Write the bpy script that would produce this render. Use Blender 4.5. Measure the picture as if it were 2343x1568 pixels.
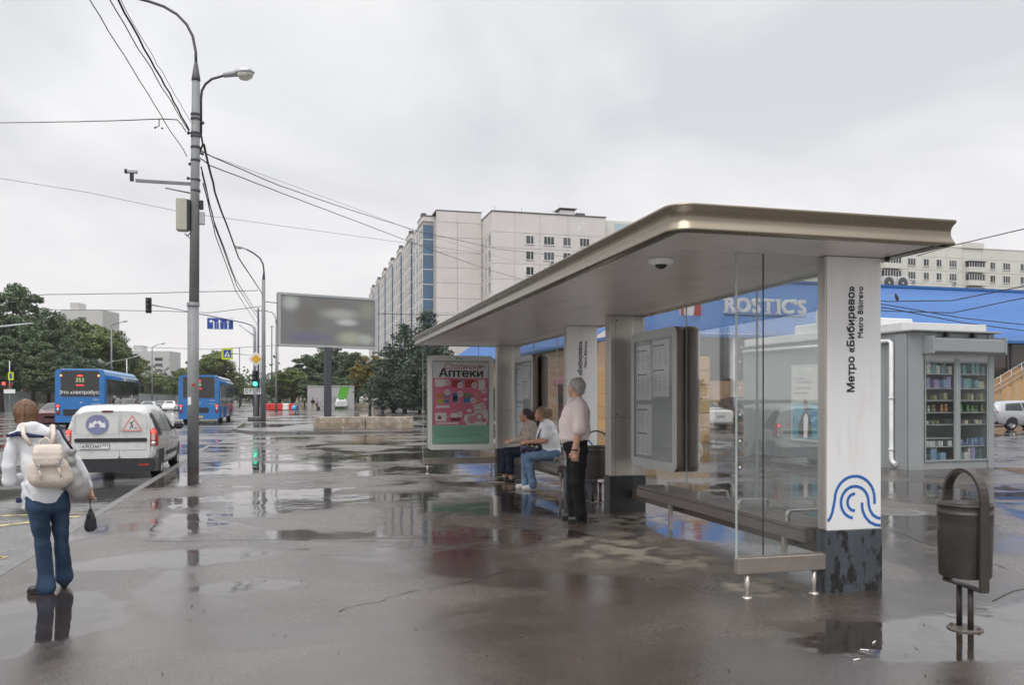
import bpy, math, random
import numpy as np
from mathutils import Vector, Matrix
for o in list(bpy.data.objects): bpy.data.objects.remove(o)
SC = bpy.context.scene
COL = SC.collection
R = math.radians
rnd = random.Random(7)

# ---------------------------------------------------------------- camera
CAM_H = 1.55
PSI = math.atan(499 / 1900)                  # camera looks this far to the right of the street axis (+Y)
cd = bpy.data.cameras.new('camera'); cam = bpy.data.objects.new('camera', cd); COL.objects.link(cam)
cam.location = (0, 0, CAM_H); cam.rotation_euler = (R(90), 0, -PSI)
cd.sensor_width = 36; cd.lens = 36 * 1900 / 2343; cd.shift_y = (914 - 784) / 2343
cd.clip_start = 0.1; cd.clip_end = 3000
SC.camera = cam
# ---------------------------------------------------------------- world: overcast sky
SUN_EL, SUN_AZ = R(58), R(215)
w = bpy.data.worlds.new('World'); SC.world = w; w.use_nodes = True
nt = w.node_tree; nt.nodes.clear()
def wn(t, **k):
    n = nt.nodes.new(t)
    for a, b in k.items(): setattr(n, a, b)
    return n
def wl(a, b): nt.links.new(a, b)
sky = wn('ShaderNodeTexSky', sky_type='NISHITA', sun_disc=False, sun_elevation=SUN_EL, sun_rotation=SUN_AZ)
skm = wn('ShaderNodeVectorMath', operation='SCALE'); skm.inputs['Scale'].default_value = 0.10
wl(sky.outputs[0], skm.inputs[0])
tc = wn('ShaderNodeTexCoord'); sp = wn('ShaderNodeSeparateXYZ'); wl(tc.outputs['Generated'], sp.inputs[0])
zz = wn('ShaderNodeMath', operation='MAXIMUM'); zz.inputs[1].default_value = 0.0; wl(sp.outputs[2], zz.inputs[0])
za = wn('ShaderNodeMath', operation='ADD'); za.inputs[1].default_value = 0.22; wl(zz.outputs[0], za.inputs[0])
dx = wn('ShaderNodeMath', operation='DIVIDE'); wl(sp.outputs[0], dx.inputs[0]); wl(za.outputs[0], dx.inputs[1])
dy = wn('ShaderNodeMath', operation='DIVIDE'); wl(sp.outputs[1], dy.inputs[0]); wl(za.outputs[0], dy.inputs[1])
cv = wn('ShaderNodeCombineXYZ'); wl(dx.outputs[0], cv.inputs[0]); wl(dy.outputs[0], cv.inputs[1])
n1 = wn('ShaderNodeTexNoise'); n1.inputs['Scale'].default_value = 1.1; n1.inputs['Detail'].default_value = 5; n1.inputs['Roughness'].default_value = 0.52; n1.inputs['Distortion'].default_value = 0.4
wl(cv.outputs[0], n1.inputs['Vector'])
cr = wn('ShaderNodeValToRGB'); cr.color_ramp.elements[0].position = 0.38; cr.color_ramp.elements[0].color = (0.575, 0.585, 0.612, 1)
cr.color_ramp.elements[1].position = 0.62; cr.color_ramp.elements[1].color = (0.80, 0.798, 0.802, 1)
wl(n1.outputs[0], cr.inputs[0])
# low sky a little warmer, overcast zenith brighter
hz = wn('ShaderNodeMapRange'); hz.inputs['From Min'].default_value = 0.0; hz.inputs['From Max'].default_value = 0.32; wl(zz.outputs[0], hz.inputs['Value'])
hm = wn('ShaderNodeMix', data_type='RGBA'); hm.inputs['A'].default_value = (0.735, 0.705, 0.708, 1); wl(hz.outputs[0], hm.inputs['Factor']); wl(cr.outputs[0], hm.inputs['B'])
zb = wn('ShaderNodeMapRange', interpolation_type='SMOOTHSTEP'); zb.inputs['From Min'].default_value = 0.40; zb.inputs['From Max'].default_value = 1.0; zb.inputs['To Min'].default_value = 1.0; zb.inputs['To Max'].default_value = 2.6; wl(zz.outputs[0], zb.inputs['Value'])
zs = wn('ShaderNodeVectorMath', operation='SCALE'); wl(hm.outputs['Result'], zs.inputs[0]); wl(zb.outputs[0], zs.inputs['Scale'])
mx = wn('ShaderNodeMix', data_type='RGBA'); mx.inputs['Factor'].default_value = 0.95; wl(skm.outputs[0], mx.inputs['A']); wl(zs.outputs[0], mx.inputs['B'])
bg = wn('ShaderNodeBackground'); bg.inputs['Strength'].default_value = 1.0; wl(mx.outputs['Result'], bg.inputs['Color'])
wo = wn('ShaderNodeOutputWorld'); wl(bg.outputs[0], wo.inputs['Surface'])
sd = bpy.data.lights.new('sun', 'SUN'); sd.energy = 1.5; sd.angle = R(45); sd.color = (1, 0.975, 0.95)
so = bpy.data.objects.new('sun', sd); COL.objects.link(so); so.rotation_euler = (R(90) - SUN_EL, 0, R(180) - SUN_AZ)
SC.view_settings.view_transform = 'Standard'; SC.view_settings.look = 'None'; SC.view_settings.exposure = 0.32; SC.view_settings.gamma = 1
SC.cycles.use_denoising = True
SC.cycles.max_bounces = 8; SC.cycles.glossy_bounces = 4; SC.cycles.transparent_max_bounces = 24; SC.cycles.transmission_bounces = 6

# ---------------------------------------------------------------- survey helpers
_c, _s = math.cos(PSI), math.sin(PSI)
def at(x, y, d):
    """point seen at survey mark (x, y) from the standpoint, d metres deep"""
    xc = (x - 1171.5) / 1900 * d
    return Vector((xc * _c + d * _s, -xc * _s + d * _c, CAM_H - (y - 914) / 1900 * d))
def onz(x, y, z=0.0):
    return at(x, y, 1900 * (CAM_H - z) / (y - 914))
def onX(x, y, X):
    k = (x - 1171.5) / 1900; return at(x, y, X / (k * _c + _s))
def onY(x, y, Y):
    k = (x - 1171.5) / 1900; return at(x, y, Y / (-k * _s + _c))

# ---------------------------------------------------------------- materials
MATS = {}
def mat(name, col, rough=0.6, metal=0.0, var=0.12, scale=6.0, bump=0.0, bscale=60.0, emit=None, estr=0.0, spec=0.5, rvar=0.08, trans=0.0, dirt=None, dscale=1.5, dpos=(0.52, 0.68), objvar=0.0, coat=0.0, aniso=None):
    if name in MATS: return MATS[name]
    m = bpy.data.materials.new(name); m.use_nodes = True; MATS[name] = m
    nt = m.node_tree; b = nt.nodes['Principled BSDF']; L = nt.links.new
    def N(t, **k):
        n = nt.nodes.new(t)
        for a, v in k.items(): setattr(n, a, v)
        return n
    tc = N('ShaderNodeTexCoord'); vec = tc.outputs['Object']
    if aniso:
        mp = N('ShaderNodeMapping'); mp.inputs['Scale'].default_value = aniso; L(vec, mp.inputs[0]); vec = mp.outputs[0]
    nz = N('ShaderNodeTexNoise'); nz.inputs['Scale'].default_value = scale; nz.inputs['Detail'].default_value = 5; L(vec, nz.inputs['Vector'])
    mr = N('ShaderNodeMapRange'); mr.inputs['From Min'].default_value = 0.25; mr.inputs['From Max'].default_value = 0.75
    mr.inputs['To Min'].default_value = 1 - var; mr.inputs['To Max'].default_value = 1 + var; L(nz.outputs[0], mr.inputs['Value'])
    val = mr.outputs[0]
    if objvar:
        oi = N('ShaderNodeObjectInfo'); orr = N('ShaderNodeMapRange'); orr.inputs['To Min'].default_value = 1 - objvar; orr.inputs['To Max'].default_value = 1 + objvar
        L(oi.outputs['Random'], orr.inputs['Value']); mm = N('ShaderNodeMath', operation='MULTIPLY'); L(val, mm.inputs[0]); L(orr.outputs[0], mm.inputs[1]); val = mm.outputs[0]
    sc_ = N('ShaderNodeVectorMath', operation='SCALE'); sc_.inputs[0].default_value = col[:3]; L(val, sc_.inputs['Scale']); cout = sc_.outputs[0]
    if dirt:
        dn = N('ShaderNodeTexNoise'); dn.inputs['Scale'].default_value = dscale; dn.inputs['Detail'].default_value = 8; dn.inputs['Roughness'].default_value = 0.65; L(vec, dn.inputs['Vector'])
        dr = N('ShaderNodeMapRange'); dr.inputs['From Min'].default_value = dpos[0]; dr.inputs['From Max'].default_value = dpos[1]; L(dn.outputs[0], dr.inputs['Value'])
        dm = N('ShaderNodeMix', data_type='RGBA'); L(dr.outputs[0], dm.inputs['Factor']); L(cout, dm.inputs['A']); dm.inputs['B'].default_value = (*dirt[:3], 1); cout = dm.outputs['Result']
    L(cout, b.inputs['Base Color'])
    rr = N('ShaderNodeMapRange'); rr.inputs['To Min'].default_value = max(0, rough - rvar); rr.inputs['To Max'].default_value = min(1, rough + rvar); L(nz.outputs[0], rr.inputs['Value']); L(rr.outputs[0], b.inputs['Roughness'])
    b.inputs['Metallic'].default_value = metal; b.inputs['Specular IOR Level'].default_value = spec
    b.inputs['Coat Weight'].default_value = coat; b.inputs['Coat Roughness'].default_value = 0.08
    if trans: b.inputs['Transmission Weight'].default_value = trans
    if bump:
        bn = N('ShaderNodeTexNoise'); bn.inputs['Scale'].default_value = bscale; bn.inputs['Detail'].default_value = 4; L(vec, bn.inputs['Vector'])
        bp = N('ShaderNodeBump'); bp.inputs['Strength'].default_value = bump; bp.inputs['Distance'].default_value = 0.02; L(bn.outputs[0], bp.inputs['Height']); L(bp.outputs[0], b.inputs['Normal'])
    if emit: b.inputs['Emission Color'].default_value = (*emit, 1); b.inputs['Emission Strength'].default_value = estr
    return m
def glass(name, tint=(0.93, 0.96, 0.95), refl=1.0, film=0.04, filmcol=(0.6, 0.63, 0.62)):
    """thin sheet glass: Fresnel reflection, tinted see-through, a faint film of rain and dust"""
    m = bpy.data.materials.new(name); m.use_nodes = True; MATS[name] = m
    nt = m.node_tree; nt.nodes.clear(); L = nt.links.new
    fr = nt.nodes.new('ShaderNodeLayerWeight'); fr.inputs['Blend'].default_value = 0.22
    ml = nt.nodes.new('ShaderNodeMath'); ml.operation = 'MULTIPLY'; ml.inputs[1].default_value = refl; L(fr.outputs['Fresnel'], ml.inputs[0])
    tr = nt.nodes.new('ShaderNodeBsdfTransparent'); tr.inputs[0].default_value = (*tint, 1)
    gl = nt.nodes.new('ShaderNodeBsdfGlossy'); gl.inputs['Roughness'].default_value = 0.015
    df = nt.nodes.new('ShaderNodeBsdfDiffuse'); df.inputs[0].default_value = (*filmcol, 1)
    tc = nt.nodes.new('ShaderNodeTexCoord'); nz = nt.nodes.new('ShaderNodeTexNoise'); nz.inputs['Scale'].default_value = 3; nz.inputs['Detail'].default_value = 6; L(tc.outputs['Object'], nz.inputs['Vector'])
    mr = nt.nodes.new('ShaderNodeMapRange'); mr.inputs['To Min'].default_value = 0; mr.inputs['To Max'].default_value = film * 2; mr.inputs['From Min'].default_value = 0.3; mr.inputs['From Max'].default_value = 0.75; L(nz.outputs[0], mr.inputs['Value'])
    m1 = nt.nodes.new('ShaderNodeMixShader'); L(mr.outputs[0], m1.inputs[0]); L(tr.outputs[0], m1.inputs[1]); L(df.outputs[0], m1.inputs[2])
    m2 = nt.nodes.new('ShaderNodeMixShader'); L(ml.outputs[0], m2.inputs[0]); L(m1.outputs[0], m2.inputs[1]); L(gl.outputs[0], m2.inputs[2])
    out = nt.nodes.new('ShaderNodeOutputMaterial'); L(m2.outputs[0], out.inputs[0])
    return m

# ---------------------------------------------------------------- object helpers
def obj(name, me, m=None, parent=None):
    o = bpy.data.objects.new(name, me); COL.objects.link(o)
    if m is not None and len(me.materials) == 0:
        for q in (m if isinstance(m, (list, tuple)) else [m]): me.materials.append(q)
    if parent: o.parent = parent
    return o
def tag(o, label=None, cat=None, group=None, kind=None):
    if label: o['label'] = label
    if cat: o['category'] = cat
    if group: o['group'] = group
    if kind: o['kind'] = kind
    return o
def thing(name, label, cat, loc=(0, 0, 0), rz=0.0, group=None):
    o = bpy.data.objects.new(name, None); COL.objects.link(o); o.empty_display_size = 0.2
    o.location = loc; o.rotation_euler = (0, 0, rz); return tag(o, label, cat, group)
def dup(root, loc=None, rz=None, label=None, parent=None):
    r = root.copy(); COL.objects.link(r); r.parent = parent
    if loc is not None: r.location = loc
    if rz is not None: r.rotation_euler = (0, 0, rz)
    if label: r['label'] = label
    for ch in list(root.children): dup(ch, parent=r)
    return r
class MB:
    """collects faces, builds ONE mesh object"""
    def __init__(s): s.v = []; s.f = []; s.mi = []; s.sm = []; s.m = 0
    def add(s, vs, fs, smooth=False):
        o = len(s.v); s.v += [tuple(p) for p in vs]
        for f in fs: s.f.append(tuple(i + o for i in f)); s.mi.append(s.m); s.sm.append(smooth)
        return s
    def box(s, x0, x1, y0, y1, z0, z1, b=0.0, M=None):
        if x0 > x1: x0, x1 = x1, x0
        if y0 > y1: y0, y1 = y1, y0
        if z0 > z1: z0, z1 = z1, z0
        if b <= 0:
            vs = [(x, y, z) for z in (z0, z1) for y in (y0, y1) for x in (x0, x1)]
            fs = [(0, 2, 3, 1), (4, 5, 7, 6), (0, 1, 5, 4), (2, 6, 7, 3), (0, 4, 6, 2), (1, 3, 7, 5)]
        else:
            b = min(b, (x1 - x0) / 2.01, (y1 - y0) / 2.01, (z1 - z0) / 2.01)
            vs = []; idx = {}
            for i, (X, xi) in enumerate(((x0, x0 + b), (x1, x1 - b))):
                for j, (Y, yi) in enumerate(((y0, y0 + b), (y1, y1 - b))):
                    for k, (Z, zi) in enumerate(((z0, z0 + b), (z1, z1 - b))):
                        for a, p in enumerate(((X, yi, zi), (xi, Y, zi), (xi, yi, Z))): idx[i, j, k, a] = len(vs); vs.append(p)
            q = lambda *t: tuple(idx[e] for e in t)
            fs = []
            for i in (0, 1):
                fs.append(q((i,0,0,0),(i,1,0,0),(i,1,1,0),(i,0,1,0))); fs.append(q((0,i,0,1),(0,i,1,1),(1,i,1,1),(1,i,0,1))); fs.append(q((0,0,i,2),(1,0,i,2),(1,1,i,2),(0,1,i,2)))
                for j in (0, 1):
                    fs.append(q((i,j,0,0),(i,j,1,0),(i,j,1,1),(i,j,0,1))); fs.append(q((i,0,j,0),(i,1,j,0),(i,1,j,2),(i,0,j,2))); fs.append(q((0,i,j,1),(1,i,j,1),(1,i,j,2),(0,i,j,2)))
                    for k in (0, 1): fs.append(q((i,j,k,0),(i,j,k,1),(i,j,k,2)))
        if M is not None: vs = [M @ Vector(p) for p in vs]
        return s.add(vs, fs)
    def tube(s, pts, r, n=8, cap=True, smooth=True):
        pts = [Vector(p) for p in pts]; k = len(pts); rr = r if isinstance(r, (list, tuple)) else [r] * k
        vs = []; prev = None
        for i, p in enumerate(pts):
            t = (pts[min(i + 1, k - 1)] - pts[max(i - 1, 0)]).normalized()
            if prev is None:
                u = t.cross(Vector((0, 0, 1)))
                if u.length < 1e-3: u = Vector((1, 0, 0))
            else: u = prev - t * prev.dot(t)
            u.normalize(); prev = u; wv = t.cross(u)
            for j in range(n):
                a = 2 * math.pi * j / n; vs.append(p + (u * math.cos(a) + wv * math.sin(a)) * rr[i])
        fs = [(i * n + j, i * n + (j + 1) % n, (i + 1) * n + (j + 1) % n, (i + 1) * n + j) for i in range(k - 1) for j in range(n)]
        s.add(vs, fs, smooth)
        if cap: o = len(s.v) - len(vs); s.f += [tuple(o + j for j in range(n - 1, -1, -1)), tuple(o + (k - 1) * n + j for j in range(n))]; s.mi += [s.m] * 2; s.sm += [False] * 2
        return s
    def lathe(s, prof, n=20, c=(0, 0, 0), axis='z', smooth=True, a0=0, a1=2 * math.pi):
        full = abs(a1 - a0 - 2 * math.pi) < 1e-6; nn = n if full else n + 1; vs = []
        for (r, h) in prof:
            for j in range(nn):
                a = a0 + (a1 - a0) * j / n; x, y = r * math.cos(a), r * math.sin(a)
                p = {'z': (x, y, h), 'x': (h, x, y), 'y': (y, h, x)}[axis]; vs.append((p[0] + c[0], p[1] + c[1], p[2] + c[2]))
        fs = [(i * nn + j, i * nn + (j + 1) % nn, (i + 1) * nn + (j + 1) % nn, (i + 1) * nn + j) for i in range(len(prof) - 1) for j in range(n if full else nn - 1)]
        return s.add(vs, fs, smooth)
    def prism(s, poly, fn, t0, t1, smooth=False):
        """poly of (a,b); fn(a,b,t)->point"""
        n = len(poly); vs = [fn(a, b, t0) for a, b in poly] + [fn(a, b, t1) for a, b in poly]
        fs = [tuple(range(n - 1, -1, -1)), tuple(range(n, 2 * n))]; s.add(vs, fs)
        o = len(s.v) - 2 * n
        for i in range(n): s.f.append((o + i, o + (i + 1) % n, o + n + (i + 1) % n, o + n + i)); s.mi.append(s.m); s.sm.append(smooth)
        return s
    def quad(s, a, b, c, d): return s.add([a, b, c, d], [(0, 1, 2, 3)])
    def grid(s, P, smooth=True, close_v=False):
        nu, nv = len(P), len(P[0]); vs = [p for row in P for p in row]
        fs = [(i * nv + j, i * nv + (j + 1) % nv, (i + 1) * nv + (j + 1) % nv, (i + 1) * nv + j) for i in range(nu - 1) for j in range(nv if close_v else nv - 1)]
        return s.add(vs, fs, smooth)
    def mesh(s, name='m'):
        me = bpy.data.meshes.new(name); me.from_pydata(s.v, [], s.f)
        me.polygons.foreach_set('material_index', s.mi); me.polygons.foreach_set('use_smooth', s.sm); me.update(); return me
    def build(s, name, m, parent=None): return obj(name, s.mesh(name), m, parent)
def rrect(w, h, r, n=5, cx=0, cy=0):
    out = []
    for sx, sy, a0 in ((1, 1, 0), (-1, 1, 90), (-1, -1, 180), (1, -1, 270)):
        for i in range(n + 1):
            a = R(a0 + 90 * i / n); out.append((cx + sx * (w / 2 - r) + r * math.cos(a), cy + sy * (h / 2 - r) + r * math.sin(a)))
    return out
_tx = {}
def text_mesh(body, size=1.0, bold=0.0, ext=0.002, align='CENTER', shear=0.0, spacing=1.0, xs=1.0):
    key = (body, size, bold, ext, align, shear, spacing, xs)
    if key in _tx: return _tx[key]
    if 'э' in body.lower():          # this letter is composed: mirrored C plus a bar
        import re as _re
        V, Fs, x = [], [], 0.0
        for piece in _re.findall('[Ээ]|[^Ээ]+', body):
            up = piece in 'Ээ'; src = text_mesh({'Э': 'C', 'э': 'c'}.get(piece, piece.strip()), size, bold, ext, 'LEFT', shear, spacing); v = np.array([tuple(q.co) for q in src.vertices]); f = [tuple(p.vertices) for p in src.polygons]
            lo, hi = v[:, 0].min(), v[:, 0].max()
            if up: v[:, 0] = hi + lo - v[:, 0]; f = [q[::-1] for q in f]
            v[:, 0] += x - lo; Fs += [tuple(i + len(V) for i in q) for q in f]; V += [tuple(q) for q in v]
            if up:
                yc = (v[:, 1].min() + v[:, 1].max()) / 2; h = size * (.045 + bold * .6); z1 = v[:, 2].max(); o = len(V)
                V += [(x + (hi - lo) * .30, yc - h, z1 - .0002), (x + (hi - lo) * .93, yc - h, z1 - .0002), (x + (hi - lo) * .93, yc + h, z1 - .0002), (x + (hi - lo) * .30, yc + h, z1 - .0002)]; Fs.append((o, o + 1, o + 2, o + 3))
            x += (hi - lo) + size * (.07 if not piece.endswith(' ') else .32)
        V = [(q[0] - x / 2, q[1], q[2]) for q in V]; me = bpy.data.meshes.new('t'); me.from_pydata(V, [], Fs); _tx[key] = me; return me
    cu = bpy.data.curves.new('t', 'FONT'); cu.body = body; cu.size = size; cu.extrude = ext; cu.align_x = align; cu.align_y = 'CENTER'; cu.shear = shear; cu.space_character = spacing; cu.resolution_u = 3
    t = bpy.data.objects.new('t', cu); COL.objects.link(t); dg = bpy.context.evaluated_depsgraph_get(); dg.update()
    me = bpy.data.meshes.new_from_object(t.evaluated_get(dg)); bpy.data.objects.remove(t); bpy.data.curves.remove(cu); me.materials.clear()
    if bold:
        v0 = np.empty(len(me.vertices) * 3); me.vertices.foreach_get('co', v0); v0 = v0.reshape(-1, 3); F0 = [tuple(p.vertices) for p in me.polygons]; V = []; Fs = []
        bd = bold * size; bstep = .00012 if ext < .0006 else (.0004 if size < .2 else (.0035 if size < 1 else .012))
        for i, (ox, oy) in enumerate(((1, .6), (-1, .6), (1, -.6), (-1, -.6), (0, 0))):
            Fs += [tuple(q + len(V) for q in f) for f in F0]; V += [tuple(r) for r in (v0 + np.array((ox * bd, oy * bd, (i + 1) * bstep)))]
        bpy.data.meshes.remove(me); me = bpy.data.meshes.new('t'); me.from_pydata(V, [], Fs)
    if xs != 1.0: me.transform(Matrix.Diagonal((xs, 1, 1, 1)))
    _tx[key] = me; return me
def text(name, body, size, m, parent, loc, face='-Y', bold=0.0, ext=0.002, align='CENTER', rot=0.0, shear=0.0, spacing=1.0, xs=1.0):
    """lettering lying on a face that looks towards -Y, -X, +X or +Z; rot turns it in that face"""
    o = obj(name, text_mesh(body, size, bold, ext, align, shear, spacing, xs).copy(), m, parent)
    B = {'-Y': Matrix(((1,0,0),(0,0,-1),(0,1,0))), '+Y': Matrix(((-1,0,0),(0,0,1),(0,1,0))), '-X': Matrix(((0,0,-1),(-1,0,0),(0,1,0))), '+X': Matrix(((0,0,1),(1,0,0),(0,1,0))), '+Z': Matrix.Identity(3)}[face].to_4x4()
    o.matrix_local = Matrix.Translation(loc) @ B @ Matrix.Rotation(rot, 4, 'Z'); return o
# ================================================================ wet asphalt
def wet_asphalt(name, dry=(0.085, 0.079, 0.074), wet=(0.03, 0.028, 0.027), spots=(), mud=(), ior=1.6, rough=(0.05, 0.30), nscale=0.42, thr=(0.42, 0.60), swell=0.10, near=False):
    """world-space wetness: puddles where the low-frequency noise dips and in the given hollows"""
    m = bpy.data.materials.new(name); m.use_nodes = True; MATS[name] = m
    nt = m.node_tree; b = nt.nodes['Principled BSDF']; L = nt.links.new
    def N(t, **k):
        n = nt.nodes.new(t)
        for a, v in k.items(): setattr(n, a, v)
        return n
    def mth(op, a, bb=None, clamp=False):
        n = N('ShaderNodeMath', operation=op, use_clamp=clamp)
        for i, q in enumerate((a, bb)):
            if q is None: continue
            if isinstance(q, (int, float)): n.inputs[i].default_value = q
            else: L(q, n.inputs[i])
        return n.outputs[0]
    def noise(sc, det=4, dist=0.0, rg=0.5, off=None):
        n = N('ShaderNodeTexNoise'); n.inputs['Scale'].default_value = sc; n.inputs['Detail'].default_value = det; n.inputs['Distortion'].default_value = dist; n.inputs['Roughness'].default_value = rg
        L(pos if off is None else off, n.inputs['Vector']); return n.outputs[0]
    def rng(v, a, bb, c=0.0, d=1.0, sm=True):
        n = N('ShaderNodeMapRange', interpolation_type='SMOOTHSTEP' if sm else 'LINEAR'); n.inputs['From Min'].default_value = a; n.inputs['From Max'].default_value = bb; n.inputs['To Min'].default_value = c; n.inputs['To Max'].default_value = d; L(v, n.inputs['Value']); return n.outputs[0]
    g = N('ShaderNodeNewGeometry'); pos = g.outputs['Position']
    big = noise(nscale, 5, 0.6, 0.55); mid = noise(2.3, 5, 0.3); fine = noise(90, 3); grit = noise(26, 6, 0, 0.7); speck = noise(170, 2, 0, 0.6)
    def hollow(cx, cy, rx, ry, soft=0.5):
        mp = N('ShaderNodeMapping', vector_type='POINT'); mp.inputs['Location'].default_value = (-cx / rx, -cy / ry, 0); mp.inputs['Scale'].default_value = (1 / rx, 1 / ry, 0); L(pos, mp.inputs[0])
        ln = N('ShaderNodeVectorMath', operation='LENGTH'); L(mp.outputs[0], ln.inputs[0])
        wob = mth('ADD', ln.outputs['Value'], mth('MULTIPLY', mth('SUBTRACT', mid, 0.5), 1.5))
        return rng(wob, 1.0 - soft, 1.0 + soft, 1.0, 0.0)
    wetness = rng(big, thr[0], thr[1], 1.0, 0.0); pud = None
    if near:      # wetness scaled down near the standpoint to limit mirror reflections there
        sy = N('ShaderNodeSeparateXYZ'); L(pos, sy.inputs[0]); wetness = mth('MULTIPLY', wetness, rng(sy.outputs[1], 4.5, 10.5, 0.45, 1.0))
    for sp_ in spots:
        h_ = hollow(*sp_); pud = h_ if pud is None else mth('MAXIMUM', pud, h_)
    if pud is not None: wetness = mth('MAXIMUM', wetness, pud)
    wetness = mth('MULTIPLY', wetness, rng(mid, 0.25, 0.5, 0.55, 1.0), True)
    tone = rng(noise(0.9, 6, 0.2, 0.6), 0.3, 0.7, 0.75, 1.3)
    base = N('ShaderNodeMix', data_type='RGBA'); L(wetness, base.inputs['Factor']); base.inputs['A'].default_value = (*dry, 1); base.inputs['B'].default_value = (*wet, 1)
    sc_ = N('ShaderNodeVectorMath', operation='SCALE'); L(base.outputs['Result'], sc_.inputs[0]); L(mth('MULTIPLY', tone, mth('MULTIPLY', rng(grit, 0.3, 0.7, 0.72, 1.32), rng(speck, 0.35, 0.68, 0.5, 1.9))), sc_.inputs['Scale'])
    col = sc_.outputs[0]; mudf = None
    for md in mud:
        h = hollow(*md); mudf = h if mudf is None else mth('MAXIMUM', mudf, h)
    rgh = rng(wetness, 0, 1, rough[1], rough[0], False)
    if pud is not None: rgh = mth('MULTIPLY', rgh, rng(pud, 0.2, 1.0, 1.0, 0.30))
    rgh = mth('ADD', rgh, mth('MULTIPLY', mth('SUBTRACT', grit, 0.5), 0.12), True)
    if mudf is not None:
        mudf = mth('MULTIPLY', mudf, rng(noise(3.5, 7, 0.5, 0.65), 0.42, 0.58))
        mm = N('ShaderNodeMix', data_type='RGBA'); L(mudf, mm.inputs['Factor']); L(col, mm.inputs['A']); mm.inputs['B'].default_value = (0.20, 0.165, 0.12, 1); col = mm.outputs['Result']
        rgh = mth('ADD', rgh, mth('MULTIPLY', mudf, 0.35), True)
    L(col, b.inputs['Base Color']); L(rgh, b.inputs['Roughness']); b.inputs['IOR'].default_value = ior
    hgt = mth('MULTIPLY', fine, rng(wetness, 0.2, 0.95, 1.0, 0.03))
    bp = N('ShaderNodeBump'); bp.inputs['Strength'].default_value = 0.55; bp.inputs['Distance'].default_value = 0.004; L(hgt, bp.inputs['Height'])
    b2 = N('ShaderNodeBump'); b2.inputs['Strength'].default_value = swell; b2.inputs['Distance'].default_value = 0.05; L(noise(1.3, 3, 0.5), b2.inputs['Height']); L(bp.outputs[0], b2.inputs['Normal'])
    L(b2.outputs[0], b.inputs['Normal'])
    return m
m_pave = wet_asphalt('wet_pavement', dry=(0.052, 0.040, 0.032), wet=(0.022, 0.016, 0.013), ior=2.4, rough=(0.05, 0.285), thr=(0.44, 0.56), near=True, spots=[(3.95, 4.55, 0.95, 0.55, 0.3), (5.6, 4.7, 1.6, 0.5, 0.3), (3.2, 12.1, 1.1, 1.4, 0.35), (-1.75, 13.2, 0.45, 0.9, 0.55), (-2.0, 16.6, 0.35, 1.0, 0.6), (1.0, 13.2, 2.2, 0.8, 0.6), (-0.4, 19.5, 2.6, 1.4, 0.6), (3.0, 22.5, 5.0, 1.4, 0.6), (-1.75, 6.4, 0.55, 0.9, 0.35), (-1.35, 11.0, 0.5, 1.3, 0.45), (-0.95, 8.7, 0.8, 0.45, 0.45), (-0.4, 7.2, 0.5, 0.25, 0.45), (8.5, 12.5, 2.5, 1.0, 0.4)],
                     mud=[(3.55, 7.9, 0.75, 1.0, 0.5), (4.1, 9.9, 0.5, 0.6, 0.5), (3.75, 6.1, 0.35, 0.3, 0.5), (4.0, 14.6, 0.5, 2.2, 0.5)])
m_road = wet_asphalt('wet_road', dry=(0.115, 0.11, 0.105), wet=(0.045, 0.044, 0.043), ior=1.75, nscale=0.25, thr=(0.40, 0.62), rough=(0.07, 0.34), spots=[(-3.4, 15.5, 0.8, 3.0, 0.4)])
m_far = wet_asphalt('wet_square', dry=(0.10, 0.09, 0.085), ior=1.85, nscale=0.16, thr=(0.44, 0.56), rough=(0.05, 0.28), swell=0.06)
m_concrete = mat('weathered_concrete', (0.22, 0.185, 0.145), 0.8, var=0.35, scale=2.2, bump=0.8, bscale=16, dirt=(0.36, 0.31, 0.24), dscale=3.5, dpos=(0.54, 0.64), spec=0.3)
m_kerb = mat('kerb_concrete', (0.13, 0.125, 0.12), 0.35, var=0.25, scale=5, bump=0.3, bscale=40)

def slab(name, poly, z, m, thick=0.4):
    b = MB(); n = len(poly)
    b.add([(x, y, z) for x, y in poly], [tuple(range(n))])
    b.add([(x, y, z) for x, y in poly] + [(x, y, z - thick) for x, y in poly], [(i, i + n, (i + 1) % n + n, (i + 1) % n) for i in range(n)])
    return tag(b.build(name, m), kind='structure')
gb = MB(); gb.quad((-1500, -300, -0.15), (1500, -300, -0.15), (1500, 2500, -0.15), (-1500, 2500, -0.15))
tag(gb.build('ground', mat('park_ground', (0.055, 0.065, 0.035), 0.9, var=0.3, scale=0.3)), kind='structure')
ROADZ = -0.12
rb = MB(); rb.quad((-38, -40, ROADZ), (-2.6, -40, ROADZ), (-2.6, 700, ROADZ), (-38, 700, ROADZ))
rb.quad((-2.6, 28, ROADZ), (80, 28, ROADZ), (80, 41.2, ROADZ), (-2.6, 41.2, ROADZ))
rb.quad((-2.6, 41.2, ROADZ), (0.0, 41.2, ROADZ), (0.0, 700, ROADZ), (-2.6, 700, ROADZ))
tag(rb.build('road', m_road), kind='structure')
# pavement of the stop, running on into the market forecourt
edge = [(-2.60, -20), (-2.62, 10), (-2.72, 20), (-2.84, 30)]
pv = [(-2.45, -20), (-2.47, 10), (-2.57, 20), (-2.69, 30), (-2.55, 33.0), (-1.5, 35.5), (1, 36.6), (12, 37), (90, 37), (90, -20)]
slab('pavement', pv[::-1], 0.0, m_pave)
isl = [(-3.02, 46.6), (-2.75, 44.9), (-2.1, 43.2), (-1.2, 42.0), (0.2, 41.2), (3, 40.6), (9, 40.3), (90, 40), (90, 160), (-3.4, 160), (-3.2, 60)]
slab('square_pavement', isl, -0.004, m_far)
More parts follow.
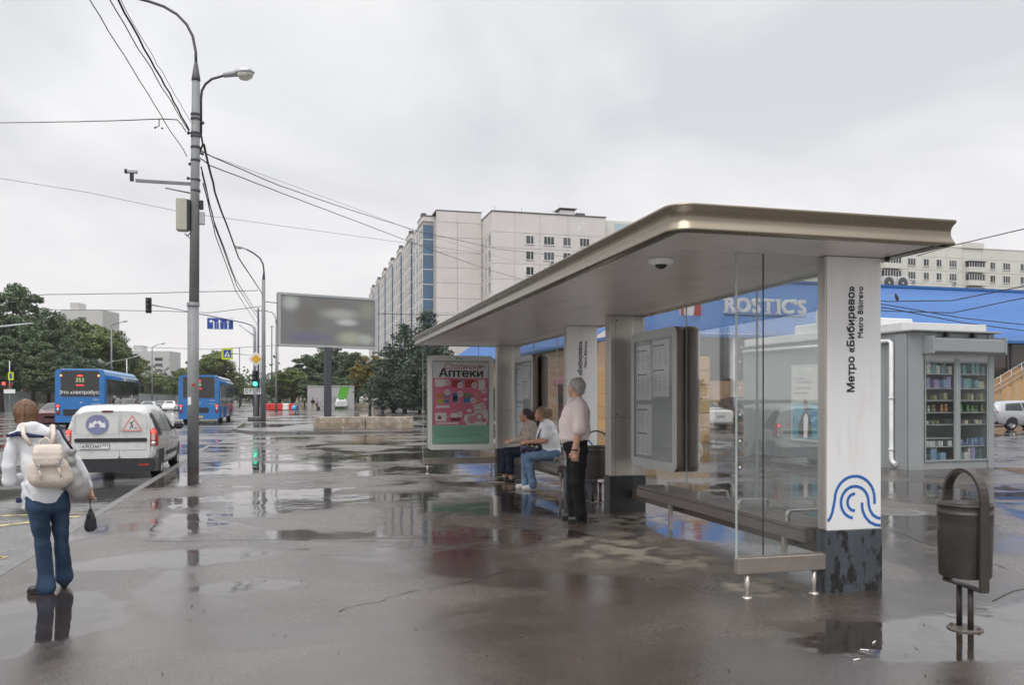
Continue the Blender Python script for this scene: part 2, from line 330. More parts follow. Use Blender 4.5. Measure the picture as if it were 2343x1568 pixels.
# kerbs
def kerb(path, wdt=0.15, z1=0.006, seg=1.0):
    """kerb stones laid along a line; the joints are recessed"""
    root = bpy.data.objects.new('kerb', None); COL.objects.link(root); tag(root, kind='structure')
    P = [Vector((*p, 0)) for p in path]; i = 0
    for a, b_ in zip(P[:-1], P[1:]):
        n = max(1, round((b_ - a).length / seg)); t = (b_ - a) / n; ang = math.atan2(t.y, t.x)
        me = MB().box(0.004, t.length - 0.004, -wdt / 2, wdt / 2, -0.3, z1, 0.018).mesh('kerb_stone')
        for k in range(n):
            o = obj('kerb_stone', me, m_kerb, root); o.location = a + t * k + Vector((0, 0, rnd.uniform(-.003, .003))); o.rotation_euler = (0, 0, ang)
kerb([(-2.525, -1), (-2.545, 10), (-2.645, 20), (-2.765, 30)])
kerb([(-2.62, 33.2), (-1.5, 35.62), (1, 36.7), (12, 37.1)], seg=1.5)
kerb([(-3.3, 62), (-3.08, 46.6), (-2.81, 44.9), (-2.16, 43.1), (-1.25, 41.88), (0.2, 41.08)], seg=1.0)
# yellow bus-stop zigzag and far lane marks
m_yel = mat('worn_yellow_paint', (0.52, 0.40, 0.13), 0.45, var=0.35, scale=9, dirt=(0.10, 0.095, 0.09), dscale=5, dpos=(0.46, 0.6))
m_wht = mat('worn_white_paint', (0.55, 0.55, 0.53), 0.45, var=0.3, scale=9, dirt=(0.12, 0.115, 0.11), dscale=3, dpos=(0.46, 0.62))
def stripe(name, a, b_, wdt, m, z=ROADZ + 0.004):
    a = Vector((a[0], a[1], z)); b_ = Vector((b_[0], b_[1], z)); n = (b_ - a).cross(Vector((0, 0, 1))).normalized() * wdt / 2
    q = MB(); q.quad(a - n, a + n, b_ + n, b_ - n); return tag(q.build(name, m), kind='structure')
zz_ = [onz(272, 1143, ROADZ), onz(180, 1122, ROADZ)]
zig = [(-2.95, 13.0), (-4.7, 11.4), (-2.95, 9.8), (-4.7, 8.2), (-2.95, 6.6)]
for a_, b_ in zip(zig[:-1], zig[1:]): stripe('yellow_marking', a_, b_, 0.12, m_yel)
stripe('yellow_marking', (-2.95, 13.3), (-4.9, 13.35), 0.10, m_yel)
for Y in range(20, 200, 12):
    for X in (-8.6, -12.4): stripe('lane_marking', (X, Y), (X, Y + 4), 0.14, m_wht)
stripe('lane_marking', (-16.4, 4), (-16.4, 300), 0.14, m_wht)
stripe('square_marking', (-1.2, 60), (9, 54), 0.22, m_wht, 0.0); stripe('square_marking', (9, 62), (16, 48), 0.16, m_wht, 0.0)

# hairline cracks and old seams in the asphalt
m_crack = mat('crack_fill', (.018, .017, .016), .35)
rk = random.Random(9)
for (x0, y0, x1, y1, w_) in ((-1.6, 9.8, 2.2, 9.2, .018), (0.3, 6.2, 1.9, 7.4, .012), (-2.4, 12.2, -.2, 12.9, .016), (5.2, 5.2, 8.6, 6.6, .018), (5.4, 8.8, 9.5, 8.1, .014), (-2.3, 17.0, 3.8, 18.2, .022), (4.9, 4.1, 7.2, 4.5, .014), (6.2, 6.0, 6.9, 8.4, .012)):
    n = 16; Lp, Rp = [], []; d = Vector((x1 - x0, y1 - y0, 0)).normalized(); nv = Vector((-d.y, d.x, 0)); off = 0
    for i in range(n + 1):
        f = i / n; off += rk.uniform(-.05, .05); p = Vector((x0 + (x1 - x0) * f, y0 + (y1 - y0) * f, .004)) + nv * off; hw = w_ * rk.uniform(.15, .7); Lp.append(p - nv * hw); Rp.append(p + nv * hw)
    b = MB(); b.grid([Lp, Rp], False); tag(b.build('asphalt_crack', m_crack), kind='structure')
# ================================================================ bus shelter
m_steel = mat('brushed_steel', (0.50, 0.465, 0.43), 0.36, metal=0.85, var=0.10, scale=3, aniso=(40, 40, 2), rvar=0.1)
m_fascia = mat('bronze_fascia', (0.25, 0.215, 0.165), 0.27, metal=0.9, var=0.06, scale=2, rvar=0.04)
m_ceil = mat('ceiling_sheet', (0.66, 0.61, 0.59), 0.34, metal=0.28, var=0.05, scale=1.2, rvar=0.08, dirt=(0.48, 0.44, 0.42), dscale=1.5, dpos=(0.5, 0.8))
m_seam = mat('dark_joint', (0.03, 0.03, 0.03), 0.8)
m_base = mat('flaking_plinth_paint', (0.055, 0.064, 0.075), 0.35, var=0.2, scale=5, dirt=(0.012, 0.012, 0.013), dscale=9, dpos=(0.52, 0.56), bump=0.3, bscale=30, aniso=(1, 1, 0.55))
m_base2 = mat('dark_plinth_paint', (0.022, 0.023, 0.026), 0.4, var=0.2, scale=5, dirt=(0.05, 0.05, 0.055), dscale=12, dpos=(0.6, 0.66))
m_white = mat('white_sign_film', (0.75, 0.748, 0.74), 0.35, var=0.03, scale=1.5, dirt=(0.62, 0.61, 0.59), dscale=2.5, dpos=(0.55, 0.8), aniso=(3, 3, .5))
m_black = mat('black_lettering', (0.015, 0.015, 0.017), 0.5)
m_blueg = mat('blue_emblem', (0.02, 0.12, 0.40), 0.4)
m_brown = mat('brown_steel_case', (0.15, 0.122, 0.105), 0.42, metal=0.3, var=0.1)
m_frame = mat('pale_grey_frame', (0.50, 0.51, 0.49), 0.35, var=0.04, scale=2)
m_glass = glass('shelter_glass', tint=(0.975, 0.985, 0.98), refl=0.52, film=0.022)
m_edge = mat('glass_edge', (0.40, 0.44, 0.43), 0.2, var=0.1)
m_rail = mat('bronze_rail', (0.30, 0.265, 0.235), 0.35, metal=0.6, var=0.1)
m_rub = mat('rubber', (0.02, 0.02, 0.02), 0.6)
ROOF_Z, RX0, RX1, RY0, RY1 = 2.69, 2.45, 4.725, 5.08, 17.65
sh = thing('bus_shelter', 'long steel and glass bus shelter with curved bronze roof edge on wet pavement', 'bus shelter', (RX0, RY0, 0))
def S(b, name, m, parent=sh):
    o = b.build(name, m, parent); o.location = Vector((-RX0, -RY0, 0)) if parent is sh else (0, 0, 0); return o
# fascia: concave moulding run round the plan outline with rounded street corners
plan = []
rc = 0.16
for (cx, cy, a0) in ((RX0 + rc, RY0 + rc, 180), (RX1 - .03, RY0 + .03, 270), (RX1 - .03, RY1 - .03, 0), (RX0 + rc, RY1 - rc, 90)):
    r_ = rc if cx < 3 else 0.03
    for i in range(9): a = R(a0 + 90 * i / 8); plan.append((cx + r_ * math.cos(a), cy + r_ * math.sin(a), math.cos(a), math.sin(a)))
prof = [(-0.10, 0.0), (-0.004, 0.0), (0.0, 0.004), (0.0, 0.012), (-0.012, 0.03), (-0.026, 0.055), (-0.032, 0.085), (-0.028, 0.115), (-0.014, 0.142), (0.000, 0.156), (0.006, 0.163), (0.008, 0.17), (0.005, 0.18), (-0.10, 0.19)]
b = MB(); b.grid([[(x + nx * d, y + ny * d, ROOF_Z + h) for (x, y, nx, ny) in plan] for d, h in prof], close_v=True); S(b, 'roof_fascia', m_fascia)
b = MB(); b.add([(x - nx * .09, y - ny * .09, ROOF_Z + 0.187) for x, y, nx, ny in plan], [tuple(range(len(plan)))]); S(b, 'roof_deck', m_seam)
# ceiling panels between transverse seams
seams = [RY0 + 0.10, 5.78, 7.28, 8.78, 10.28, 11.78, 13.28, 14.78, 16.28, RY1 - 0.10]
b = MB(); b.box(RX0 + .13, RX1 - .10, RY0 + .13, RY1 - .13, ROOF_Z + .03, ROOF_Z + .06); S(b, 'ceiling_backing', m_seam)
for y0, y1 in zip(seams[:-1], seams[1:]):
    for x0, x1 in ((RX0 + .06, 4.30), (4.30, RX1 - .05)):
        b = MB(); b.box(x0 + .004, x1 - .004, y0 + .005, y1 - .005, ROOF_Z + .008, ROOF_Z + .025, .003); S(b, 'ceiling_panel', m_ceil)
b = MB(); b.box(RX0 + .13, RX1 - .05, RY0 + .052, RY0 + .10, ROOF_Z + .008, ROOF_Z + .028); S(b, 'ceiling_trim', m_ceil)
# dome camera under the ceiling
b = MB(); b.lathe([(0, 0), (.10, 0), (.105, -.01), (.10, -.035), (.085, -.045), (.05, -.05)], 24, (2.90, 6.25, ROOF_Z + .008)); cmo = S(b, 'ceiling_camera', m_white)
b = MB(); b.lathe([(.05, -.045), (.045, -.065), (.02, -.08), (0, -.082)], 16, (2.90, 6.25, ROOF_Z + .008)); S(b, 'camera_dome', m_black, cmo)
# steel columns with dark plinths
for Y in (10.60, 17.08):
    b = MB(); b.box(4.17, 4.67, Y, Y + .20, .50, ROOF_Z + .005, .006); cl = S(b, 'column', m_steel)
    b = MB(); b.box(4.245, 4.248, Y - .0015, Y + .01, .5, ROOF_Z); b.box(4.62, 4.623, Y - .0015, Y + .01, .5, ROOF_Z); b.box(4.17, 4.67, Y - .0015, Y + .01, 1.30, 1.304); S(b, 'column_joint', m_seam, cl)
    for x_, z_ in ((4.265, 2.63), (4.60, 2.63), (4.265, 1.34), (4.60, 1.34)): S(MB().lathe([(0, -.006), (.008, -.005), (.010, 0)], 10, (x_, Y, z_), axis='y'), 'bolt', m_seam, cl)
    b = MB(); b.box(4.155, 4.685, Y - .015, Y + .215, -.05, .50, .008); S(b, 'column_plinth', m_base2)
# sign pylons
for k, Y in enumerate((5.77, 12.30)):
    b = MB(); b.box(4.102, 4.617, Y + .004, Y + .11, .50, ROOF_Z + .005, .006); py = S(b, 'pylon', m_steel)
    b = MB(); b.box(4.112, 4.614, Y - .004, Y + .006, .50, ROOF_Z + .004, .002); S(b, 'sign_panel', m_white, py)
    for x_, bod, sz, bo in ((4.334, 'Метро «Бибирево»', .094, .016), (4.422, 'Metro Bibirevo', .068, 0.003)):
        t = text('lettering', bod, sz, m_black, py, (x_, Y - .0055, 1.80), '-Y', bold=bo, rot=R(90), align='CENTER', spacing=1.0)
        t.location.z = 2.46 - (max(v.co.x for v in t.data.vertices)) if True else 0
    # emblem: five bands like wet ribbons
    def band(pts, wd=.021, yy=Y - .006):
        q = MB(); n = len(pts); L_, R_ = [], []
        for i, p in enumerate(pts):
            a, c = pts[max(i - 1, 0)], pts[min(i + 1, n - 1)]; tx, tz = c[0] - a[0], c[1] - a[1]; l = math.hypot(tx, tz) or 1
            L_.append((p[0] - tz / l * wd / 2, yy, p[1] + tx / l * wd / 2)); R_.append((p[0] + tz / l * wd / 2, yy, p[1] - tx / l * wd / 2))
        q.grid([L_, R_], False); S(q, 'emblem_band', m_blueg, py)
    arc = lambda cx, cz, r_, a0, a1, n=18: [(cx + r_ * math.cos(R(a0 + (a1 - a0) * i / n)), cz + r_ * math.sin(R(a0 + (a1 - a0) * i / n))) for i in range(n + 1)]
    cx, cz = 4.367, .755
    band([(4.117, .575), (4.140, .600), (4.158, .640), (4.172, .70)] + arc(cx, cz - .01, .185, 190, 0)[1:] + [(4.554, .70)], .024)
    band(arc(cx + .0, cz - .035, .128, 262, 8, 26) + [(4.497, .70), (4.509, .655), (4.534, .615), (4.572, .59), (4.610, .58)], .024)
    band(arc(cx, cz - .035, .068, 272, 88, 14), .024)
    band([(4.434, .715), (4.439, .655), (4.464, .60), (4.507, .555), (4.557, .532), (4.610, .522)], .024)
    b = MB(); b.box(4.097, 4.624, Y - .012, Y + .12, -.05, .50, .006); S(b, 'pylon_plinth', m_base)
# rear glazing in the two bays, each pane its own sheet
def pane(name, x0, x1, y0, y1, z0, z1): 
    b = MB(); b.box(x0, x1, y0, y1, z0, z1); return S(b, name, m_glass)
GX = 4.50
def bay(y0, y1, cuts):
    ys = [y0] + cuts + [y1]
    for a, c in zip(ys[:-1], ys[1:]):
        pane('glass_pane', GX - .004, GX + .004, a + .004, c - .004, .31, ROOF_Z + .006)
    for c in cuts:
        b = MB(); b.box(GX - .006, GX + .006, c - .005, c + .005, .31, ROOF_Z + .006); S(b, 'pane_joint', m_edge)
    b = MB(); b.box(GX - .03, GX + .03, y0, y1, .19, .31, .004); S(b, 'bottom_rail', m_brown)
bay(5.93, 10.58, [7.45, 9.0]); bay(12.46, 17.06, [14.0, 15.5])
# end screens
def end_screen(Y, x0, x1, cut):
    pane('end_glass', x0, cut - .003, Y - .004, Y + .004, .31, ROOF_Z + .006)
    pane('end_glass', cut + .003, x1, Y - .004, Y + .004, .31, ROOF_Z + .006)
    b = MB(); b.box(cut - .003, cut + .003, Y - .005, Y + .005, .31, ROOF_Z); S(b, 'pane_joint', m_seam)
    b = MB(); b.box(x0 - .008, x0 - .0005, Y - .010, Y + .010, .305, ROOF_Z + .006); S(b, 'edge_trim', m_edge)
    b = MB(); b.box(x0 - .006, x1, Y - .035, Y + .035, .19, .315, .005); b.box(x0, x1, Y - .012, Y + .012, .315, .325); S(b, 'bottom_rail', m_rail)
    for x_ in (x0 + .09, x1 - .12):
        b = MB(); b.tube([(x_, Y, -.02), (x_, Y, .19)], .019, 12); b.lathe([(0, .012), (.035, .012), (.04, .0)], 14, (x_, Y, 0)); S(b, 'leg', m_steel)
end_screen(5.80, 3.33, 4.135, 3.56); end_screen(17.18, 2.60, 4.165, 3.78)
for i in range(7):
    b = MB(); b.lathe([(0, -.006), (.007, -.005), (.010, 0), (.007, .005), (0, .006)], 10, (3.352, 5.792, 1.02 + i * .205), axis='y'); S(b, 'glass_dot', m_white)  # row of small white raised dots along the glass edge
for x_ in (4.63,):
    b = MB(); b.lathe([(0, 0), (.02, 0), (.022, -.02), (.012, -.03), (0, -.03)], 10, (x_ - .01, 5.70, ROOF_Z)); S(b, 'sensor', m_rub)

# ---------------------------------------------------------------- display cases
m_dglass = glass('case_glass', tint=(0.90, 0.92, 0.91), refl=1.0, film=0.03)
m_paper = mat('timetable_paper', (0.74, 0.73, 0.75), 0.6, var=0.04)
m_back = mat('case_backing', (0.42, 0.43, 0.425), 0.5, var=0.05)
m_print = mat('grey_print', (0.16, 0.16, 0.17), 0.6)
m_print2 = mat('pale_print', (0.40, 0.40, 0.42), 0.6)
def case_shell(t, wd, ht, dp, m_side):
    """lightbox in local x (width), y (depth, face at y=0), z"""
    pr = rrect(wd, ht, .09, 6); f = lambda a, c, q: (a, q, c + ht / 2)
    b = MB(); b.prism(pr, f, .016, dp, smooth=True); b.build('case_body', m_side, t)
    inner = rrect(wd - .19, ht - .22, .03, 6); n = len(pr)
    b = MB(); o_ = rrect(wd - .004, ht - .004, .088, 6)
    V = [f(a, c, 0.0) for a, c in o_] + [f(a, c, 0.0) for a, c in inner] + [f(a, c, .0155) for a, c in o_] + [f(a, c, .012) for a, c in inner]
    F_ = []
    for i in range(n):
        j = (i + 1) % n; F_ += [(i, j, n + j, n + i), (2 * n + i, 2 * n + j, j, i), (n + i, n + j, 3 * n + j, 3 * n + i)]
    b.add(V, F_); b.build('case_frame', m_frame, t)
    b = MB(); b.prism(inner, f, .0125, .0150); b.build('case_backing', m_back, t)
    b = MB(); b.add([f(a, c, .003) for a, c in inner], [tuple(range(n))]); return b
def timetable(loc, rz, label, front=True):
    t = thing('timetable_case', label, 'timetable', loc, rz)
    wd, ht = 1.34, 1.74
    gl = case_shell(t, wd, ht, .125, m_brown)
    if front:
        r_ = random.Random(3)
        for (x0, x1, z0, z1) in ((-.50, -.03, .86, 1.56), (.0, .47, .90, 1.60), (-.50, -.03, .15, .80)):
            b = MB(); b.box(x0, x1, .0095, .012, z0, z1); sheet = b.build('timetable_sheet', m_paper, t)
            b = MB(); b2 = MB(); z = z1 - .05
            for blk in range(2):
                b.box(x0 + .03, x0 + .065, .0085, .0095, z - .035, z); b.box(x0 + .08, x0 + .33, .0085, .0095, z - .022, z - .008); z -= .06
                for row in range(7):
                    xx = x0 + .03
                    for q in range(3):
                        l_ = r_.uniform(.05, .10); b2.box(xx, xx + l_, .0085, .0095, z - .011, z - .003); xx += .14
                    z -= .031
                z -= .03
            b.build('print_heading', m_print, sheet); b2.build('print_rows', m_print2, sheet)
    gl.build('case_glass', m_dglass, t); return t
timetable((4.36, 9.66, .68), R(-90), 'timetable lightbox with rounded pale frame hung over the empty bench')
timetable((4.64, 9.60, .68), R(90), 'back half of the twin timetable lightbox behind the glass over the empty bench', False)
timetable((4.34, 15.70, .66), R(-90), 'timetable lightbox behind the two seated women, by the far steel column')
timetable((4.645, 15.64, .66), R(90), 'back half of the timetable lightbox behind the seated women, outside the glass', False)
# ================================================================ pharmacy poster lightbox
pink = mat('poster_pink', (0.78, 0.19, 0.32), 0.5, var=0.06, scale=2)
pgreen = mat('poster_green', (0.36, 0.66, 0.50), 0.5, var=0.05, scale=2)
pwhite = mat('poster_white', (0.82, 0.79, 0.80), 0.5, var=0.03)
pred = mat('poster_red', (0.50, 0.04, 0.06), 0.5); pblue = mat('poster_blue', (0.05, 0.20, 0.48), 0.5); porange = mat('poster_orange', (0.62, 0.26, 0.07), 0.5)
pteal = mat('poster_teal', (0.15, 0.32, 0.36), 0.5); plpink = mat('poster_light_pink', (0.72, 0.33, 0.40), 0.5); pviolet = mat('poster_violet', (0.25, 0.18, 0.42), 0.5); pyel = mat('poster_yellow', (0.62, 0.48, 0.10), 0.5)
t = thing('poster_lightbox', 'pharmacy advertising lightbox in pink, white and green on the far end screen', 'advertisement', (3.37, 17.02, .50))
wd, ht = 1.40, 1.96
gl = case_shell(t, wd, ht, .13, m_brown)
def pq(name, x0, x1, z0, z1, m, par, ly=1):
    y = .0125 - .0006 * ly; b = MB(); b.quad((x0, y, z0), (x1, y, z0), (x1, y, z1), (x0, y, z1)); return b.build(name, m, par)
def pdisc(name, x, z, r_, m, par, ly=3, sx=1.0, n=18):
    y = .0125 - .0006 * ly; b = MB(); b.add([(x + sx * r_ * math.cos(2 * math.pi * i / n), y, z + r_ * math.sin(2 * math.pi * i / n)) for i in range(n)], [tuple(range(n))]); return b.build(name, m, par)
def px(u): return -.59 + u * 1.18            # u, v: 0..1 over the print
def pz(v): return .14 + (1 - v) * 1.68
P0 = pq('poster_sheet', px(0), px(1), pz(1), pz(0), pwhite, t, 1)
pq('print_block', px(0), px(1), pz(.78), pz(.195), pink, P0, 2); pq('print_block', px(0), px(1), pz(1), pz(.78), pgreen, P0, 2)
text('lettering', 'Аптеки', .235, m_black, P0, (px(.51), .0110, pz(.138)), '-Y', bold=.03, ext=.0003, xs=1.18)
text('lettering', 'Столички', .175, pred, P0, (px(.52), .0108, pz(.055)), '-Y', ext=.0003, shear=.35)
text('lettering', '+', .13, pwhite, P0, (px(.27), .0105, pz(.675)), '-Y', ext=.0003)
pq('print_block', px(.80), px(.90), pz(.06), pz(.04), m_print2, P0, 2); pdisc('print_dot', px(.92), pz(.05), .018, m_print, P0)
for (u, v, s_) in ((.25, .25, '20'), (.49, .285, '20'), (.74, .285, '20'), (.92, .35, '20'), (.26, .37, '50'), (.49, .39, '20'), (.72, .475, '20'), (.48, .645, '30')):
    d = pdisc('price_bubble', px(u), pz(v), .062, pwhite, P0, 4); text('price', s_, .085, pred, d, (px(u), .0094, pz(v)), '-Y', ext=.0003)
for (u0, u1, v0, v1, m_) in ((.04, .21, .21, .30, pwhite), (.34, .48, .22, .31, pred), (.58, .74, .22, .31, pred), (.48, .53, .21, .25, pteal), (.73, .78, .21, .25, porange), (.82, .94, .215, .345, pwhite), (.07, .20, .39, .44, porange), (.07, .20, .46, .51, pyel), (.19, .29, .40, .44, pviolet), (.20, .29, .465, .505, pblue),
                             (.35, .44, .38, .49, pblue), (.355, .43, .42, .46, pteal), (.55, .71, .385, .44, mat('poster_olive', (.28, .25, .16), .5)), (.55, .68, .44, .50, pblue), (.04, .24, .625, .73, pwhite), (.32, .44, .63, .685, pwhite), (.32, .49, .69, .73, mat('poster_maroon', (.28, .03, .06), .5)), (.06, .30, .535, .565, pwhite), (.06, .46, .745, .765, pwhite), (.35, .48, .475, .495, pwhite)):
    pq('product_picture', px(u0), px(u1), pz(v1), pz(v0), m_, P0, 3)
for (u0, u1, v) in ((.04, .14, .305), (.04, .13, .355), (.33, .40, .32), (.58, .65, .32), (.83, .90, .385), (.35, .47, .51), (.55, .68, .51), (.04, .14, .585), (.31, .47, .585)):
    pq('caption', px(u0), px(u1), pz(v + .006), pz(v), plpink, P0, 3)
b = MB(); y_ = .0105
b.add([(px(.72), y_, pz(.53)), (px(.93), y_, pz(.50)), (px(1.0), y_, pz(.66)), (px(.97), y_, pz(.78)), (px(.62), y_, pz(.78)), (px(.55), y_, pz(.72)), (px(.57), y_, pz(.65)), (px(.75), y_, pz(.64))], [tuple(range(8))]); b.build('product_picture', pwhite, P0)
text('lettering', 'ЛЕГКИЕ\nСКИДКИ', .072, pred, P0, (px(.845), .0098, pz(.565)), '-Y', ext=.0003, rot=R(9))
pdisc('product_picture', px(.70), pz(.71), .09, plpink, P0, 5, 1.15); pdisc('product_picture', px(.83), pz(.68), .095, plpink, P0, 6); pdisc('product_picture', px(.83), pz(.68), .05, pwhite, P0, 7); pdisc('product_picture', px(.92), pz(.72), .045, pink, P0, 6)
pdisc('product_picture', px(.12), pz(.685), .04, mat('poster_maroon', (.28, .03, .06), .5), P0, 4); b = MB(); b.quad((px(.765), y_, pz(.37)), (px(.79), y_, pz(.37)), (px(.83), y_, pz(.51)), (px(.80), y_, pz(.51))); b.build('product_picture', pyel, P0)
pdisc('product_picture', px(.65), pz(.60), .035, pwhite, P0, 3, 1.6); pdisc('product_picture', px(.94), pz(.46), .03, pwhite, P0, 3, 1.5)
for i in range(11): pq('small_print', px(.04), px(.04 + .9 * rnd.uniform(.7, 1)), pz(.803 + i * .013), pz(.800 + i * .013), mat('poster_dark_green', (.12, .30, .22), .5), P0, 3)
text('lettering', 'Russ', .05, m_black, t, (0, -.0008, 1.90), '-Y', bold=.02, ext=.0004); 
b = MB(); b.add([(-.09 + .016 * math.cos(a * .35), -.0008, 1.90 + .016 * math.sin(a * .35)) for a in range(18)], [tuple(range(18))]); b.build('logo_dot', m_black, t)
gl.build('case_glass', m_dglass, t)

# ================================================================ benches
m_slat = mat('brown_bench_slat', (0.13, 0.11, 0.098), 0.38, var=0.15, scale=8, aniso=(1, 10, 1))
def bench(y0, y1, label):
    t = thing('bench', label, 'bench', (4.05, y0, 0)); L_ = y1 - y0
    for i in range(6):
        b = MB(); b.box(.005 + i * .07, .06 + i * .07, 0, L_, .465, .50, .006); b.build('slat', m_slat, t)
    b = MB(); b.box(-.005, .02, .0, L_, .37, .463, .005); b.box(.02, .41, .0, .02, .38, .463); b.box(.02, .41, L_ - .02, L_, .38, .463); b.build('apron', m_slat, t)
    n = 2
    for yy in (.72, L_ - .35):
        b = MB(); b.box(.26, .30, yy - .025, yy + .025, -.01, .463, .004); b.box(.03, .40, yy - .02, yy + .02, .42, .463); b.build('leg', m_steel, t)
        b = MB(); b.box(.30, .445, yy - .02, yy + .02, .22, .30); b.build('bracket', m_brown, t)
    yy = .30
    while yy < L_ - .1:
        b = MB(); P = []
        for x_, z_ in ((.03, .50), (.03, .565), (.045, .592), (.07, .60), (.33, .60), (.355, .592), (.37, .565), (.37, .50)): P.append((x_, yy, z_))
        vs = [(p[0], p[1] - .022, p[2]) for p in P] + [(p[0], p[1] + .022, p[2]) for p in P]; n_ = len(P)
        q = [(.05, .50), (.05, .56), (.06, .574), (.075, .58), (.325, .58), (.34, .574), (.35, .56), (.35, .50)]
        vs += [(a, yy - .022, c) for a, c in q] + [(a, yy + .022, c) for a, c in q]
        fs = []
        for i in range(n_ - 1): fs += [(i, i + 1, n_ + i + 1, n_ + i), (2 * n_ + i, 3 * n_ + i, 3 * n_ + i + 1, 2 * n_ + i + 1), (i, 2 * n_ + i, 2 * n_ + i + 1, i + 1), (n_ + i, n_ + i + 1, 3 * n_ + i + 1, 3 * n_ + i)]
        b.add(vs, fs); b.build('armrest', mat('bright_steel', (.55, .54, .52), .25, metal=.9), t); yy += .80
    return t
bench(5.98, 9.42, 'empty brown slatted bench with bright steel armrests beneath the timetable case')
bench(12.55, 15.95, 'brown slatted bench on which the two women sit')

# ================================================================ litter bins
m_bin = mat('brown_bin_paint', (0.048, 0.040, 0.036), 0.38, var=0.2, scale=7, bump=0.15, bscale=70, metal=0.2)
def bin_(loc, rz, label, wet=True):
    t = thing('litter_bin', label, 'litter bin', loc, rz)
    b = MB(); b.lathe([(.0, .36), (.155, .36), (.16, .365), (.170, .70), (.172, .78), (.176, .785), (.176, .792), (.171, .795), (.173, .835), (.181, .838), (.181, .848), (.170, .848), (.165, .80), (.155, .38), (0, .375)], 32); b.build('bucket', m_bin, t)
    # flat bar hoop round the bucket
    path = [(-.20, .30)] + [(-.20, .82)] + [(.20 * math.cos(R(180 - a)), .885 + .20 * math.sin(R(180 - a))) for a in range(0, 181, 12)] + [(.20, .30)]
    hw, th = .030, .022
    b = MB(); n = len(path); inn = []
    for i, p in enumerate(path):
        a, c = path[max(0, i - 1)], path[min(n - 1, i + 1)]; tx, tz = c[0] - a[0], c[1] - a[1]; l = math.hypot(tx, tz); inn.append((p[0] + tz / l * th, p[1] - tx / l * th))
    b.grid([[(p[0], -hw, p[1]) for p in path], [(p[0], hw, p[1]) for p in path], [(p[0], hw, p[1]) for p in inn], [(p[0], -hw, p[1]) for p in inn], [(p[0], -hw, p[1]) for p in path]], False)
    b.box(-.201, .201, -hw, hw, .285, .30, .003); b.build('hoop', m_bin, t)
    for sx in (-1, 1):
        b = MB(); b.tube([(sx * .058, 0, 0), (sx * .058, 0, .286)], .023, 4); b.build('post', m_bin, t)
        b = MB(); b.tube([(sx * .201, 0, .62), (sx * .16, 0, .62)], .012, 8); b.build('pivot', m_bin, t)
    b = MB(); b.lathe([(0, .010), (.108, .010), (.112, .007), (.112, 0)], 24); b.build('foot_plate', mat('rusty_plate', (.09, .075, .065), .5, var=.3, scale=20), t)
    for a in range(4):
        b = MB(); b.lathe([(0, .024), (.009, .024), (.011, .012)], 6, (.088 * math.cos(a * 1.57 + .6), .088 * math.sin(a * 1.57 + .6), 0)); b.build('bolt', m_bin, t)
    return t
bl = onz(2208, 1440); bin_((bl.x, bl.y, 0), R(-98), 'brown hooped litter bin standing in the puddle outside the shelter')
bin_((4.40, 11.75, 0), R(-35), 'brown hooped litter bin behind the standing man, between column and pylon')
# litter and manhole
lt = mat('litter_white', (.75, .74, .7), .6); lb_ = mat('dead_leaf', (.05, .035, .02), .6)
for i, (x, y, a) in enumerate(((2000, 1472, .6), (1978, 1490, 2.6), (1960, 1512, .2))):
    p = onz(x, y); b = MB(); b.tube([(-.025, 0, .005), (.025, 0, .005)], .004, 6); o = b.build('cigarette_end', lt); o.location = p; o.rotation_euler = (0, 0, a); tag(o, 'white cigarette end lying on wet asphalt by the pylon with the plinth in the puddle', 'cigarette end', 'cigarette ends on the pavement')
r_ = random.Random(11)
for i in range(46):
    p = onz(r_.uniform(300, 2150), r_.uniform(1180, 1560)); a = r_.uniform(0, 6.3); s_ = r_.uniform(.006, .02)
    b = MB(); b.add([(-s_, 0, .006), (0, -s_ * .5, .003), (s_, 0, .010), (0, s_ * .5, .004)], [(0, 1, 3), (1, 2, 3)]); o = b.build('leaf_scrap', lb_); o.location = (p.x, p.y, 0.001); o.rotation_euler = (0, 0, a); tag(o, 'small dark leaf scrap lying on the wet asphalt', 'leaf', 'leaf scraps on the pavement')
p = onz(2045, 1172); t = thing('manhole', 'round manhole cover in the wet forecourt between shelter and kiosk', 'manhole', (p.x, p.y, 0))
b = MB(); b.lathe([(0, .006), (.29, .006), (.30, .003)], 28); b.build('cover', mat('cast_iron', (.09, .08, .075), .45, var=.3, scale=30, bump=.5, bscale=60), t)
b = MB(); b.lathe([(.305, .003), (.36, .008), (.42, .002)], 28); b.build('rim', m_kerb, t)
# ================================================================ vehicles
m_tyre = mat('tyre', (.018, .018, .019), .65, var=.2, scale=20); m_rim = mat('alloy_rim', (.42, .42, .43), .3, metal=.8)
m_trim = mat('black_plastic', (.022, .023, .026), .5, var=.15, bump=.1, bscale=200); m_cglass = mat('car_glass', (.02, .025, .028), .06, var=.1, spec=.8)
m_red = mat('tail_lamp_red', (.38, .012, .015), .2, coat=.6); m_redlit = mat('tail_lamp_lit', (.8, .03, .03), .25, emit=(1, .06, .04), estr=2.2)
m_amb = mat('amber_lamp', (.7, .25, .03), .25, emit=(1, .35, .05), estr=1.6); m_clear = mat('clear_lamp', (.62, .62, .62), .15, metal=.3, coat=.5); m_headlit = mat('headlamp_lit', (.9, .9, .85), .2, emit=(1, .97, .85), estr=6)
m_plate = mat('number_plate', (.66, .66, .64), .4, var=.05); m_yplate = mat('yellow_plate', (.62, .42, .05), .4)
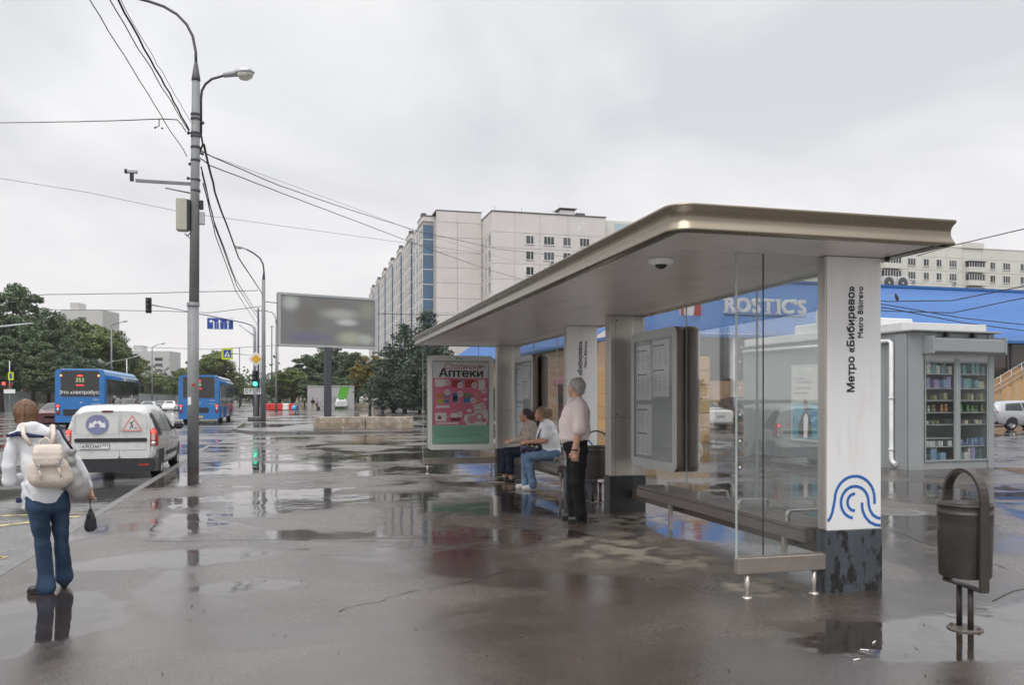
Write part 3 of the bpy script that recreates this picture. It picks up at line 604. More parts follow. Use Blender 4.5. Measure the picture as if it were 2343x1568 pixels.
def catmull(a, n):
    """dense Catmull-Rom through rows of array a"""
    a = np.asarray(a, float); k = len(a); out = []
    for t in np.linspace(0, k - 1, n):
        i = min(int(t), k - 2); f = t - i; p0, p1, p2, p3 = a[max(i - 1, 0)], a[i], a[i + 1], a[min(i + 2, k - 1)]
        out.append(.5 * (2 * p1 + (p2 - p0) * f + (2 * p0 - 5 * p1 + 4 * p2 - p3) * f * f + (3 * p1 - p0 - 3 * p2 + p3) * f ** 3))
    return np.array(out)
class Loft:
    """car body: stations (y, zb, zm, zbelt, zrail, ztop, wb, wm, wbelt, wtop)"""
    def __init__(s, st, nu=70):
        s.st = np.array(st, float); s.ys = s.st[:, 0]; s.D = np.array([np.interp(np.linspace(0, len(st) - 1, nu), range(len(st)), s.st[:, j]) for j in range(10)]).T
        k = np.array([.25, .5, .25]); E = s.D.copy()
        for _ in range(2):
            E[1:-1, 1:] = .25 * E[:-2, 1:] + .5 * E[1:-1, 1:] + .25 * E[2:, 1:]
        s.D = E; s.cache = {}
    def ring(s, r, n=44):
        y, zb, zm, ze, zr, zt, wb, wm, we, wt = r
        h = [(0, zb), (wb * .7, zb), (wb, zb + .02), (wm, zm), (we, ze), (wt, zr), (wt * .62, zt), (0, zt + .008)]
        full = h + [(-a, c) for a, c in h[-2:0:-1]]; full = full + full[:1]
        return [(a, y, c) for a, c in catmull(full, n)[:-1]]
    def row(s, y): return np.array([np.interp(y, s.D[:, 0], s.D[:, j]) for j in range(10)])
    def side(s, y, z):
        k = round(y, 3)
        if k not in s.cache:
            a = np.array(s.ring(s.row(y), 120)); a = a[(a[:, 0] > .02)]; o = np.argsort(a[:, 2]); s.cache[k] = (a[o, 2], a[o, 0])
        zz, xx = s.cache[k]; return float(np.interp(z, zz, xx))
    def body(s):
        b = MB(); P = [s.ring(r) for r in s.D]; b.grid(P, True, True)
        for row in (P[0], P[-1]): n = len(row); b.add(row, [tuple(range(n))])
        return b
    def patch(s, poly, sx, off=.006):
        ys = [p[0] for p in poly]; y0, y1 = min(ys), max(ys); n = len(poly); ny = 12 if y1 - y0 > .1 else 2; rows = []
        for i in range(ny + 1):               # follow the curve of the body between the outline's edges
            y = min(max(y0 + (y1 - y0) * i / ny, y0 + 1e-4), y1 - 1e-4); zs = []
            for k in range(n):
                (ya, za), (yb, zb_) = poly[k], poly[(k + 1) % n]
                if (ya - y) * (yb - y) <= 0 and abs(yb - ya) > 1e-9: zs.append(za + (zb_ - za) * (y - ya) / (yb - ya))
            if not zs: continue
            lo, hi = min(zs), max(zs); rows.append([(sx * (s.side(y, lo + (hi - lo) * j / 6) + off), y, lo + (hi - lo) * j / 6) for j in range(7)])
        b = MB(); b.grid(rows); return b
def wheel(parent, x, y, r, wd, sx, spokes=7):
    w_ = MB(); w_.lathe([(r * .62, -wd / 2), (r * .9, -wd / 2), (r, -wd * .36), (r, wd * .36), (r * .9, wd / 2), (r * .62, wd / 2)], 26, axis='x'); o = w_.build('wheel', m_tyre, parent); o.location = (x, y, r)
    b = MB(); b.lathe([(r * .64, wd * .5 * sx), (r * .6, wd * .46 * sx), (r * .55, wd * .36 * sx)], 26, axis='x')
    for i in range(spokes):
        a = 2 * math.pi * i / spokes; ca, sa = math.cos(a), math.sin(a); q = lambda rr, t: (wd * .43 * sx, rr * ca - t * sa, rr * sa + t * ca)
        b.add([q(.05 * r, -.13 * r), q(.58 * r, -.09 * r), q(.58 * r, .09 * r), q(.05 * r, .13 * r)], [(0, 1, 2, 3)])
    b.lathe([(0, wd * .47 * sx), (.13 * r, wd * .45 * sx)], 10, axis='x'); b.build('rim', m_rim, o)
    b = MB(); b.lathe([(0, wd * .25 * sx), (r * .6, wd * .25 * sx)], 16, axis='x'); b.build('hub', m_trim, o)
def disc(cy, cz, r_, n=20, a0=0, a1=360): return [(cy + r_ * math.cos(R(a0 + (a1 - a0) * i / n)), cz + r_ * math.sin(R(a0 + (a1 - a0) * i / n))) for i in range(n if a1 - a0 == 360 else n + 1)]
def flat(parent, name, poly, y, m, t=.012):
    b = MB(); b.prism(poly, lambda a, c, q: (a, q, c), y - t, y + .02); return b.build(name, m, parent)
def rq(x0, x1, z0, z1, r_=.02): return rrect(abs(x1 - x0), abs(z1 - z0), min(r_, abs(x1 - x0) / 2.1, abs(z1 - z0) / 2.1), 4, (x0 + x1) / 2, (z0 + z1) / 2)
def basic_car(name, label, loc, rz, st, paint, axles, r_, wins, ws, rear_glass, lamps, group=None, lit=False, plate=(0, .62), headlit=False, bumper=None):
    t = thing(name, label, 'car', loc, rz, group); lf = Loft(st); lf.body().build('body', paint, t)
    L_ = st[-1][0]
    for ay in axles:
        for sx in (-1, 1):
            lf.patch(disc(ay, r_ * .98, r_ * 1.17), sx, .004).build('wheel_arch', m_trim, t); wheel(t, sx * (lf.side(ay, r_) - .085), ay, r_, .20, sx)
    for poly in wins:
        for sx in (-1, 1): lf.patch(poly, sx, .005).build('side_window', m_cglass, t)
    for nm, (ya, yb, fr) in (('windscreen', ws), ('rear_window', rear_glass)):
        rows = []
        for i in range(7):
            y = ya + (yb - ya) * i / 6; r0 = lf.row(y); n = 9; _, zb, zm, ze, zr, zt, wb, wm, we, wt = r0
            rows.append([(wt * fr * (2 * j / (n - 1) - 1), y + (.006 if nm == 'windscreen' else -.006), zt + .012 - (zt - zr) * max(0, (abs(2 * j / (n - 1) - 1) * fr - .6) / .4) ) for j in range(n)])
        b = MB(); b.grid(rows); b.build(nm, m_cglass, t)
    for sx in (-1, 1):
        x0, x1, z0, z1, y0 = lamps[0]; flat(t, 'tail_lamp', rq(sx * x0, sx * x1, z0, z1, .03), y0, m_redlit if lit else m_red, .03)
        x0, x1, z0, z1, y0 = lamps[1]; b = MB(); b.prism(rq(sx * x0, sx * x1, z0, z1, .04), lambda a, c, q: (a, q, c), y0 - .05, y0 + .02); b.build('headlamp', m_headlit if headlit else m_clear, t)
        ym = ws[0] - .25 if ws[0] < ws[1] else ws[1] - .2; mz = lf.row(ym)[3] + .08; mxx = lf.side(ym, mz)
        b = MB(); b.box(sx * (mxx + .02), sx * (mxx + .19), ym - .06, ym + .06, mz - .06, mz + .07, .03); b.box(sx * (mxx - .02), sx * (mxx + .03), ym - .02, ym + .03, mz - .05, mz); b.build('mirror', m_trim, t)
    flat(t, 'number_plate', rq(-.26, .26, plate[1] - .056, plate[1] + .056, .01), plate[0], m_plate, .02)
    if bumper:
        x_, z0, z1, y0, m_ = bumper; flat(t, 'bumper', rq(-x_, x_, z0, z1, .06), y0, m_, .03)
    # door seams and handles
    for sx in (-1, 1):
        for ay in ((axles[0] + axles[1]) / 2 + .05, axles[1] - .55):
            lf.patch([(ay, .34), (ay + .012, .34), (ay + .012, st[4][3] - .01), (ay, st[4][3] - .01)], sx, .003).build('door_seam', m_seam, t)
    return t
def paint(name, col): return mat(name, col, .22, metal=.15, var=.04, scale=2, coat=.8, dirt=tuple(.6 * c + .03 for c in col), dscale=2.5, dpos=(.55, .85))
sedan = [(0, .40, .58, .80, .88, .90, .62, .70, .68, .55), (.06, .32, .60, .90, .98, 1.0, .74, .81, .79, .66), (.5, .22, .6, .95, 1.02, 1.05, .80, .86, .83, .70), (.78, .2, .6, .96, 1.06, 1.10, .80, .86, .83, .68), (1.25, .2, .6, .96, 1.32, 1.38, .8, .86, .83, .59), (1.65, .2, .6, .96, 1.40, 1.46, .8, .86, .83, .58), (2.4, .2, .6, .95, 1.40, 1.465, .8, .86, .83, .58), (2.8, .2, .6, .95, 1.30, 1.37, .8, .86, .83, .59), (3.4, .2, .6, .94, 1.0, 1.03, .8, .86, .82, .68), (3.95, .22, .58, .82, .87, .90, .79, .84, .80, .66), (4.25, .28, .52, .68, .74, .77, .72, .78, .74, .6), (4.36, .38, .5, .6, .64, .66, .58, .62, .6, .5)]
swin = [[(1.0, .99), (1.42, 1.33), (2.05, 1.36), (2.05, .985)], [(2.12, .985), (2.12, 1.36), (2.5, 1.34), (3.05, 1.02), (3.05, .98)]]
suv = [(0, .5, .7, .98, 1.22, 1.26, .7, .78, .72, .55), (.06, .4, .7, 1.06, 1.40, 1.46, .8, .88, .84, .60), (.35, .3, .7, 1.08, 1.56, 1.63, .84, .92, .88, .64), (1.0, .28, .7, 1.08, 1.62, 1.69, .84, .92, .88, .66), (2.3, .28, .7, 1.06, 1.62, 1.69, .84, .92, .88, .66), (2.75, .28, .7, 1.05, 1.50, 1.57, .84, .92, .88, .66), (3.35, .28, .7, 1.03, 1.10, 1.14, .84, .92, .87, .72), (4.1, .3, .66, .95, 1.0, 1.04, .83, .9, .85, .7), (4.4, .36, .6, .8, .86, .9, .76, .82, .78, .62), (4.5, .45, .58, .7, .74, .77, .6, .66, .62, .5)]
uwin = [[(.45, 1.12), (.62, 1.50), (1.55, 1.56), (1.55, 1.10)], [(1.62, 1.10), (1.62, 1.56), (2.4, 1.54), (3.0, 1.13), (3.0, 1.09)]]
def put_sedan(name, label, p, rz, col, lit=False, headlit=False):
    return basic_car(name, label, p, rz, sedan, col, (.85, 3.45), .31, swin, (3.28, 2.6, .92), (.82, 1.5, .9), ((.42, .74, .72, .90, .075), (.36, .68, .60, .74, 4.30)), lit=lit, headlit=headlit, plate=(.02, .66))
def put_suv(name, label, p, rz, col, lit=False):
    return basic_car(name, label, p, rz, suv, col, (.85, 3.5), .35, uwin, (3.3, 2.55, .9), (.07, .33, .85), ((.46, .82, .95, 1.08, .055), (.4, .72, .72, .86, 4.38)), lit=lit, plate=(.03, .72), bumper=(.82, .36, .58, .06, m_trim))
def road(x, y, d=None):
    p = onz(x, y, ROADZ) if d is None else at(x, 914, d); p.z = ROADZ; return p
# dark red sedan braking behind the woman
p = at(118, 914, 46.5); put_sedan('sedan', 'dark red sedan with lit tail lamp waiting left of the first bus', (p.x - .1, p.y, ROADZ), 0, paint('dark_red_paint', (.075, .012, .016)), lit=True)
p = at(385, 914, 112); put_sedan('sedan', 'white oncoming sedan with both headlamps lit', (p.x, p.y + 4, ROADZ), R(180), paint('white_car_paint', (.72, .72, .72)), headlit=True)
p = at(360, 914, 122); put_sedan('sedan', 'dark oncoming sedan tucked behind the white one with lit headlamps', (p.x, p.y + 6, ROADZ), R(180), paint('dark_car_paint', (.06, .065, .07)))
p = at(334, 914, 84); put_sedan('sedan', 'silver grey sedan driving on ahead beside the first bus', (p.x, p.y, ROADZ), 0, paint('silver_paint', (.42, .43, .44)))
# cars in the market car park, seen through the glazing
p = onz(1640, 984); put_sedan('sedan', 'white sedan parked in front of the tan market wall', (p.x + .25, p.y, 0), R(8), paint('white_car_paint', (.72, .72, .72)))
p = onz(1700, 980); put_suv('suv', 'dark grey off-roader parked behind the white sedan', (p.x + 2.0, p.y + 5.0, 0), R(168), paint('graphite_paint', (.045, .05, .055)))
p = onz(2286, 985); hq = put_suv('hatchback', 'silver car parked beyond the grey kiosk', (p.x, p.y + .9, 0), R(-92), paint('hatch_silver', (.33, .34, .36))); hq.scale = (1, .95, .88)
p = onz(812, 937.5); put_suv('suv', 'white off-roader with dark rear bumper in front of the green striped container', (p.x - 2.0, p.y - 1, 0), R(8), paint('white_car_paint', (.72, .72, .72)))
p = onz(955, 938); put_sedan('sedan', 'dark car half hidden behind the shelter, beside the concrete blocks', (p.x + .3, p.y + 2, 0), R(80), paint('dark_car_paint', (.06, .065, .07)))
p = onz(905, 936.5); put_sedan('sedan', 'dark blue car parked under the trees behind the person with a pink umbrella', (p.x - 5, p.y + 6, 0), R(75), paint('navy_paint', (.02, .03, .07)))
p = onz(868, 936.5); put_sedan('sedan', 'white car parked behind the person with a pink umbrella', (p.x + 4, p.y + 5, 0), R(170), paint('white_car_paint', (.72, .72, .72)))

# ---------------------------------------------------------------- white panel van
vp = mat('white_van_paint', (.57, .575, .565), .26, metal=.1, var=.05, scale=2, coat=.7, dirt=(.40, .395, .38), dscale=2.2, dpos=(.5, .8))
st = [(0, .46, .78, 1.05, 1.46, 1.54, .74, .80, .80, .60), (.05, .40, .78, 1.06, 1.52, 1.615, .80, .86, .845, .665), (.35, .30, .76, 1.07, 1.585, 1.665, .82, .88, .865, .68), (1.0, .26, .74, 1.06, 1.60, 1.685, .82, .88, .865, .68), (2.0, .24, .72, 1.04, 1.575, 1.66, .82, .88, .86, .67), (2.5, .24, .72, 1.03, 1.50, 1.58, .82, .88, .86, .67), (3.05, .24, .72, 1.01, 1.24, 1.31, .82, .88, .85, .68), (3.55, .24, .7, .97, 1.03, 1.07, .81, .87, .83, .70), (4.15, .26, .64, .85, .91, .95, .79, .84, .79, .66), (4.42, .34, .55, .7, .76, .79, .72, .77, .72, .58), (4.5, .42, .52, .6, .64, .66, .6, .64, .6, .5)]
p = onz(252, 1100, ROADZ); VX, VY = -3.62, 18.55
t = thing('panel_van', 'white panel van with road works signs on its rear doors at the kerb', 'van', (VX, VY, ROADZ), R(0.6)); t.scale = (1, 1, .925)
lf = Loft(st); lf.body().build('body', vp, t)
for ay in (.82, 3.72):
    for sx in (-1, 1):
        lf.patch(disc(ay, .31, .375), sx, .004).build('wheel_arch', m_trim, t); wheel(t, sx * (lf.side(ay, .32) - .085), ay, .315, .20, sx, 5)
for sx in (-1, 1):
    lf.patch([(.10, .98), (.10, 1.44), (.16, 1.50), (.30, 1.50), (.60, 1.10), (.66, .99)], sx, .004).build('corner_panel', m_trim, t)
    lf.patch([(1.50, 1.06), (1.28, 1.52), (2.02, 1.53), (2.16, 1.05)], sx, .004).build('blanked_window', mat('grey_van_panel', (.30, .31, .31), .3, coat=.4), t)
    lf.patch([(.74, 1.08), (.52, 1.50), (1.20, 1.52), (1.42, 1.07)], sx, .004).build('blanked_window', mat('grey_van_panel', (.30, .31, .31), .3, coat=.4), t)
    lf.patch([(2.26, 1.05), (2.12, 1.50), (2.45, 1.45), (3.0, 1.10), (3.02, 1.04)], sx, .005).build('side_window', m_cglass, t)
    for a in (1.46, 2.2, 3.2): lf.patch([(a, .40), (a + .012, .40), (a + .012, 1.0), (a, 1.0)], sx, .003).build('door_seam', m_seam, t)
    lf.patch([(1.35, .46), (3.2, .46), (3.2, .56), (1.35, .56)], sx, .008).build('rubbing_strip', m_trim, t)
    for a in (1.98, 2.30): b = MB(); x_ = sx * (lf.side(a, .90) + .012); b.box(x_ - .012, x_ + .012, a, a + .15, .88, .92, .008); b.build('door_handle', vp, t)
    x_ = lf.side(2.95, 1.1); b = MB(); b.box(sx * (x_ + .03), sx * (x_ + .24), 2.86, 2.98, 1.03, 1.22, .05); b.box(sx * (x_ - .02), sx * (x_ + .05), 2.92, 2.98, 1.04, 1.10); b.build('mirror', m_trim, t)
    # tall tail lamp wrapping the corner
    P = []
    for z, dx in ((.76, 0), (.86, 0), (.98, 0), (1.06, 0), (1.15, .01)):
        xo = lf.side(.12, z); P.append([(sx * (xo - .135 + .05 * (z - .76)), -.012 + .06 * max(0, z - 1.0), z), (sx * (xo - .05), -.004 + .06 * max(0, z - 1.0), z), (sx * (xo + .004), .05, z), (sx * (xo + .008), .15, z)])
    b = MB(); b.grid(P); lamp = b.build('tail_lamp', m_red, t)
    b = MB(); b.lathe([(0, -.028), (.03, -.024), (.042, -.012)], 16, (sx * (.80), 0, 1.08), axis='y'); b.build('brake_light', m_redlit, lamp)
    b = MB(); b.lathe([(0, -.026), (.03, -.022), (.045, -.010)], 16, (sx * (.80), 0, .82), axis='y'); b.build('reversing_light', m_clear, lamp)
    b = MB(); b.box(sx * .765, sx * .835, -.024, -.008, .885, 1.03, .01); b.build('lamp_lens', mat('lamp_lens', (.55, .38, .34), .2, coat=.5), lamp)
    P = [[(sx * (lf.side(.1, z) - .10), .0 + .10 * (z - 1.17), z), (sx * (lf.side(.1, z) + .002), .07 + .05 * (z - 1.17), z)] for z in (1.155, 1.3, 1.42, 1.5)]
    b = MB(); b.grid(P); b.build('corner_glass', m_cglass, t)
# rear doors, proud of the body with a recessed joint
fz = lambda y0, k: (lambda a, c, q: (a, q + max(0, c - 1.02) * k, c))
for x0, x1, r_ in ((-.735, .155, .10), (.163, .735, .10)):
    prd = rrect(x1 - x0, 1.03, .11, 5, (x0 + x1) / 2, .975)
    b = MB(); b.prism(prd, fz(0, .075), -.030, .03); dr = b.build('rear_door', vp, t)
    prd = rrect(x1 - x0 - .07, .42, .06, 5, (x0 + x1) / 2 + (.02 if x0 < 0 else -.02), 1.24)
    b = MB(); n = len(prd); f_ = fz(0, .075); inn = rrect(x1 - x0 - .086, .404, .055, 5, (x0 + x1) / 2 + (.02 if x0 < 0 else -.02), 1.24)
    b.add([f_(a, c, -.0315) for a, c in prd] + [f_(a, c, -.0315) for a, c in inn], [(i, (i + 1) % n, n + (i + 1) % n, n + i) for i in range(n)]); b.build('pressed_edge_shade', mat('door_shadow_line', (.35, .35, .34), .5), dr)  # shade line of the door pressing, painted as a flat grey ring
flat(t, 'door_trim', rrect(1.36, .085, .03, 4, 0.0, .90), -.030, m_trim, .018)
flat(t, 'plate_recess', rrect(1.32, .17, .04, 4, 0.0, .765), -.0275, mat('recess_paint', (.60, .60, .59), .3, coat=.5), .006)
pl = flat(t, 'number_plate', rrect(.545, .135, .012, 3, -.30, .765), -.034, m_trim, .012); b = MB(); b.quad((-.565, -.0475, .708), (-.035, -.0475, .708), (-.035, -.0475, .822), (-.565, -.0475, .822)); b.build('plate_face', m_plate, pl)
text('plate_number', 'к903мт', .115, m_black, pl, (-.355, -.0485, .764), '-Y', ext=.0005, bold=.008); text('plate_region', '797', .082, m_black, pl, (-.105, -.0485, .776), '-Y', ext=.0005)
flat(t, 'high_brake_lamp', rrect(.22, .045, .02, 3, -.07, 1.535), .02, mat('dark_lamp', (.12, .03, .035), .3), .03)
b = MB(); b.prism(rrect(1.66, .30, .10, 5, 0, .34), lambda a, c, q: (a, q, c), -.05, .16); b.build('rear_bumper', m_trim, t)
for sx in (-1, 1):
    b = MB(); b.prism([(-.05, .20), (.02, .50), (.10, .66), (.42, .68), (.55, .50), (.42, .22)], lambda a, c, q: (q, a, c), sx * .78, sx * .895); b.build('bumper_corner', m_trim, t)
    flat(t, 'reflector', rrect(.2, .035, .01, 3, sx * .62, .345), -.051, m_red, .006)
# magnetic signs
sg = mat('faded_sign_blue', (.17, .18, .31), .5); sr = mat('faded_sign_red', (.52, .22, .19), .5); sk = mat('sign_black', (.05, .05, .045), .5)
y_ = lambda z: -.036 + max(0, z - 1.02) * .075
def decal(name, poly, m, par, e=0.0):
    b = MB(); b.add([(a, y_(c) - e, c) for a, c in poly], [tuple(range(len(poly)))]); return b.build(name, m, par)
ds = decal('round_sign', [(-.26 + .215 * math.cos(i * math.pi / 16), 1.25 + .215 * math.sin(i * math.pi / 16)) for i in range(32)], sg, t)
for sx in (-1, 1):
    a0 = R(-45) if sx > 0 else R(-135); tr = lambda u, v: (-.26 + sx * .015 + u * math.cos(a0) - v * math.sin(a0), 1.315 + u * math.sin(a0) + v * math.cos(a0))
    decal('arrow', [tr(u, v) for u, v in ((0, -.032), (.10, -.032), (.10, -.075), (.20, 0), (.10, .075), (.10, .032), (0, .032))], m_plate, ds, .002)
tri = lambda s_: [(.395 + s_ * .215 * math.cos(R(a)), 1.215 + s_ * .225 * math.sin(R(a))) for a in (90, 210, 330)]
ds = decal('triangle_sign', tri(1.1), sr, t); decal('triangle_field', tri(.82), vp, ds, .0015)
decal('worker', [(.40, 1.30), (.375, 1.305), (.35, 1.28), (.345, 1.25), (.355, 1.25), (.365, 1.27), (.385, 1.28), (.37, 1.235), (.375, 1.215), (.345, 1.15), (.36, 1.148), (.39, 1.20), (.40, 1.21), (.40, 1.15), (.415, 1.15), (.418, 1.215), (.395, 1.245), (.41, 1.275)], sk, ds, .003)
decal('worker_head', [(.42 + .016 * math.cos(i * .7), 1.315 + .016 * math.sin(i * .7)) for i in range(9)], sk, ds, .003); decal('rubble', [(.425, 1.15), (.465, 1.18), (.495, 1.15)], sk, ds, .003)
b = MB(); b.lathe([(.020, -.0), (.030, 0)], 12, (-.52, .018, 1.535), axis='y', a0=R(40), a1=R(320)); b.build('logo', sg, t)

# ---------------------------------------------------------------- buses
m_bus = mat('bus_blue', (.008, .145, .42), .25, var=.06, scale=1, coat=.7, dirt=(.01, .10, .28), dscale=1.2, dpos=(.5, .8)); m_bglass = mat('bus_dark_glass', (.012, .014, .017), .07, spec=.8, var=.2)
m_busroof = mat('bus_roof_blue', (.16, .30, .50), .35, var=.1); m_led = mat('led_route_sign', (.12, .16, .06), .5, emit=(.55, .75, .3), estr=.55); m_bwhite = mat('white_vinyl', (.72, .72, .72), .4)
def bus(loc, rz, label, number, ad, L_=11.8):
    t = thing('bus', label, 'bus', loc, rz); W = 1.275
    pr = rrect(2 * W, 2.66, .16, 4, 0, 1.68)
    b = MB(); b.prism(pr, lambda a, c, q: (a, q, c), .05, L_, smooth=True); b.build('body', m_bus, t)
    b = MB(); b.prism([(-W + .02, 2.75), (W - .02, 2.75), (W - .10, 3.10), (W - .32, 3.26), (-W + .32, 3.26), (-W + .10, 3.10)], lambda a, c, q: (a, q, c), .03, L_ - .5); b.build('roof_shroud', m_busroof if ad else m_bus, t)
    # rear
    flat(t, 'rear_panel', rq(-W + .03, W - .03, .40, 3.20, .12), .03, m_bus, .03)
    flat(t, 'rear_window', rq(-.97, .97, 1.75, 3.14, .06), .0, m_bglass, .012); flat(t, 'grille', rq(-.62, .62, .78, 1.12, .12) if not ad else rq(-.85, .85, .72, 1.06, .05), .0, m_trim, .02)
    flat(t, 'bumper', rq(-W + .02, W - .02, .36, .62, .08), .0, m_bus, .05)
    for sx in (-1, 1):
        lp = flat(t, 'tail_lamp', rq(sx * 1.02, sx * 1.2, .78, 1.36, .06), .0, m_trim, .03)
        for z, m_ in ((1.24, m_redlit), (1.06, m_clear), (.9, m_red)):
            b = MB(); b.lathe([(0, -.05), (.06, -.045), (.075, -.03)], 14, (sx * 1.11, 0, z), axis='y'); b.build('lens', m_, lp)
        flat(t, 'corner_lamp', rq(sx * .90, sx * 1.0, 2.83, 2.93, .045), -.01, m_amb if ad else m_red, .02)
    flat(t, 'high_brake_lamp', rq(-.13, .13, 2.84, 2.90, .01), -.01, m_redlit, .02)
    text('route_number', number, .30, m_led, t, (0, -.02, 2.63), '-Y', ext=.004, bold=.012)
    text('exit_notice', 'ВЫХОД', .10, m_redlit, t, (0, -.02, 2.36), '-Y', ext=.003)
    flat(t, 'number_plate', rq(-.26, .26, .45, .57, .01), -.045, m_yplate, .02)
    text('fleet_number', '430910', .10, m_bwhite, t, (.82, -.01, 1.58), '-Y', ext=.003); text('fleet_lettering', 'mosgortrans', .08, m_bwhite, t, (.82, -.01, 1.36), '-Y', ext=.003)
    b = MB(); b.lathe([(.035, -.008), (.055, -.008)], 14, (.05, 0, 1.44), axis='y', a0=R(40), a1=R(330)); b.build('emblem', m_bwhite, t)
    if ad: text('advert', 'Это электробус.', .265, m_bwhite, t, (0, -.02, 1.97), '-Y', ext=.003, bold=.012)
    # right and left sides
    for sx in (-1, 1):
        b = MB(); b.box(sx * (W - .02), sx * (W + .008), .42, L_ - .2, 1.02 if ad else 1.15, 2.72, .03); sg_ = b.build('side_glazing', m_bglass, t)
        y = 1.6
        while y < L_ - 1:
            b = MB(); b.box(sx * (W + .004), sx * (W + .014), y, y + .07, 1.05, 2.70); b.build('window_pillar', m_trim, t); y += 1.55
        for y in (1.3, 5.2, 9.6):
            if sx > 0:
                for k in (0, .62):
                    b = MB(); b.box(W + .006, W + .02, y + k, y + k + .58, .42, 2.55, .02); dd = b.build('door_leaf', m_bglass if ad else m_bus, t)
                    b = MB(); b.box(W + .018, W + .024, y + k + .08, y + k + .5, .7, 2.45, .02); b.build('door_window', m_bglass, dd)
        if ad and sx > 0: text('advert', 'Это электробус.', 1.02, m_bwhite, t, (W + .03, 6.2, 1.42), '+X', ext=.003, bold=.012)
        for y in (2.6, 8.9):
            b = MB(); b.add([(sx * (W + .009), y + .62 * math.cos(i * math.pi / 12), .42 + .62 * math.sin(i * math.pi / 12)) for i in range(13)], [tuple(range(13))]); b.build('wheel_arch', m_trim, t); wheel(t, sx * (W - .15), y, .48, .28, sx, 6)
        b = MB(); b.box(sx * (W + .12), sx * (W + .32), L_ + .1, L_ + .24, 2.05, 2.62, .05); b.tube([(sx * (W - .05), L_ - .1, 2.75), (sx * (W + .2), L_ + .15, 2.78), (sx * (W + .22), L_ + .17, 2.6)], .03, 8); b.build('mirror', m_trim, t)
    b = MB(); b.quad((-W + .05, L_ + .002, 1.1), (W - .05, L_ + .002, 1.1), (W - .05, L_ + .002, 3.0), (-W + .05, L_ + .002, 3.0)); b.build('windscreen', m_bglass, t)
    return t
p = at(183, 914, 46.5); bus((p.x, p.y, ROADZ), R(1.0), 'blue electric bus on route 353 with white slogan on its dark rear window', '353', True).scale = (1, 1, 1.04)
p = at(455, 914, 54.5); bus((p.x, p.y, ROADZ), R(-0.5), 'blue bus with a plain rear window pulling away past the kerb', '60', False)
# ================================================================ lamp columns, signals, signs, cables
m_pole = mat('grey_pole_paint', (.20, .205, .21), .5, var=.12, scale=3, dirt=(.12, .12, .12), dscale=2, dpos=(.5, .75)); m_dpole = mat('dark_steel_tube', (.055, .058, .07), .5); m_cab = mat('cream_cabinet', (.42, .41, .34), .5, var=.08)
m_wire = mat('black_cable', (.012, .012, .014), .6); m_alu = mat('galvanised', (.42, .43, .44), .4, metal=.5); m_lens = mat('lamp_lens_glass', (.62, .62, .52), .15, trans=.3)
m_sblue = mat('sign_blue', (.015, .06, .30), .4); m_swhite = mat('sign_white', (.75, .75, .74), .4); m_syel = mat('sign_yellow_green', (.62, .68, .03), .4); m_sor = mat('sign_amber', (.75, .40, .02), .4); m_sback = mat('sign_back_grey', (.35, .36, .36), .5)
m_green = mat('green_signal', (.05, .7, .4), .3, emit=(.05, 1, .6), estr=3.5); m_siglens = mat('unlit_signal_lens', (.03, .035, .035), .2)
def luminaire(par, a, b_, wd=.28):
    """street lamp head from a to b"""
    a, b_ = Vector(a), Vector(b_); t_ = (b_ - a); L_ = t_.length; t_.normalize(); s_ = t_.cross(Vector((0, 0, 1))).normalized(); u = s_.cross(t_)
    def ringp(f, w_, h0, h1, n=10): return [a + t_ * (f * L_) + s_ * (w_ * math.cos(2 * math.pi * i / n)) + u * ((h1 if math.sin(2 * math.pi * i / n) > 0 else h0) * math.sin(2 * math.pi * i / n)) for i in range(n)]
    b = MB(); b.grid([ringp(-.02, .03, .03, .04), ringp(0, .06, .05, .06), ringp(.38, .09, .05, .09), ringp(.46, wd * .42, .06, .12), ringp(.7, wd * .5, .05, .14), ringp(.92, wd * .4, .03, .10), ringp(1, .02, .01, .02)], True, True); h = b.build('lamp_head', m_alu, par)
    b = MB(); b.grid([ringp(.44, wd * .3, .05, -.02), ringp(.52, wd * .42, .14, -.02), ringp(.72, wd * .44, .17, -.02), ringp(.9, wd * .34, .12, -.02), ringp(.97, .03, .02, -.01)], True, True); b.build('lamp_lens', m_lens, h)
pb = onz(442, 1069); D0 = 19.1
t = thing('street_lamp', 'tall grey concrete street lamp with camera, cabinets and cables at the kerb', 'street lamp', (pb.x, pb.y, 0))
def LP(x, y, d=D0): v = at(x, y, d) - Vector((pb.x, pb.y, 0)); return v
b = MB(); b.tube([(0, 0, -.1), (0, 0, 3.75)], .125, 18); b.lathe([(.14, 3.68), (.14, 3.76), (.10, 3.77)], 18); b.build('pole_base', m_pole, t)
b = MB(); b.tube([(.02, 0, 3.7), (.06, 0, 8.85)], [.11, .088], 18); b.build('pole_shaft', m_pole, t)
b = MB(); top = Vector((.06, 0, 8.85)); b.tube([top, top + Vector((0, 0, .05)), top + Vector((0, 0, .42))], [.098, .098, .038], 14); b.build('pole_cap', m_dpole, t)
b = MB(); b.tube([top + Vector((0, 0, .4))] + [LP(x, y) for x, y in ((448, 118), (441, 82), (427, 55), (405, 32), (375, 14), (340, 2), (300, -8), (240, -18))], .032, 10); b.build('lamp_arm', m_dpole, t); luminaire(t, LP(240, -18), LP(165, -30))
b = MB(); b.tube([LP(460, 305), LP(460, 225), LP(462, 207), LP(470, 192), LP(485, 180), LP(514, 172)], .028, 10); b.build('lamp_arm', m_dpole, t); luminaire(t, LP(512, 172), LP(582, 165), .34)
for z in (8.05, 7.95, 7.62, 7.55, 7.3, 7.0, 6.55, 6.3):
    b = MB(); b.lathe([(.10, z), (.108, z + .005), (.108, z + .05), (.10, z + .055)], 14, (.05, 0, 0)); b.build('strap', m_dpole, t)
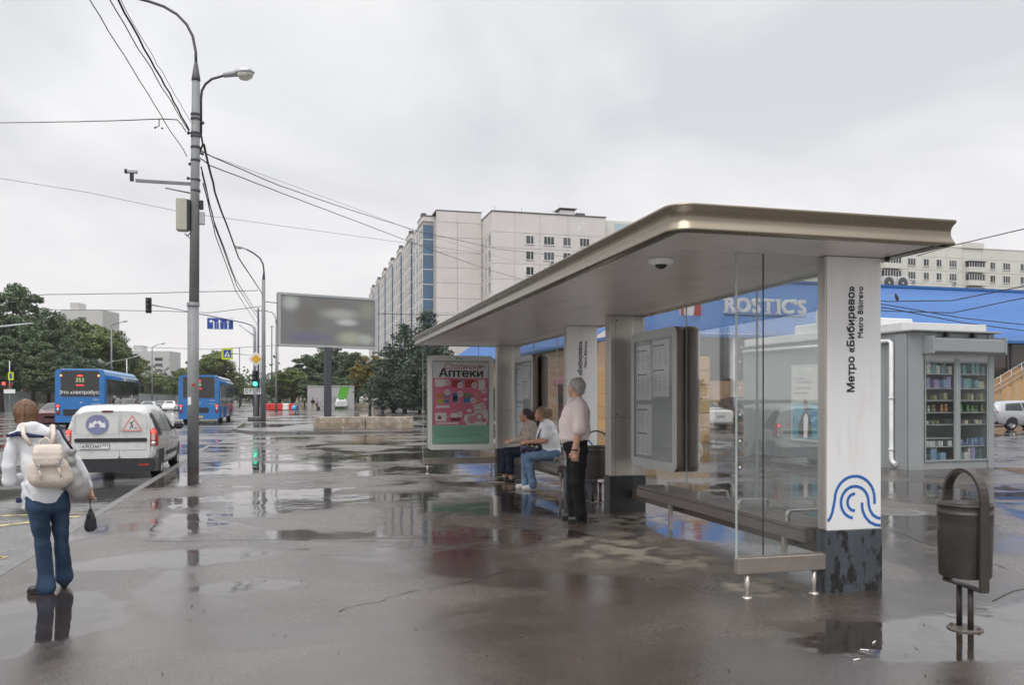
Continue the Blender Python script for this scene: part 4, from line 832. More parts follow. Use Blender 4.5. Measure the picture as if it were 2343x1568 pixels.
for z, a in ((7.9, 0), (7.2, .4), (6.95, 2.5), (6.6, 3.3), (7.65, 2.9)):
    b = MB(); q = Vector((.05 + .16 * math.cos(a), .1 * math.sin(a), z)); b.tube([(.05, 0, z), q], .016, 6); b.lathe([(0, -.04), (.028, -.03), (.034, 0), (.028, .03), (0, .04)], 8, q); b.build('insulator', m_dpole, t)
c0, c1 = LP(440, 432), LP(318, 424)
b = MB(); b.box(c1.x, c0.x, -.03, .03, c1.z - .03, c1.z + .035); b.tube([c0 + Vector((-.05, 0, -.10)), (c0 + c1) / 2 + Vector((0, 0, -.02))], .018, 6); b.build('camera_bracket', m_pole, t)
b = MB(); q = LP(312, 404); b.box(q.x - .13, q.x + .10, -.05, .05, q.z - .04, q.z + .04, .015); cmr = b.build('camera', m_alu, t)
b = MB(); b.lathe([(0, -.02), (.045, -.02), (.055, .0), (.055, .04)], 12, (q.x - .15, 0, q.z), axis='x'); b.box(q.x - .06, q.x + .02, -.03, .03, q.z - .22, q.z - .04, .01); b.build('camera_lens', m_trim, cmr)
q0, q1 = LP(407, 460), LP(431, 532); b = MB(); b.box(q0.x, q1.x, -.16, .12, q1.z, q0.z, .015); cb = b.build('cabinet', m_cab, t)
b = MB(); b.box(q1.x + .002, q1.x + .06, -.13, .09, q1.z + .02, q0.z - .02); b.build('heat_sink', m_trim, cb)
q0, q1 = LP(457, 487), LP(469, 515); b = MB(); b.box(q0.x, q1.x, -.07, .06, q1.z, q0.z, .01); b.build('cabinet', m_alu, t)
q0, q1 = LP(457, 460), LP(466, 481); b = MB(); b.box(q0.x, q1.x, -.04, .04, q1.z, q0.z, .01); b.build('junction_box', m_trim, t)
b = MB(); b.tube([LP(437, 530), LP(430, 540), LP(426, 536)], .012, 6); b.tube([LP(438, 532), LP(434, 545), LP(422, 534)], .010, 6); b.build('cable_loop', m_wire, t)
b = MB(); b.tube([LP(459, 300), LP(464, 330), LP(456, 352), LP(450, 365)], .022, 6); b.build('cable_bundle', m_wire, t)
b = MB(); b.box(-.10, -.03, -.13, -.122, 1.42, 1.6); b.build('torn_sticker', m_swhite, t); b = MB(); b.box(-.02, .06, -.13, -.122, 1.85, 1.9); b.build('torn_sticker', m_red, t)
# second lamp, by the square, plus thinner ones further on
def lamp(px_, pyb, ptop, d, head, label, r_=.14, arm=None):
    q = at(px_, 914, d); z0 = 0 if px_ > 540 else ROADZ; zt = CAM_H + (914 - ptop) / 1900 * d
    t = thing('street_lamp', label, 'street lamp', (q.x, q.y, z0)); V = lambda x, y: at(x, y, d) - Vector((q.x, q.y, z0))
    b = MB(); b.tube([(0, 0, -.1), (0, 0, (zt - z0) * .45), (0, 0, zt - z0)], [r_, r_ * .85, r_ * .7], 12); b.build('pole', m_pole if d < 80 else m_pole, t)
    b = MB(); b.tube([(0, 0, zt - z0 - .1)] + [V(x, y) for x, y in arm], [r_ * .7] + [r_ * .35] * len(arm), 8); b.build('lamp_arm', m_dpole, t)
    luminaire(t, V(*head[0]), V(*head[1]), .4); return t
lamp(603, 963, 640, 60, ((566, 571), (536, 562)), 'grey street lamp with left-reaching arm behind the signal gantry', .17, [(604, 622), (602, 604), (594, 590), (580, 579), (565, 571)])
lamp(632, 930, 740, 100, ((608, 712), (598, 708)), 'slim street lamp beside the billboard, leaning arm over the bus lane', .13, [(631, 728), (624, 716), (607, 711)])
lamp(255, 930, 748, 120, ((277, 738), (292, 734)), 'street lamp among the trees behind the first bus', .14, [(255, 746), (262, 742), (277, 738)])
lamp(348, 930, 800, 150, ((364, 789), (378, 785)), 'street lamp in front of the far flats beyond the oncoming cars', .15, [(348, 796), (354, 792), (364, 788)])
for i, (x, y0, d) in enumerate(((591, 705, 68), (622, 745, 125), (636, 790, 150), (548, 795, 160), (516, 838, 170))):
    q = at(x, 914, d); t = thing('cable_post', ('bare cable post right beside the signal gantry', 'bare post behind the slim street lamp', 'thin bare post at the edge of the billboard', 'thin post with a banded foot right of the second bus', 'far thin post at the end of the bus lane')[i], 'post', (q.x, q.y, 0)); z = CAM_H + (914 - y0) / 1900 * d
    b = MB(); b.tube([(0, 0, -.1), (0, 0, z)], [.10, .07], 8); b.build('pole', m_dpole, t); b = MB(); b.box(-.3, .3, -.03, .03, z - .25, z - .2); b.build('cross_arm', m_dpole, t)
# gantry with lane sign and signal head
GD = 62.0; gq = at(583, 914, GD)
t = thing('signal_gantry', 'curved grey gantry carrying a blue lane arrow sign and a signal head', 'traffic light', (gq.x, gq.y, 0)); V = lambda x, y, e=0: at(x, y, GD + e) - Vector((gq.x, gq.y, 0))
b = MB(); b.tube([(0, 0, -.05), V(583, 760), V(582, 750), V(576, 744), V(560, 738), V(530, 732), V(470, 720), V(400, 706), V(346, 698)], [.12, .11, .10, .09, .085, .08, .075, .06, .05], 10); b.build('mast', m_alu, t)
b = MB(); b.tube([V(583, 770), V(548, 744)], .04, 8); b.build('brace', m_alu, t)
def signal(par, c, lit, s_=.30, y=0.0):
    """three-lens head facing -Y centred at c"""
    b = MB(); b.box(c.x - s_ * .62, c.x + s_ * .62, c.y - .1, c.y + .12, c.z - s_ * 1.75, c.z + s_ * 1.75, .03); h = b.build('signal_head', m_trim, par)
    for i in range(3):
        z = c.z + s_ * 1.1 * (1 - i); b = MB(); b.lathe([(0, -.12), (s_ * .42, -.115), (s_ * .46, -.10)], 16, (c.x, c.y, z), axis='y'); b.build('lens', m_green if lit and i == 2 else m_siglens, h)
        b = MB(); b.lathe([(s_ * .5, -.10), (s_ * .5, -.28)], 12, (c.x, c.y, z), axis='y', a0=R(-20), a1=R(200)); b.build('visor', m_trim, h)
signal(t, V(340, 699), False, .33)
def flatsign(par, name, c, w_, h_, m, r_=.05, th=.03):
    b = MB(); b.prism(rrect(w_, h_, r_, 3), lambda a, cc, q: (c.x + a, c.y + q, c.z + cc), -.06, -.06 + th); return b.build(name, m, par)
def fpoly(par, name, c, pts, m, e=-.065):
    b = MB(); b.add([(c.x + a, c.y + e, c.z + q) for a, q in pts], [tuple(range(len(pts)))]); return b.build(name, m, par)
c = V(504, 741); sgn = flatsign(t, 'lane_sign', c, 1.84, .86, m_sblue)
fpoly(sgn, 'sign_border', c, [(-.90, -.41), (.90, -.41), (.90, -.39), (-.90, -.39)], m_swhite); fpoly(sgn, 'sign_border', c, [(-.90, .39), (.90, .39), (.90, .41), (-.90, .41)], m_swhite)
for dx in (-.05, .55): fpoly(sgn, 'arrow', c, [(dx - .05, -.38), (dx + .05, -.38), (dx + .05, .1), (dx + .14, .1), (dx, .34), (dx - .14, .1), (dx - .05, .1)], m_swhite)
fpoly(sgn, 'arrow', c, [(-.50, -.38), (-.40, -.38), (-.40, .12), (-.5, .22), (-.62, .22), (-.62, .32), (-.80, .16), (-.62, .02), (-.62, .12), (-.54, .12), (-.5, .08)], m_swhite)
for dx in (-.25, .27):
    for k in range(3): fpoly(sgn, 'lane_dash', c, [(dx - .015, -.36 + k * .17), (dx + .015, -.36 + k * .17), (dx + .015, -.26 + k * .17), (dx - .015, -.26 + k * .17)], m_swhite)
# lower signal with STOP plate on its own post
q = at(584, 914, 60.5); t = thing('traffic_light', 'traffic light showing green above a white plate reading СТОП', 'traffic light', (q.x, q.y, 0)); V2 = lambda x, y: at(x, y, 60.5) - Vector((q.x, q.y, 0))
b = MB(); b.tube([(0, 0, -.05), (0, 0, V2(584, 850).z)], .06, 8); b.build('post', m_alu, t); signal(t, V2(584, 867), True, .34)
c = V2(578, 896); pl = flatsign(t, 'stop_plate', c, 1.2, .42, m_swhite, .03); text('lettering', 'СТОП', .34, m_black, pl, (c.x, c.y - .066, c.z), '-Y', ext=.002, bold=.012, spacing=1.15)
b = MB(); b.box(-.5, .5, -.4, .4, -.02, .28, .05); b.build('concrete_foot', m_kerb, t)
q = at(588, 914, 61.2); t = thing('priority_sign', 'white and yellow diamond priority road sign on the signal mast', 'road sign', (q.x, q.y, 0)); V2 = lambda x, y: at(x, y, 61.2) - Vector((q.x, q.y, 0))
b = MB(); b.tube([(0, 0, -.05), (0, 0, V2(588, 800).z)], .045, 8); b.build('post', m_alu, t); c = V2(586, 822)
for s_, m_, e in ((.56, m_swhite, -.10), (.36, m_sor, -.12)):
    b = MB(); b.prism([(s_, 0), (0, s_), (-s_, 0), (0, -s_)], lambda a, cc, k: (c.x + a, c.y + k, c.z + cc), e - .02, e); b.build('sign_face', m_, t)
q = at(596, 914, 63); t = thing('crossing_sign', 'pedestrian crossing sign on a yellow-green square held out on an arm', 'road sign', (q.x, q.y, 0)); V2 = lambda x, y: at(x, y, 63) - Vector((q.x, q.y, 0)); c = V2(520, 810)
b = MB(); b.tube([(0, 0, -.05), (0, 0, V2(596, 815).z), V2(520, 808)], .04, 8); b.build('arm', m_alu, t); bd = flatsign(t, 'backing_board', c, .82, .86, m_syel)
c2 = c + Vector((0, -.006, 0)); fpoly(bd, 'blue_field', c2, [(-.27, -.29), (.27, -.29), (.27, .29), (-.27, .29)], m_sblue); c2 = c + Vector((0, -.012, 0)); fpoly(bd, 'white_triangle', c2, [(-.22, -.22), (.22, -.22), (0, .22)], m_swhite)
c2 = c + Vector((0, -.018, 0)); fpoly(bd, 'walker', c2, [(-.07, -.19), (-.03, -.19), (0, -.08), (.04, -.19), (.08, -.19), (.03, -.02), (.02, .08), (-.03, .08), (-.03, -.02)], m_black)
# signs on the far side of the road, left
q = at(22, 914, 105); t = thing('crossing_sign', 'far pedestrian crossing post with yellow-green board and white plate by the fence', 'road sign', (q.x, q.y, ROADZ)); V2 = lambda x, y: at(x, y, 105) - Vector((q.x, q.y, ROADZ))
b = MB(); b.tube([(0, 0, 0), (0, 0, V2(22, 826).z)], .06, 8); b.build('post', m_alu, t); c = V2(25, 861); bd = flatsign(t, 'backing_board', c, .62, 1.0, m_syel); fpoly(bd, 'blue_field', c + Vector((0, -.006, 0)), [(-.14, -.34), (.14, -.34), (.14, .34), (-.14, .34)], m_sblue)
c = V2(24, 881); b = MB(); b.lathe([(.14, -.08), (.24, -.08)], 16, c, axis='y'); b.build('round_sign', m_red, t); c = V2(22, 896); flatsign(t, 'plate', c, 1.3, .5, m_swhite); c = V2(9, 881); b = MB(); b.box(c.x - .3, c.x + .3, c.y - .1, c.y + .1, c.z - .4, c.z + .4, .05); b.build('signal_head', m_trim, t); b = MB(); b.lathe([(0, -.14), (.2, -.13)], 12, c + Vector((0, 0, .15)), axis='y'); b.build('lens', m_redlit, t)
q = at(290, 914, 118); t = thing('sign_gantry', 'grey gantry seen from behind with a diamond plate, over the trees behind the first bus', 'road sign', (q.x, q.y, ROADZ)); V2 = lambda x, y: at(x, y, 118) - Vector((q.x, q.y, ROADZ))
b = MB(); b.tube([(0, 0, 0), V2(290, 822), V2(232, 834)], [.13, .1, .07], 8); b.tube([V2(290, 822), V2(325, 812)], .07, 8); b.tube([V2(225, 845), V2(260, 826)], .06, 6); b.build('mast', m_alu, t); c = V2(228, 832)
b = MB(); b.prism([(.75, 0), (0, .75), (-.75, 0), (0, -.75)], lambda a, cc, k: (c.x + a, c.y + k, c.z + cc), -.02, .02); b.build('sign_back', m_sback, t)
q = at(-40, 914, 60); t = thing('sign_gantry', 'pale gantry arm reaching in over the road above the left trees', 'gantry', (q.x, q.y, ROADZ)); V2 = lambda x, y: at(x, y, 60) - Vector((q.x, q.y, ROADZ))
b = MB(); b.tube([(0, 0, 0), V2(-40, 751), V2(76, 740)], [.13, .09, .06], 8); b.tube([V2(-30, 752), V2(30, 746)], .05, 6); b.build('mast', m_alu, t)

# ---------------------------------------------------------------- cables
def cable(label, pts, r_=.012, sag=0.0, n=10, wob=.0):
    P = [Vector(p) for p in pts]; out = []
    for a, c in zip(P[:-1], P[1:]):
        for i in range(n):
            f = i / n; v = a.lerp(c, f); v.z -= sag * 4 * f * (1 - f) * (c - a).length * .02; v += Vector((rnd.uniform(-1, 1), rnd.uniform(-1, 1), rnd.uniform(-1, 1))) * wob; out.append(v)
    out.append(P[-1]); b = MB(); b.tube(out, r_, 5); o = b.build('overhead_cable', m_wire); return tag(o, label, 'cable')
def ext(a, c, k): return a + (c - a) * k
for lab, p0, p1, r_ in (('thick twisted cable bundle rising from the tall lamp over the viewer', (433, 296), (270, 0), .018), ('black cable just under the thick bundle from the tall lamp', (433, 302), (250, 0), .010), ('lowest of the cables climbing back from the tall lamp', (428, 358), (204, 0), .009), ('thin stay wire above the cable bundle of the tall lamp', (436, 278), (276, 0), .006)):
    a = at(*p0, D0); c = at(*p1, 13.0); e = ext(a, c, 3.2); e.z = a.z + .2; cable(lab, [a, c, e], r_, 0, 14, .012)
cable('cable crossing the road from the tall lamp with a small hanging fitting', [at(425, 300, D0), at(415, 283, 19.3), at(405, 274, 19.5), at(372, 272, 20), at(180, 278, 24), at(0, 281, 27), at(-200, 284, 32)], .013, 0, 5, .006)
tfi = at(364, 288, 20.2); b = MB(); b.tube([at(364, 273, 20.2), tfi, tfi + Vector((-.08, 0, -.04))], .012, 6); b.lathe([(0, -.03), (.03, 0), (0, .03)], 8, tfi + Vector((-.09, 0, -.05))); b.lathe([(0, -.03), (.03, 0), (0, .03)], 8, tfi + Vector((.07, 0, -.05))); tag(b.build('cable_clamp', m_wire), 'small two-ended clamp hanging on the cable across the road', 'cable clamp')
cable('upper of the two long cables running from the tall lamp over the shelter', [at(462, 345, D0), at(480, 356, 19.6), at(640, 425, 26), at(800, 480, 33), at(960, 530, 42), at(1140, 570, 55), at(1300, 588, 68), at(1500, 600, 85)], .014, 0, 5, .004)
cable('lower of the two long cables running from the tall lamp over the shelter', [at(450, 355, D0), at(480, 378, 19.8), at(640, 440, 26), at(804, 502, 33), at(950, 558, 42), at(1110, 615, 55), at(1250, 655, 68), at(1450, 700, 85)], .014, 0, 5, .004)
cable('thin stay wire beside the long cables over the shelter', [at(470, 352, D0), at(640, 414, 26), at(800, 472, 34), at(960, 533, 44), at(1180, 600, 60)], .006, 0, 5)
for lab, x0, y0, x1, y1, r_ in (('thickest cable dropping from the tall lamp to the gantry lamp', 466, 330, 600, 672, .028), ('slack cable from the tall lamp towards the gantry, innermost', 460, 382, 592, 722, .016), ('slack cable from the tall lamp towards the gantry, middle one', 463, 395, 594, 735, .016), ('slack cable from the tall lamp towards the gantry, outermost', 465, 420, 590, 745, .014)):
    cable(lab, [at(x0, y0, D0), at(x0 + (x1 - x0) * .22, y0 + (y1 - y0) * .36, 24), at(x0 + (x1 - x0) * .6, y0 + (y1 - y0) * .76, 36), at(x1, y1, 60)], r_, 0, 6, .008)
cable('high span wire across the road to the second lamp', [at(-60, 690, 62), at(110, 674, 61), at(300, 672, 61), at(590, 665, 60)], .025, 0, 6, .01)
cable('lower sagging span wire across the road to the signal mast', [at(-60, 702, 64), at(130, 709, 63), at(380, 712, 62.5), at(480, 716, 62), at(600, 701, 61)], .022, 0, 6, .01)
cable('far span wire behind the gantry', [at(330, 795, 110), at(480, 800, 110), at(640, 790, 110)], .03, 0, 6)
cable('pair of thin wires from the billboard edge to the pine', [at(600, 690, 62), at(865, 718, 80), at(1045, 722, 95), at(1200, 724, 110)], .03, 0, 6)
cable('thin faint cable high over the road, sloping down to the right', [at(-50, 400, 45), at(200, 440, 46), at(420, 486, 48), at(900, 552, 60), at(1100, 580, 70)], .012, 0, 6)
for lab, P in (('cable rising to the right of the shelter roof', ((2100, 585, 30), (2180, 562, 28), (2343, 524, 24), (2500, 490, 22))), ('cable sagging low over the blue roof behind the pylon', ((1900, 680, 26), (2030, 690, 26), (2180, 688, 25), (2343, 655, 24), (2500, 610, 23))), ('middle cable sagging over the blue roof', ((1900, 700, 27), (2030, 712, 27), (2180, 716, 26), (2343, 682, 25), (2500, 640, 24))), ('cable falling to the right across the blue roof', ((1900, 680, 24), (2030, 698, 25), (2200, 728, 27), (2343, 743, 29), (2500, 756, 31))), ('lowest cable falling to the right over the kiosk', ((1900, 696, 24), (2030, 705, 25), (2200, 738, 27), (2343, 757, 29), (2500, 775, 31)))):
    cable(lab, [at(*p) for p in P], .016, 0, 6, .003)

# ================================================================ billboard
BD = 52.0; c = at(750, 914, BD); bq = Vector((c.x, c.y, 0))
t = thing('billboard', 'large billboard with blurred grey advert on a single dark post', 'billboard', bq, 0)
pl_, pr_ = at(637, 731, 50.6), at(862, 739, 54.0); ux = (pr_ - pl_); ux.z = 0; W_ = ux.length; rzb = math.atan2(ux.y, ux.x); t.rotation_euler = (0, 0, rzb); zc = CAM_H + (914 - 735) / 1900 * 52; x0 = Matrix.Rotation(-rzb, 3, 'Z') @ (Vector((pl_.x, pl_.y, 0)) - bq)
X0, X1, Y0 = x0.x, x0.x + W_, x0.y; Hh = 3.30
b = MB(); b.box(-.20, .20, -.16, .16, -.05, zc - Hh / 2 - .002, .02); b.build('post', mat('billboard_post', (.05, .055, .065), .5, var=.1), t)
b = MB(); b.box(X0, X1, Y0 + .02, Y0 + .42, zc - Hh / 2, zc + Hh / 2, .03); b.build('panel_box', m_pole, t)
b = MB(); fw = .14
for a in ((X0, X1, zc - Hh / 2, zc - Hh / 2 + fw), (X0, X1, zc + Hh / 2 - fw, zc + Hh / 2), (X0, X0 + fw, zc - Hh / 2 + fw, zc + Hh / 2 - fw), (X1 - fw, X1, zc - Hh / 2 + fw, zc + Hh / 2 - fw)): b.box(a[0], a[1], Y0 - .02, Y0 + .019, a[2], a[3])
b.build('panel_frame', m_alu, t)
mb_ = bpy.data.materials.new('blurred_advert'); mb_.use_nodes = True; n_ = mb_.node_tree; bs = n_.nodes['Principled BSDF']; bs.inputs['Roughness'].default_value = .5
tcn = n_.nodes.new('ShaderNodeTexCoord'); colr = None
def blob(cx, cz, rx, rzz, colr_, prev):
    mp = n_.nodes.new('ShaderNodeMapping'); mp.inputs['Scale'].default_value = (1 / rx, 0, 1 / rzz); mp.inputs['Location'].default_value = (-cx / rx, 0, -cz / rzz); n_.links.new(tcn.outputs['Object'], mp.inputs[0])
    ln = n_.nodes.new('ShaderNodeVectorMath'); ln.operation = 'LENGTH'; n_.links.new(mp.outputs[0], ln.inputs[0])
    mr = n_.nodes.new('ShaderNodeMapRange'); mr.interpolation_type = 'SMOOTHSTEP'; mr.inputs['From Min'].default_value = 1.25; mr.inputs['From Max'].default_value = .25; n_.links.new(ln.outputs['Value'], mr.inputs['Value'])
    mi = n_.nodes.new('ShaderNodeMix'); mi.data_type = 'RGBA'; n_.links.new(mr.outputs[0], mi.inputs['Factor']); mi.inputs['B'].default_value = (*colr_, 1)
    if prev is None: mi.inputs['A'].default_value = (.18, .182, .178, 1)
    else: n_.links.new(prev, mi.inputs['A'])
    return mi.outputs['Result']
W2 = W_
for (u, v, ru, rv, cc) in ((.12, .18, .10, .17, (.40, .42, .40)), (.28, .45, .14, .35, (.155, .15, .135)), (.62, .35, .22, .12, (.35, .35, .33)), (.68, .50, .13, .08, (.45, .46, .46)), (.30, .82, .26, .12, (.15, .145, .21)), (.72, .80, .16, .15, (.34, .36, .28)), (.90, .25, .10, .2, (.24, .25, .20)), (.5, .14, .2, .1, (.17, .16, .15)), (.88, .82, .1, .12, (.37, .40, .36))):
    colr = blob(X0 + u * W2, zc + (0.5 - v) * Hh, ru * W2, rv * Hh, cc, colr)
n_.links.new(colr, bs.inputs['Base Color'])
b = MB(); b.quad((X0 + fw, Y0 + .012, zc - Hh / 2 + fw), (X1 - fw, Y0 + .012, zc - Hh / 2 + fw), (X1 - fw, Y0 + .012, zc + Hh / 2 - fw), (X0 + fw, Y0 + .012, zc + Hh / 2 - fw)); b.build('advert_sheet', mb_, t)

# ================================================================ concrete blocks and barriers
def block(x0, x1, Y, h, label, m=m_concrete, dp=.55, group=None, seed=1):
    t = tag_o = None; r_ = random.Random(seed); nx = 12; P = []
    b = MB(); prof_ = [(0, .02), (.02, h * .55), (.09, h * .93), (.16, h), (dp - .16, h), (dp - .09, h * .93), (dp - .02, h * .5), (dp, .02)]
    for i in range(nx + 1):
        f = i / nx; e = .03 if i in (0, nx) else 0; P.append([(x0 + (x1 - x0) * f, y + r_.uniform(-.012, .012), z * (1 - e) + (r_.uniform(-.015, .01) if z > .05 else r_.uniform(-.02, .01))) for y, z in prof_])
    b.grid(P, False); b.add(P[0], [tuple(range(8))]); b.add(P[-1], [tuple(range(8))]); o = b.build('concrete_block', m); o.location = (0, Y, 0); return tag(o, label, 'concrete block', group)
block(.97, 3.52, 43.1, .66, 'weathered concrete block in front of the billboard post, left of its pair', seed=1)
block(3.56, 6.0, 43.0, .66, 'cracked ochre-stained concrete block, right of its pair before the billboard', seed=2)
for k, (x0, x1) in enumerate(((683, 712), (735, 778), (799, 845), (856, 905), (937, 975))):
    a, c = onz(x0, 937.5), onz(x1, 937.5); block(a.x, c.x, a.y, .95, ('far concrete block left of the white off-roader', 'far concrete block under the painted bicycle', 'far concrete block right of the white off-roader', 'far concrete block behind the person in a pale blue coat', 'far concrete block beside the dark half-hidden car')[k], seed=5 + k, dp=.9)
m_rbar = mat('red_plastic_barrier', (.55, .035, .03), .4, var=.1); m_wbar = mat('white_plastic_barrier', (.7, .68, .66), .4)
for k in range(5):
    a = at(612 + k * 14, 937, 116); o = MB().box(-.42, .42, -.2, .2, -.004, .95, .08).box(-.36, .36, -.26, -.2, .1, .3).build('plastic_barrier', m_rbar if k != 3 else m_wbar); o.location = (a.x, a.y, 0); tag(o, 'red plastic road barrier in the row behind the woman with a blue bag' if k != 3 else 'white plastic road barrier among the red ones', 'barrier', 'plastic barriers' )
# bicycle parking container
cq = at(757, 914, 124); t = thing('bicycle_container', 'grey bicycle store container with a diagonal green stripe and painted bicycle', 'container', (cq.x, cq.y, 0), R(-3)); m_cont = mat('container_grey', (.36, .35, .35), .5, var=.05, scale=1)
b = MB(); b.box(-3.4, 3.45, 0, 5, -.01, 3.45, .03); b.box(-3.46, 3.5, -.06, 5.06, 3.44, 3.58); b.build('shell', m_cont, t)
b = MB(); b.add([(.6, -.008, .1), (1.95, -.008, .1), (2.75, -.008, 3.43), (1.35, -.008, 3.43)], [(0, 1, 2, 3)]); b.build('green_stripe', mat('stripe_green', (.09, .36, .03), .5), t)
b = MB()
for x_ in (-1.0, .85):
    b.lathe([(.47, -.012), (.53, -.012)], 22, (x_, 0, .85), axis='y')
for a, c in (((-1.0, .85), (-.55, 1.6)), ((-.55, 1.6), (.55, 1.55)), ((-.55, 1.6), (.0, .85)), ((0, .85), (.55, 1.55)), ((.55, 1.75), (.85, .85)), ((-1, .85), (0, .85)), ((-.6, 1.75), (-.55, 1.5)), ((.45, 1.85), (.8, 1.85))): b.tube([(a[0], -.014, a[1]), (c[0], -.014, c[1])], .03, 4)
b.build('painted_bicycle', mat('bicycle_print', (.10, .11, .10), .5), t)
# fences along the far side of the road
m_fence = mat('grey_site_fence', (.30, .33, .33), .5, var=.1, scale=2); m_mesh = mat('mesh_fence_steel', (.25, .26, .26), .4, metal=.5)
def fence(a, c, h, n, m, label, mesh=False):
    a, c = Vector(a), Vector(c); t = thing('site_fence', label, 'fence', (a.x, a.y, ROADZ), math.atan2(c.y - a.y, c.x - a.x)); L_ = (c - a).length / n
    if not mesh: me = MB().box(.03, L_ - .03, -.02, .02, .05, h, .01).mesh('fence_panel')
    else:
        q = MB()
        for i in range(13): q.box(i * L_ / 13, i * L_ / 13 + .03, -.01, .01, .1, h)
        q.box(0, L_, -.015, .015, h - .06, h); q.box(0, L_, -.015, .015, .1, .16); me = q.mesh('fence_panel')
    pm = MB().box(-.05, .05, -.05, .05, -.03, h + .1).mesh('post')
    for i in range(n):
        o = obj('fence_panel', me, m, t); o.location = (i * L_, 0, 0)
    for i in range(n + 1):
        o = obj('post', pm, m_mesh, t); o.location = (i * L_, 0, 0)
def fp(x, d): v = at(x, 914, d); return (v.x, v.y, 0)
fence(fp(-120, 106), fp(68, 112), 2.7, 7, m_fence, 'solid grey site fence below the left trees')
fence(fp(68, 112), fp(150, 122), 2.5, 5, m_mesh, 'open mesh fence panels behind the red sedan', True)
fence(fp(290, 128), fp(420, 210), 2.6, 22, m_fence, 'grey-green fence receding behind the oncoming cars')
m_exc = mat('orange_machine_paint', (.55, .10, .04), .5)
for k, P in enumerate((((2, 845), (10, 862), (20, 888)), ((-6, 875), (4, 884), (14, 893)), ((58, 896), (66, 889), (80, 888)))):
    q = at(*P[0], 116); b = MB(); b.tube([at(x, y, 116) - q for x, y in P], .2, 6); o = b.build('machine_arm', m_exc); o.location = q; tag(o, ('upper orange excavator arm above the site fence', 'lower orange excavator arm above the site fence', 'short orange machine arm over the mesh fence')[k], 'machine arm')
# ================================================================ kiosk
m_kiosk = mat('kiosk_grey', (.25, .265, .27), .4, var=.05, scale=1.5, dirt=(.27, .28, .28), dscale=1.5, dpos=(.5, .9)); m_kwhite = mat('kiosk_white_board', (.62, .62, .61), .5, var=.04); m_kdark = mat('kiosk_interior', (.13, .14, .14), .7); m_pvc = mat('white_pvc_pipe', (.62, .63, .63), .35)
m_shelf = mat('shelf_metal', (.42, .43, .44), .4); m_kglass = glass('kiosk_glass', (.93, .95, .94), .45, .01)
KL = Vector((13.03, 15.30, 0)); k = thing('kiosk', 'grey metal kiosk with glazed shelves of toys and a roller shutter box', 'kiosk', KL, R(4)); k.scale = (1.11, 1, 1)
def K(b, name, m, par=None): return b.build(name, m, par or k)
K(MB().box(0, 2.14, .76, 6.3, -.02, 3.03, .02), 'shell', m_kiosk)
K(MB().prism([(0, .08), (.26, 0), (.30, 0), (.30, .755), (0, .755)], lambda a, c, q: (a, c, q), -.02, 3.03), 'corner_panel', m_kiosk)
K(MB().box(-.03, .0, .12, .46, -.02, 3.0, .01), 'corner_pilaster', m_kiosk)
K(MB().box(1.98, 2.14, .0, .755, -.02, 3.03, .01), 'end_post', m_kiosk); K(MB().box(.302, 1.978, .03, .755, -.02, .16, .005), 'plinth', m_kiosk); K(MB().box(.302, 1.978, .03, .755, 2.46, 3.028, .005), 'lintel', m_kiosk)
K(MB().box(.302, 1.978, .735, .757, .161, 2.459), 'back_board', m_kdark)
sb_ = K(MB().prism([(-.30, 2.60), (-.30, 2.86), (.028, 2.92), (.028, 2.56), (-.22, 2.56)], lambda a, c, q: (q, a, c), .30, 2.12), 'shutter_box', m_kiosk); K(MB().box(.26, .30, -.31, .02, 2.55, 2.93), 'shutter_end', m_kiosk, sb_); K(MB().box(2.12, 2.16, -.31, .02, 2.55, 2.93), 'shutter_end', m_kiosk, sb_)
K(MB().box(.33, 1.97, .0, .028, 2.40, 2.56, .004).box(.33, 1.97, -.004, .0, 2.45, 2.47), 'shutter_slat', m_shelf)
K(MB().box(-.06, 2.22, -.12, 6.4, 3.035, 3.075, .01), 'roof_edge', m_kiosk); K(MB().box(-.02, 2.18, .25, 6.2, 3.076, 3.26, .01), 'parapet', m_kwhite); K(MB().box(.15, 1.45, 1.6, 4.2, 3.262, 3.50, .02), 'roof_box', m_kwhite)
K(MB().box(.8, .86, -.11, 0, 2.93, 3.03).box(1.5, 1.56, -.11, 0, 2.93, 3.03), 'roof_bracket', m_trim)
for x0, x1 in ((.335, 1.105), (1.215, 1.965)):
    sh_ = K(MB().box(x0, x0 + .025, .0, .03, .17, 2.45).box(x1 - .025, x1, .0, .03, .17, 2.45).box(x0 + .025, x1 - .025, .0, .03, .17, .205).box(x0 + .025, x1 - .025, .0, .03, 2.36, 2.40), 'sash', m_kiosk); K(MB().box(x0 + .025, x1 - .025, .012, .018, .205, 2.36), 'sash_glass', m_kglass, sh_)
K(MB().box(1.108, 1.212, -.012, .03, .17, 2.45, .006), 'mullion', m_kiosk)
shz = [.175, .50, .99, 1.26, 1.53, 1.80, 2.12]
for z in shz: K(MB().box(.31, 1.975, .06, .70, z - .02, z, .003), 'shelf', m_shelf)
K(MB().box(.31, 1.11, .06, .70, .67, .688), 'shelf', m_shelf)
K(MB().tube([(-.05, 6.2, 2.92), (-.05, .62, 2.86)], .045, 8), 'gutter', m_pvc); K(MB().tube([(-.05, .62, 2.86), (-.06, .52, 2.82), (-.06, .52, .22), (-.06, .47, .14), (-.08, .36, .10)], .048, 10), 'downpipe', m_pvc)
for z in (1.55, .40): K(MB().lathe([(.05, z), (.058, z + .005), (.058, z + .05), (.05, z + .055)], 12, (-.06, .52, 0)), 'pipe_collar', m_pvc)
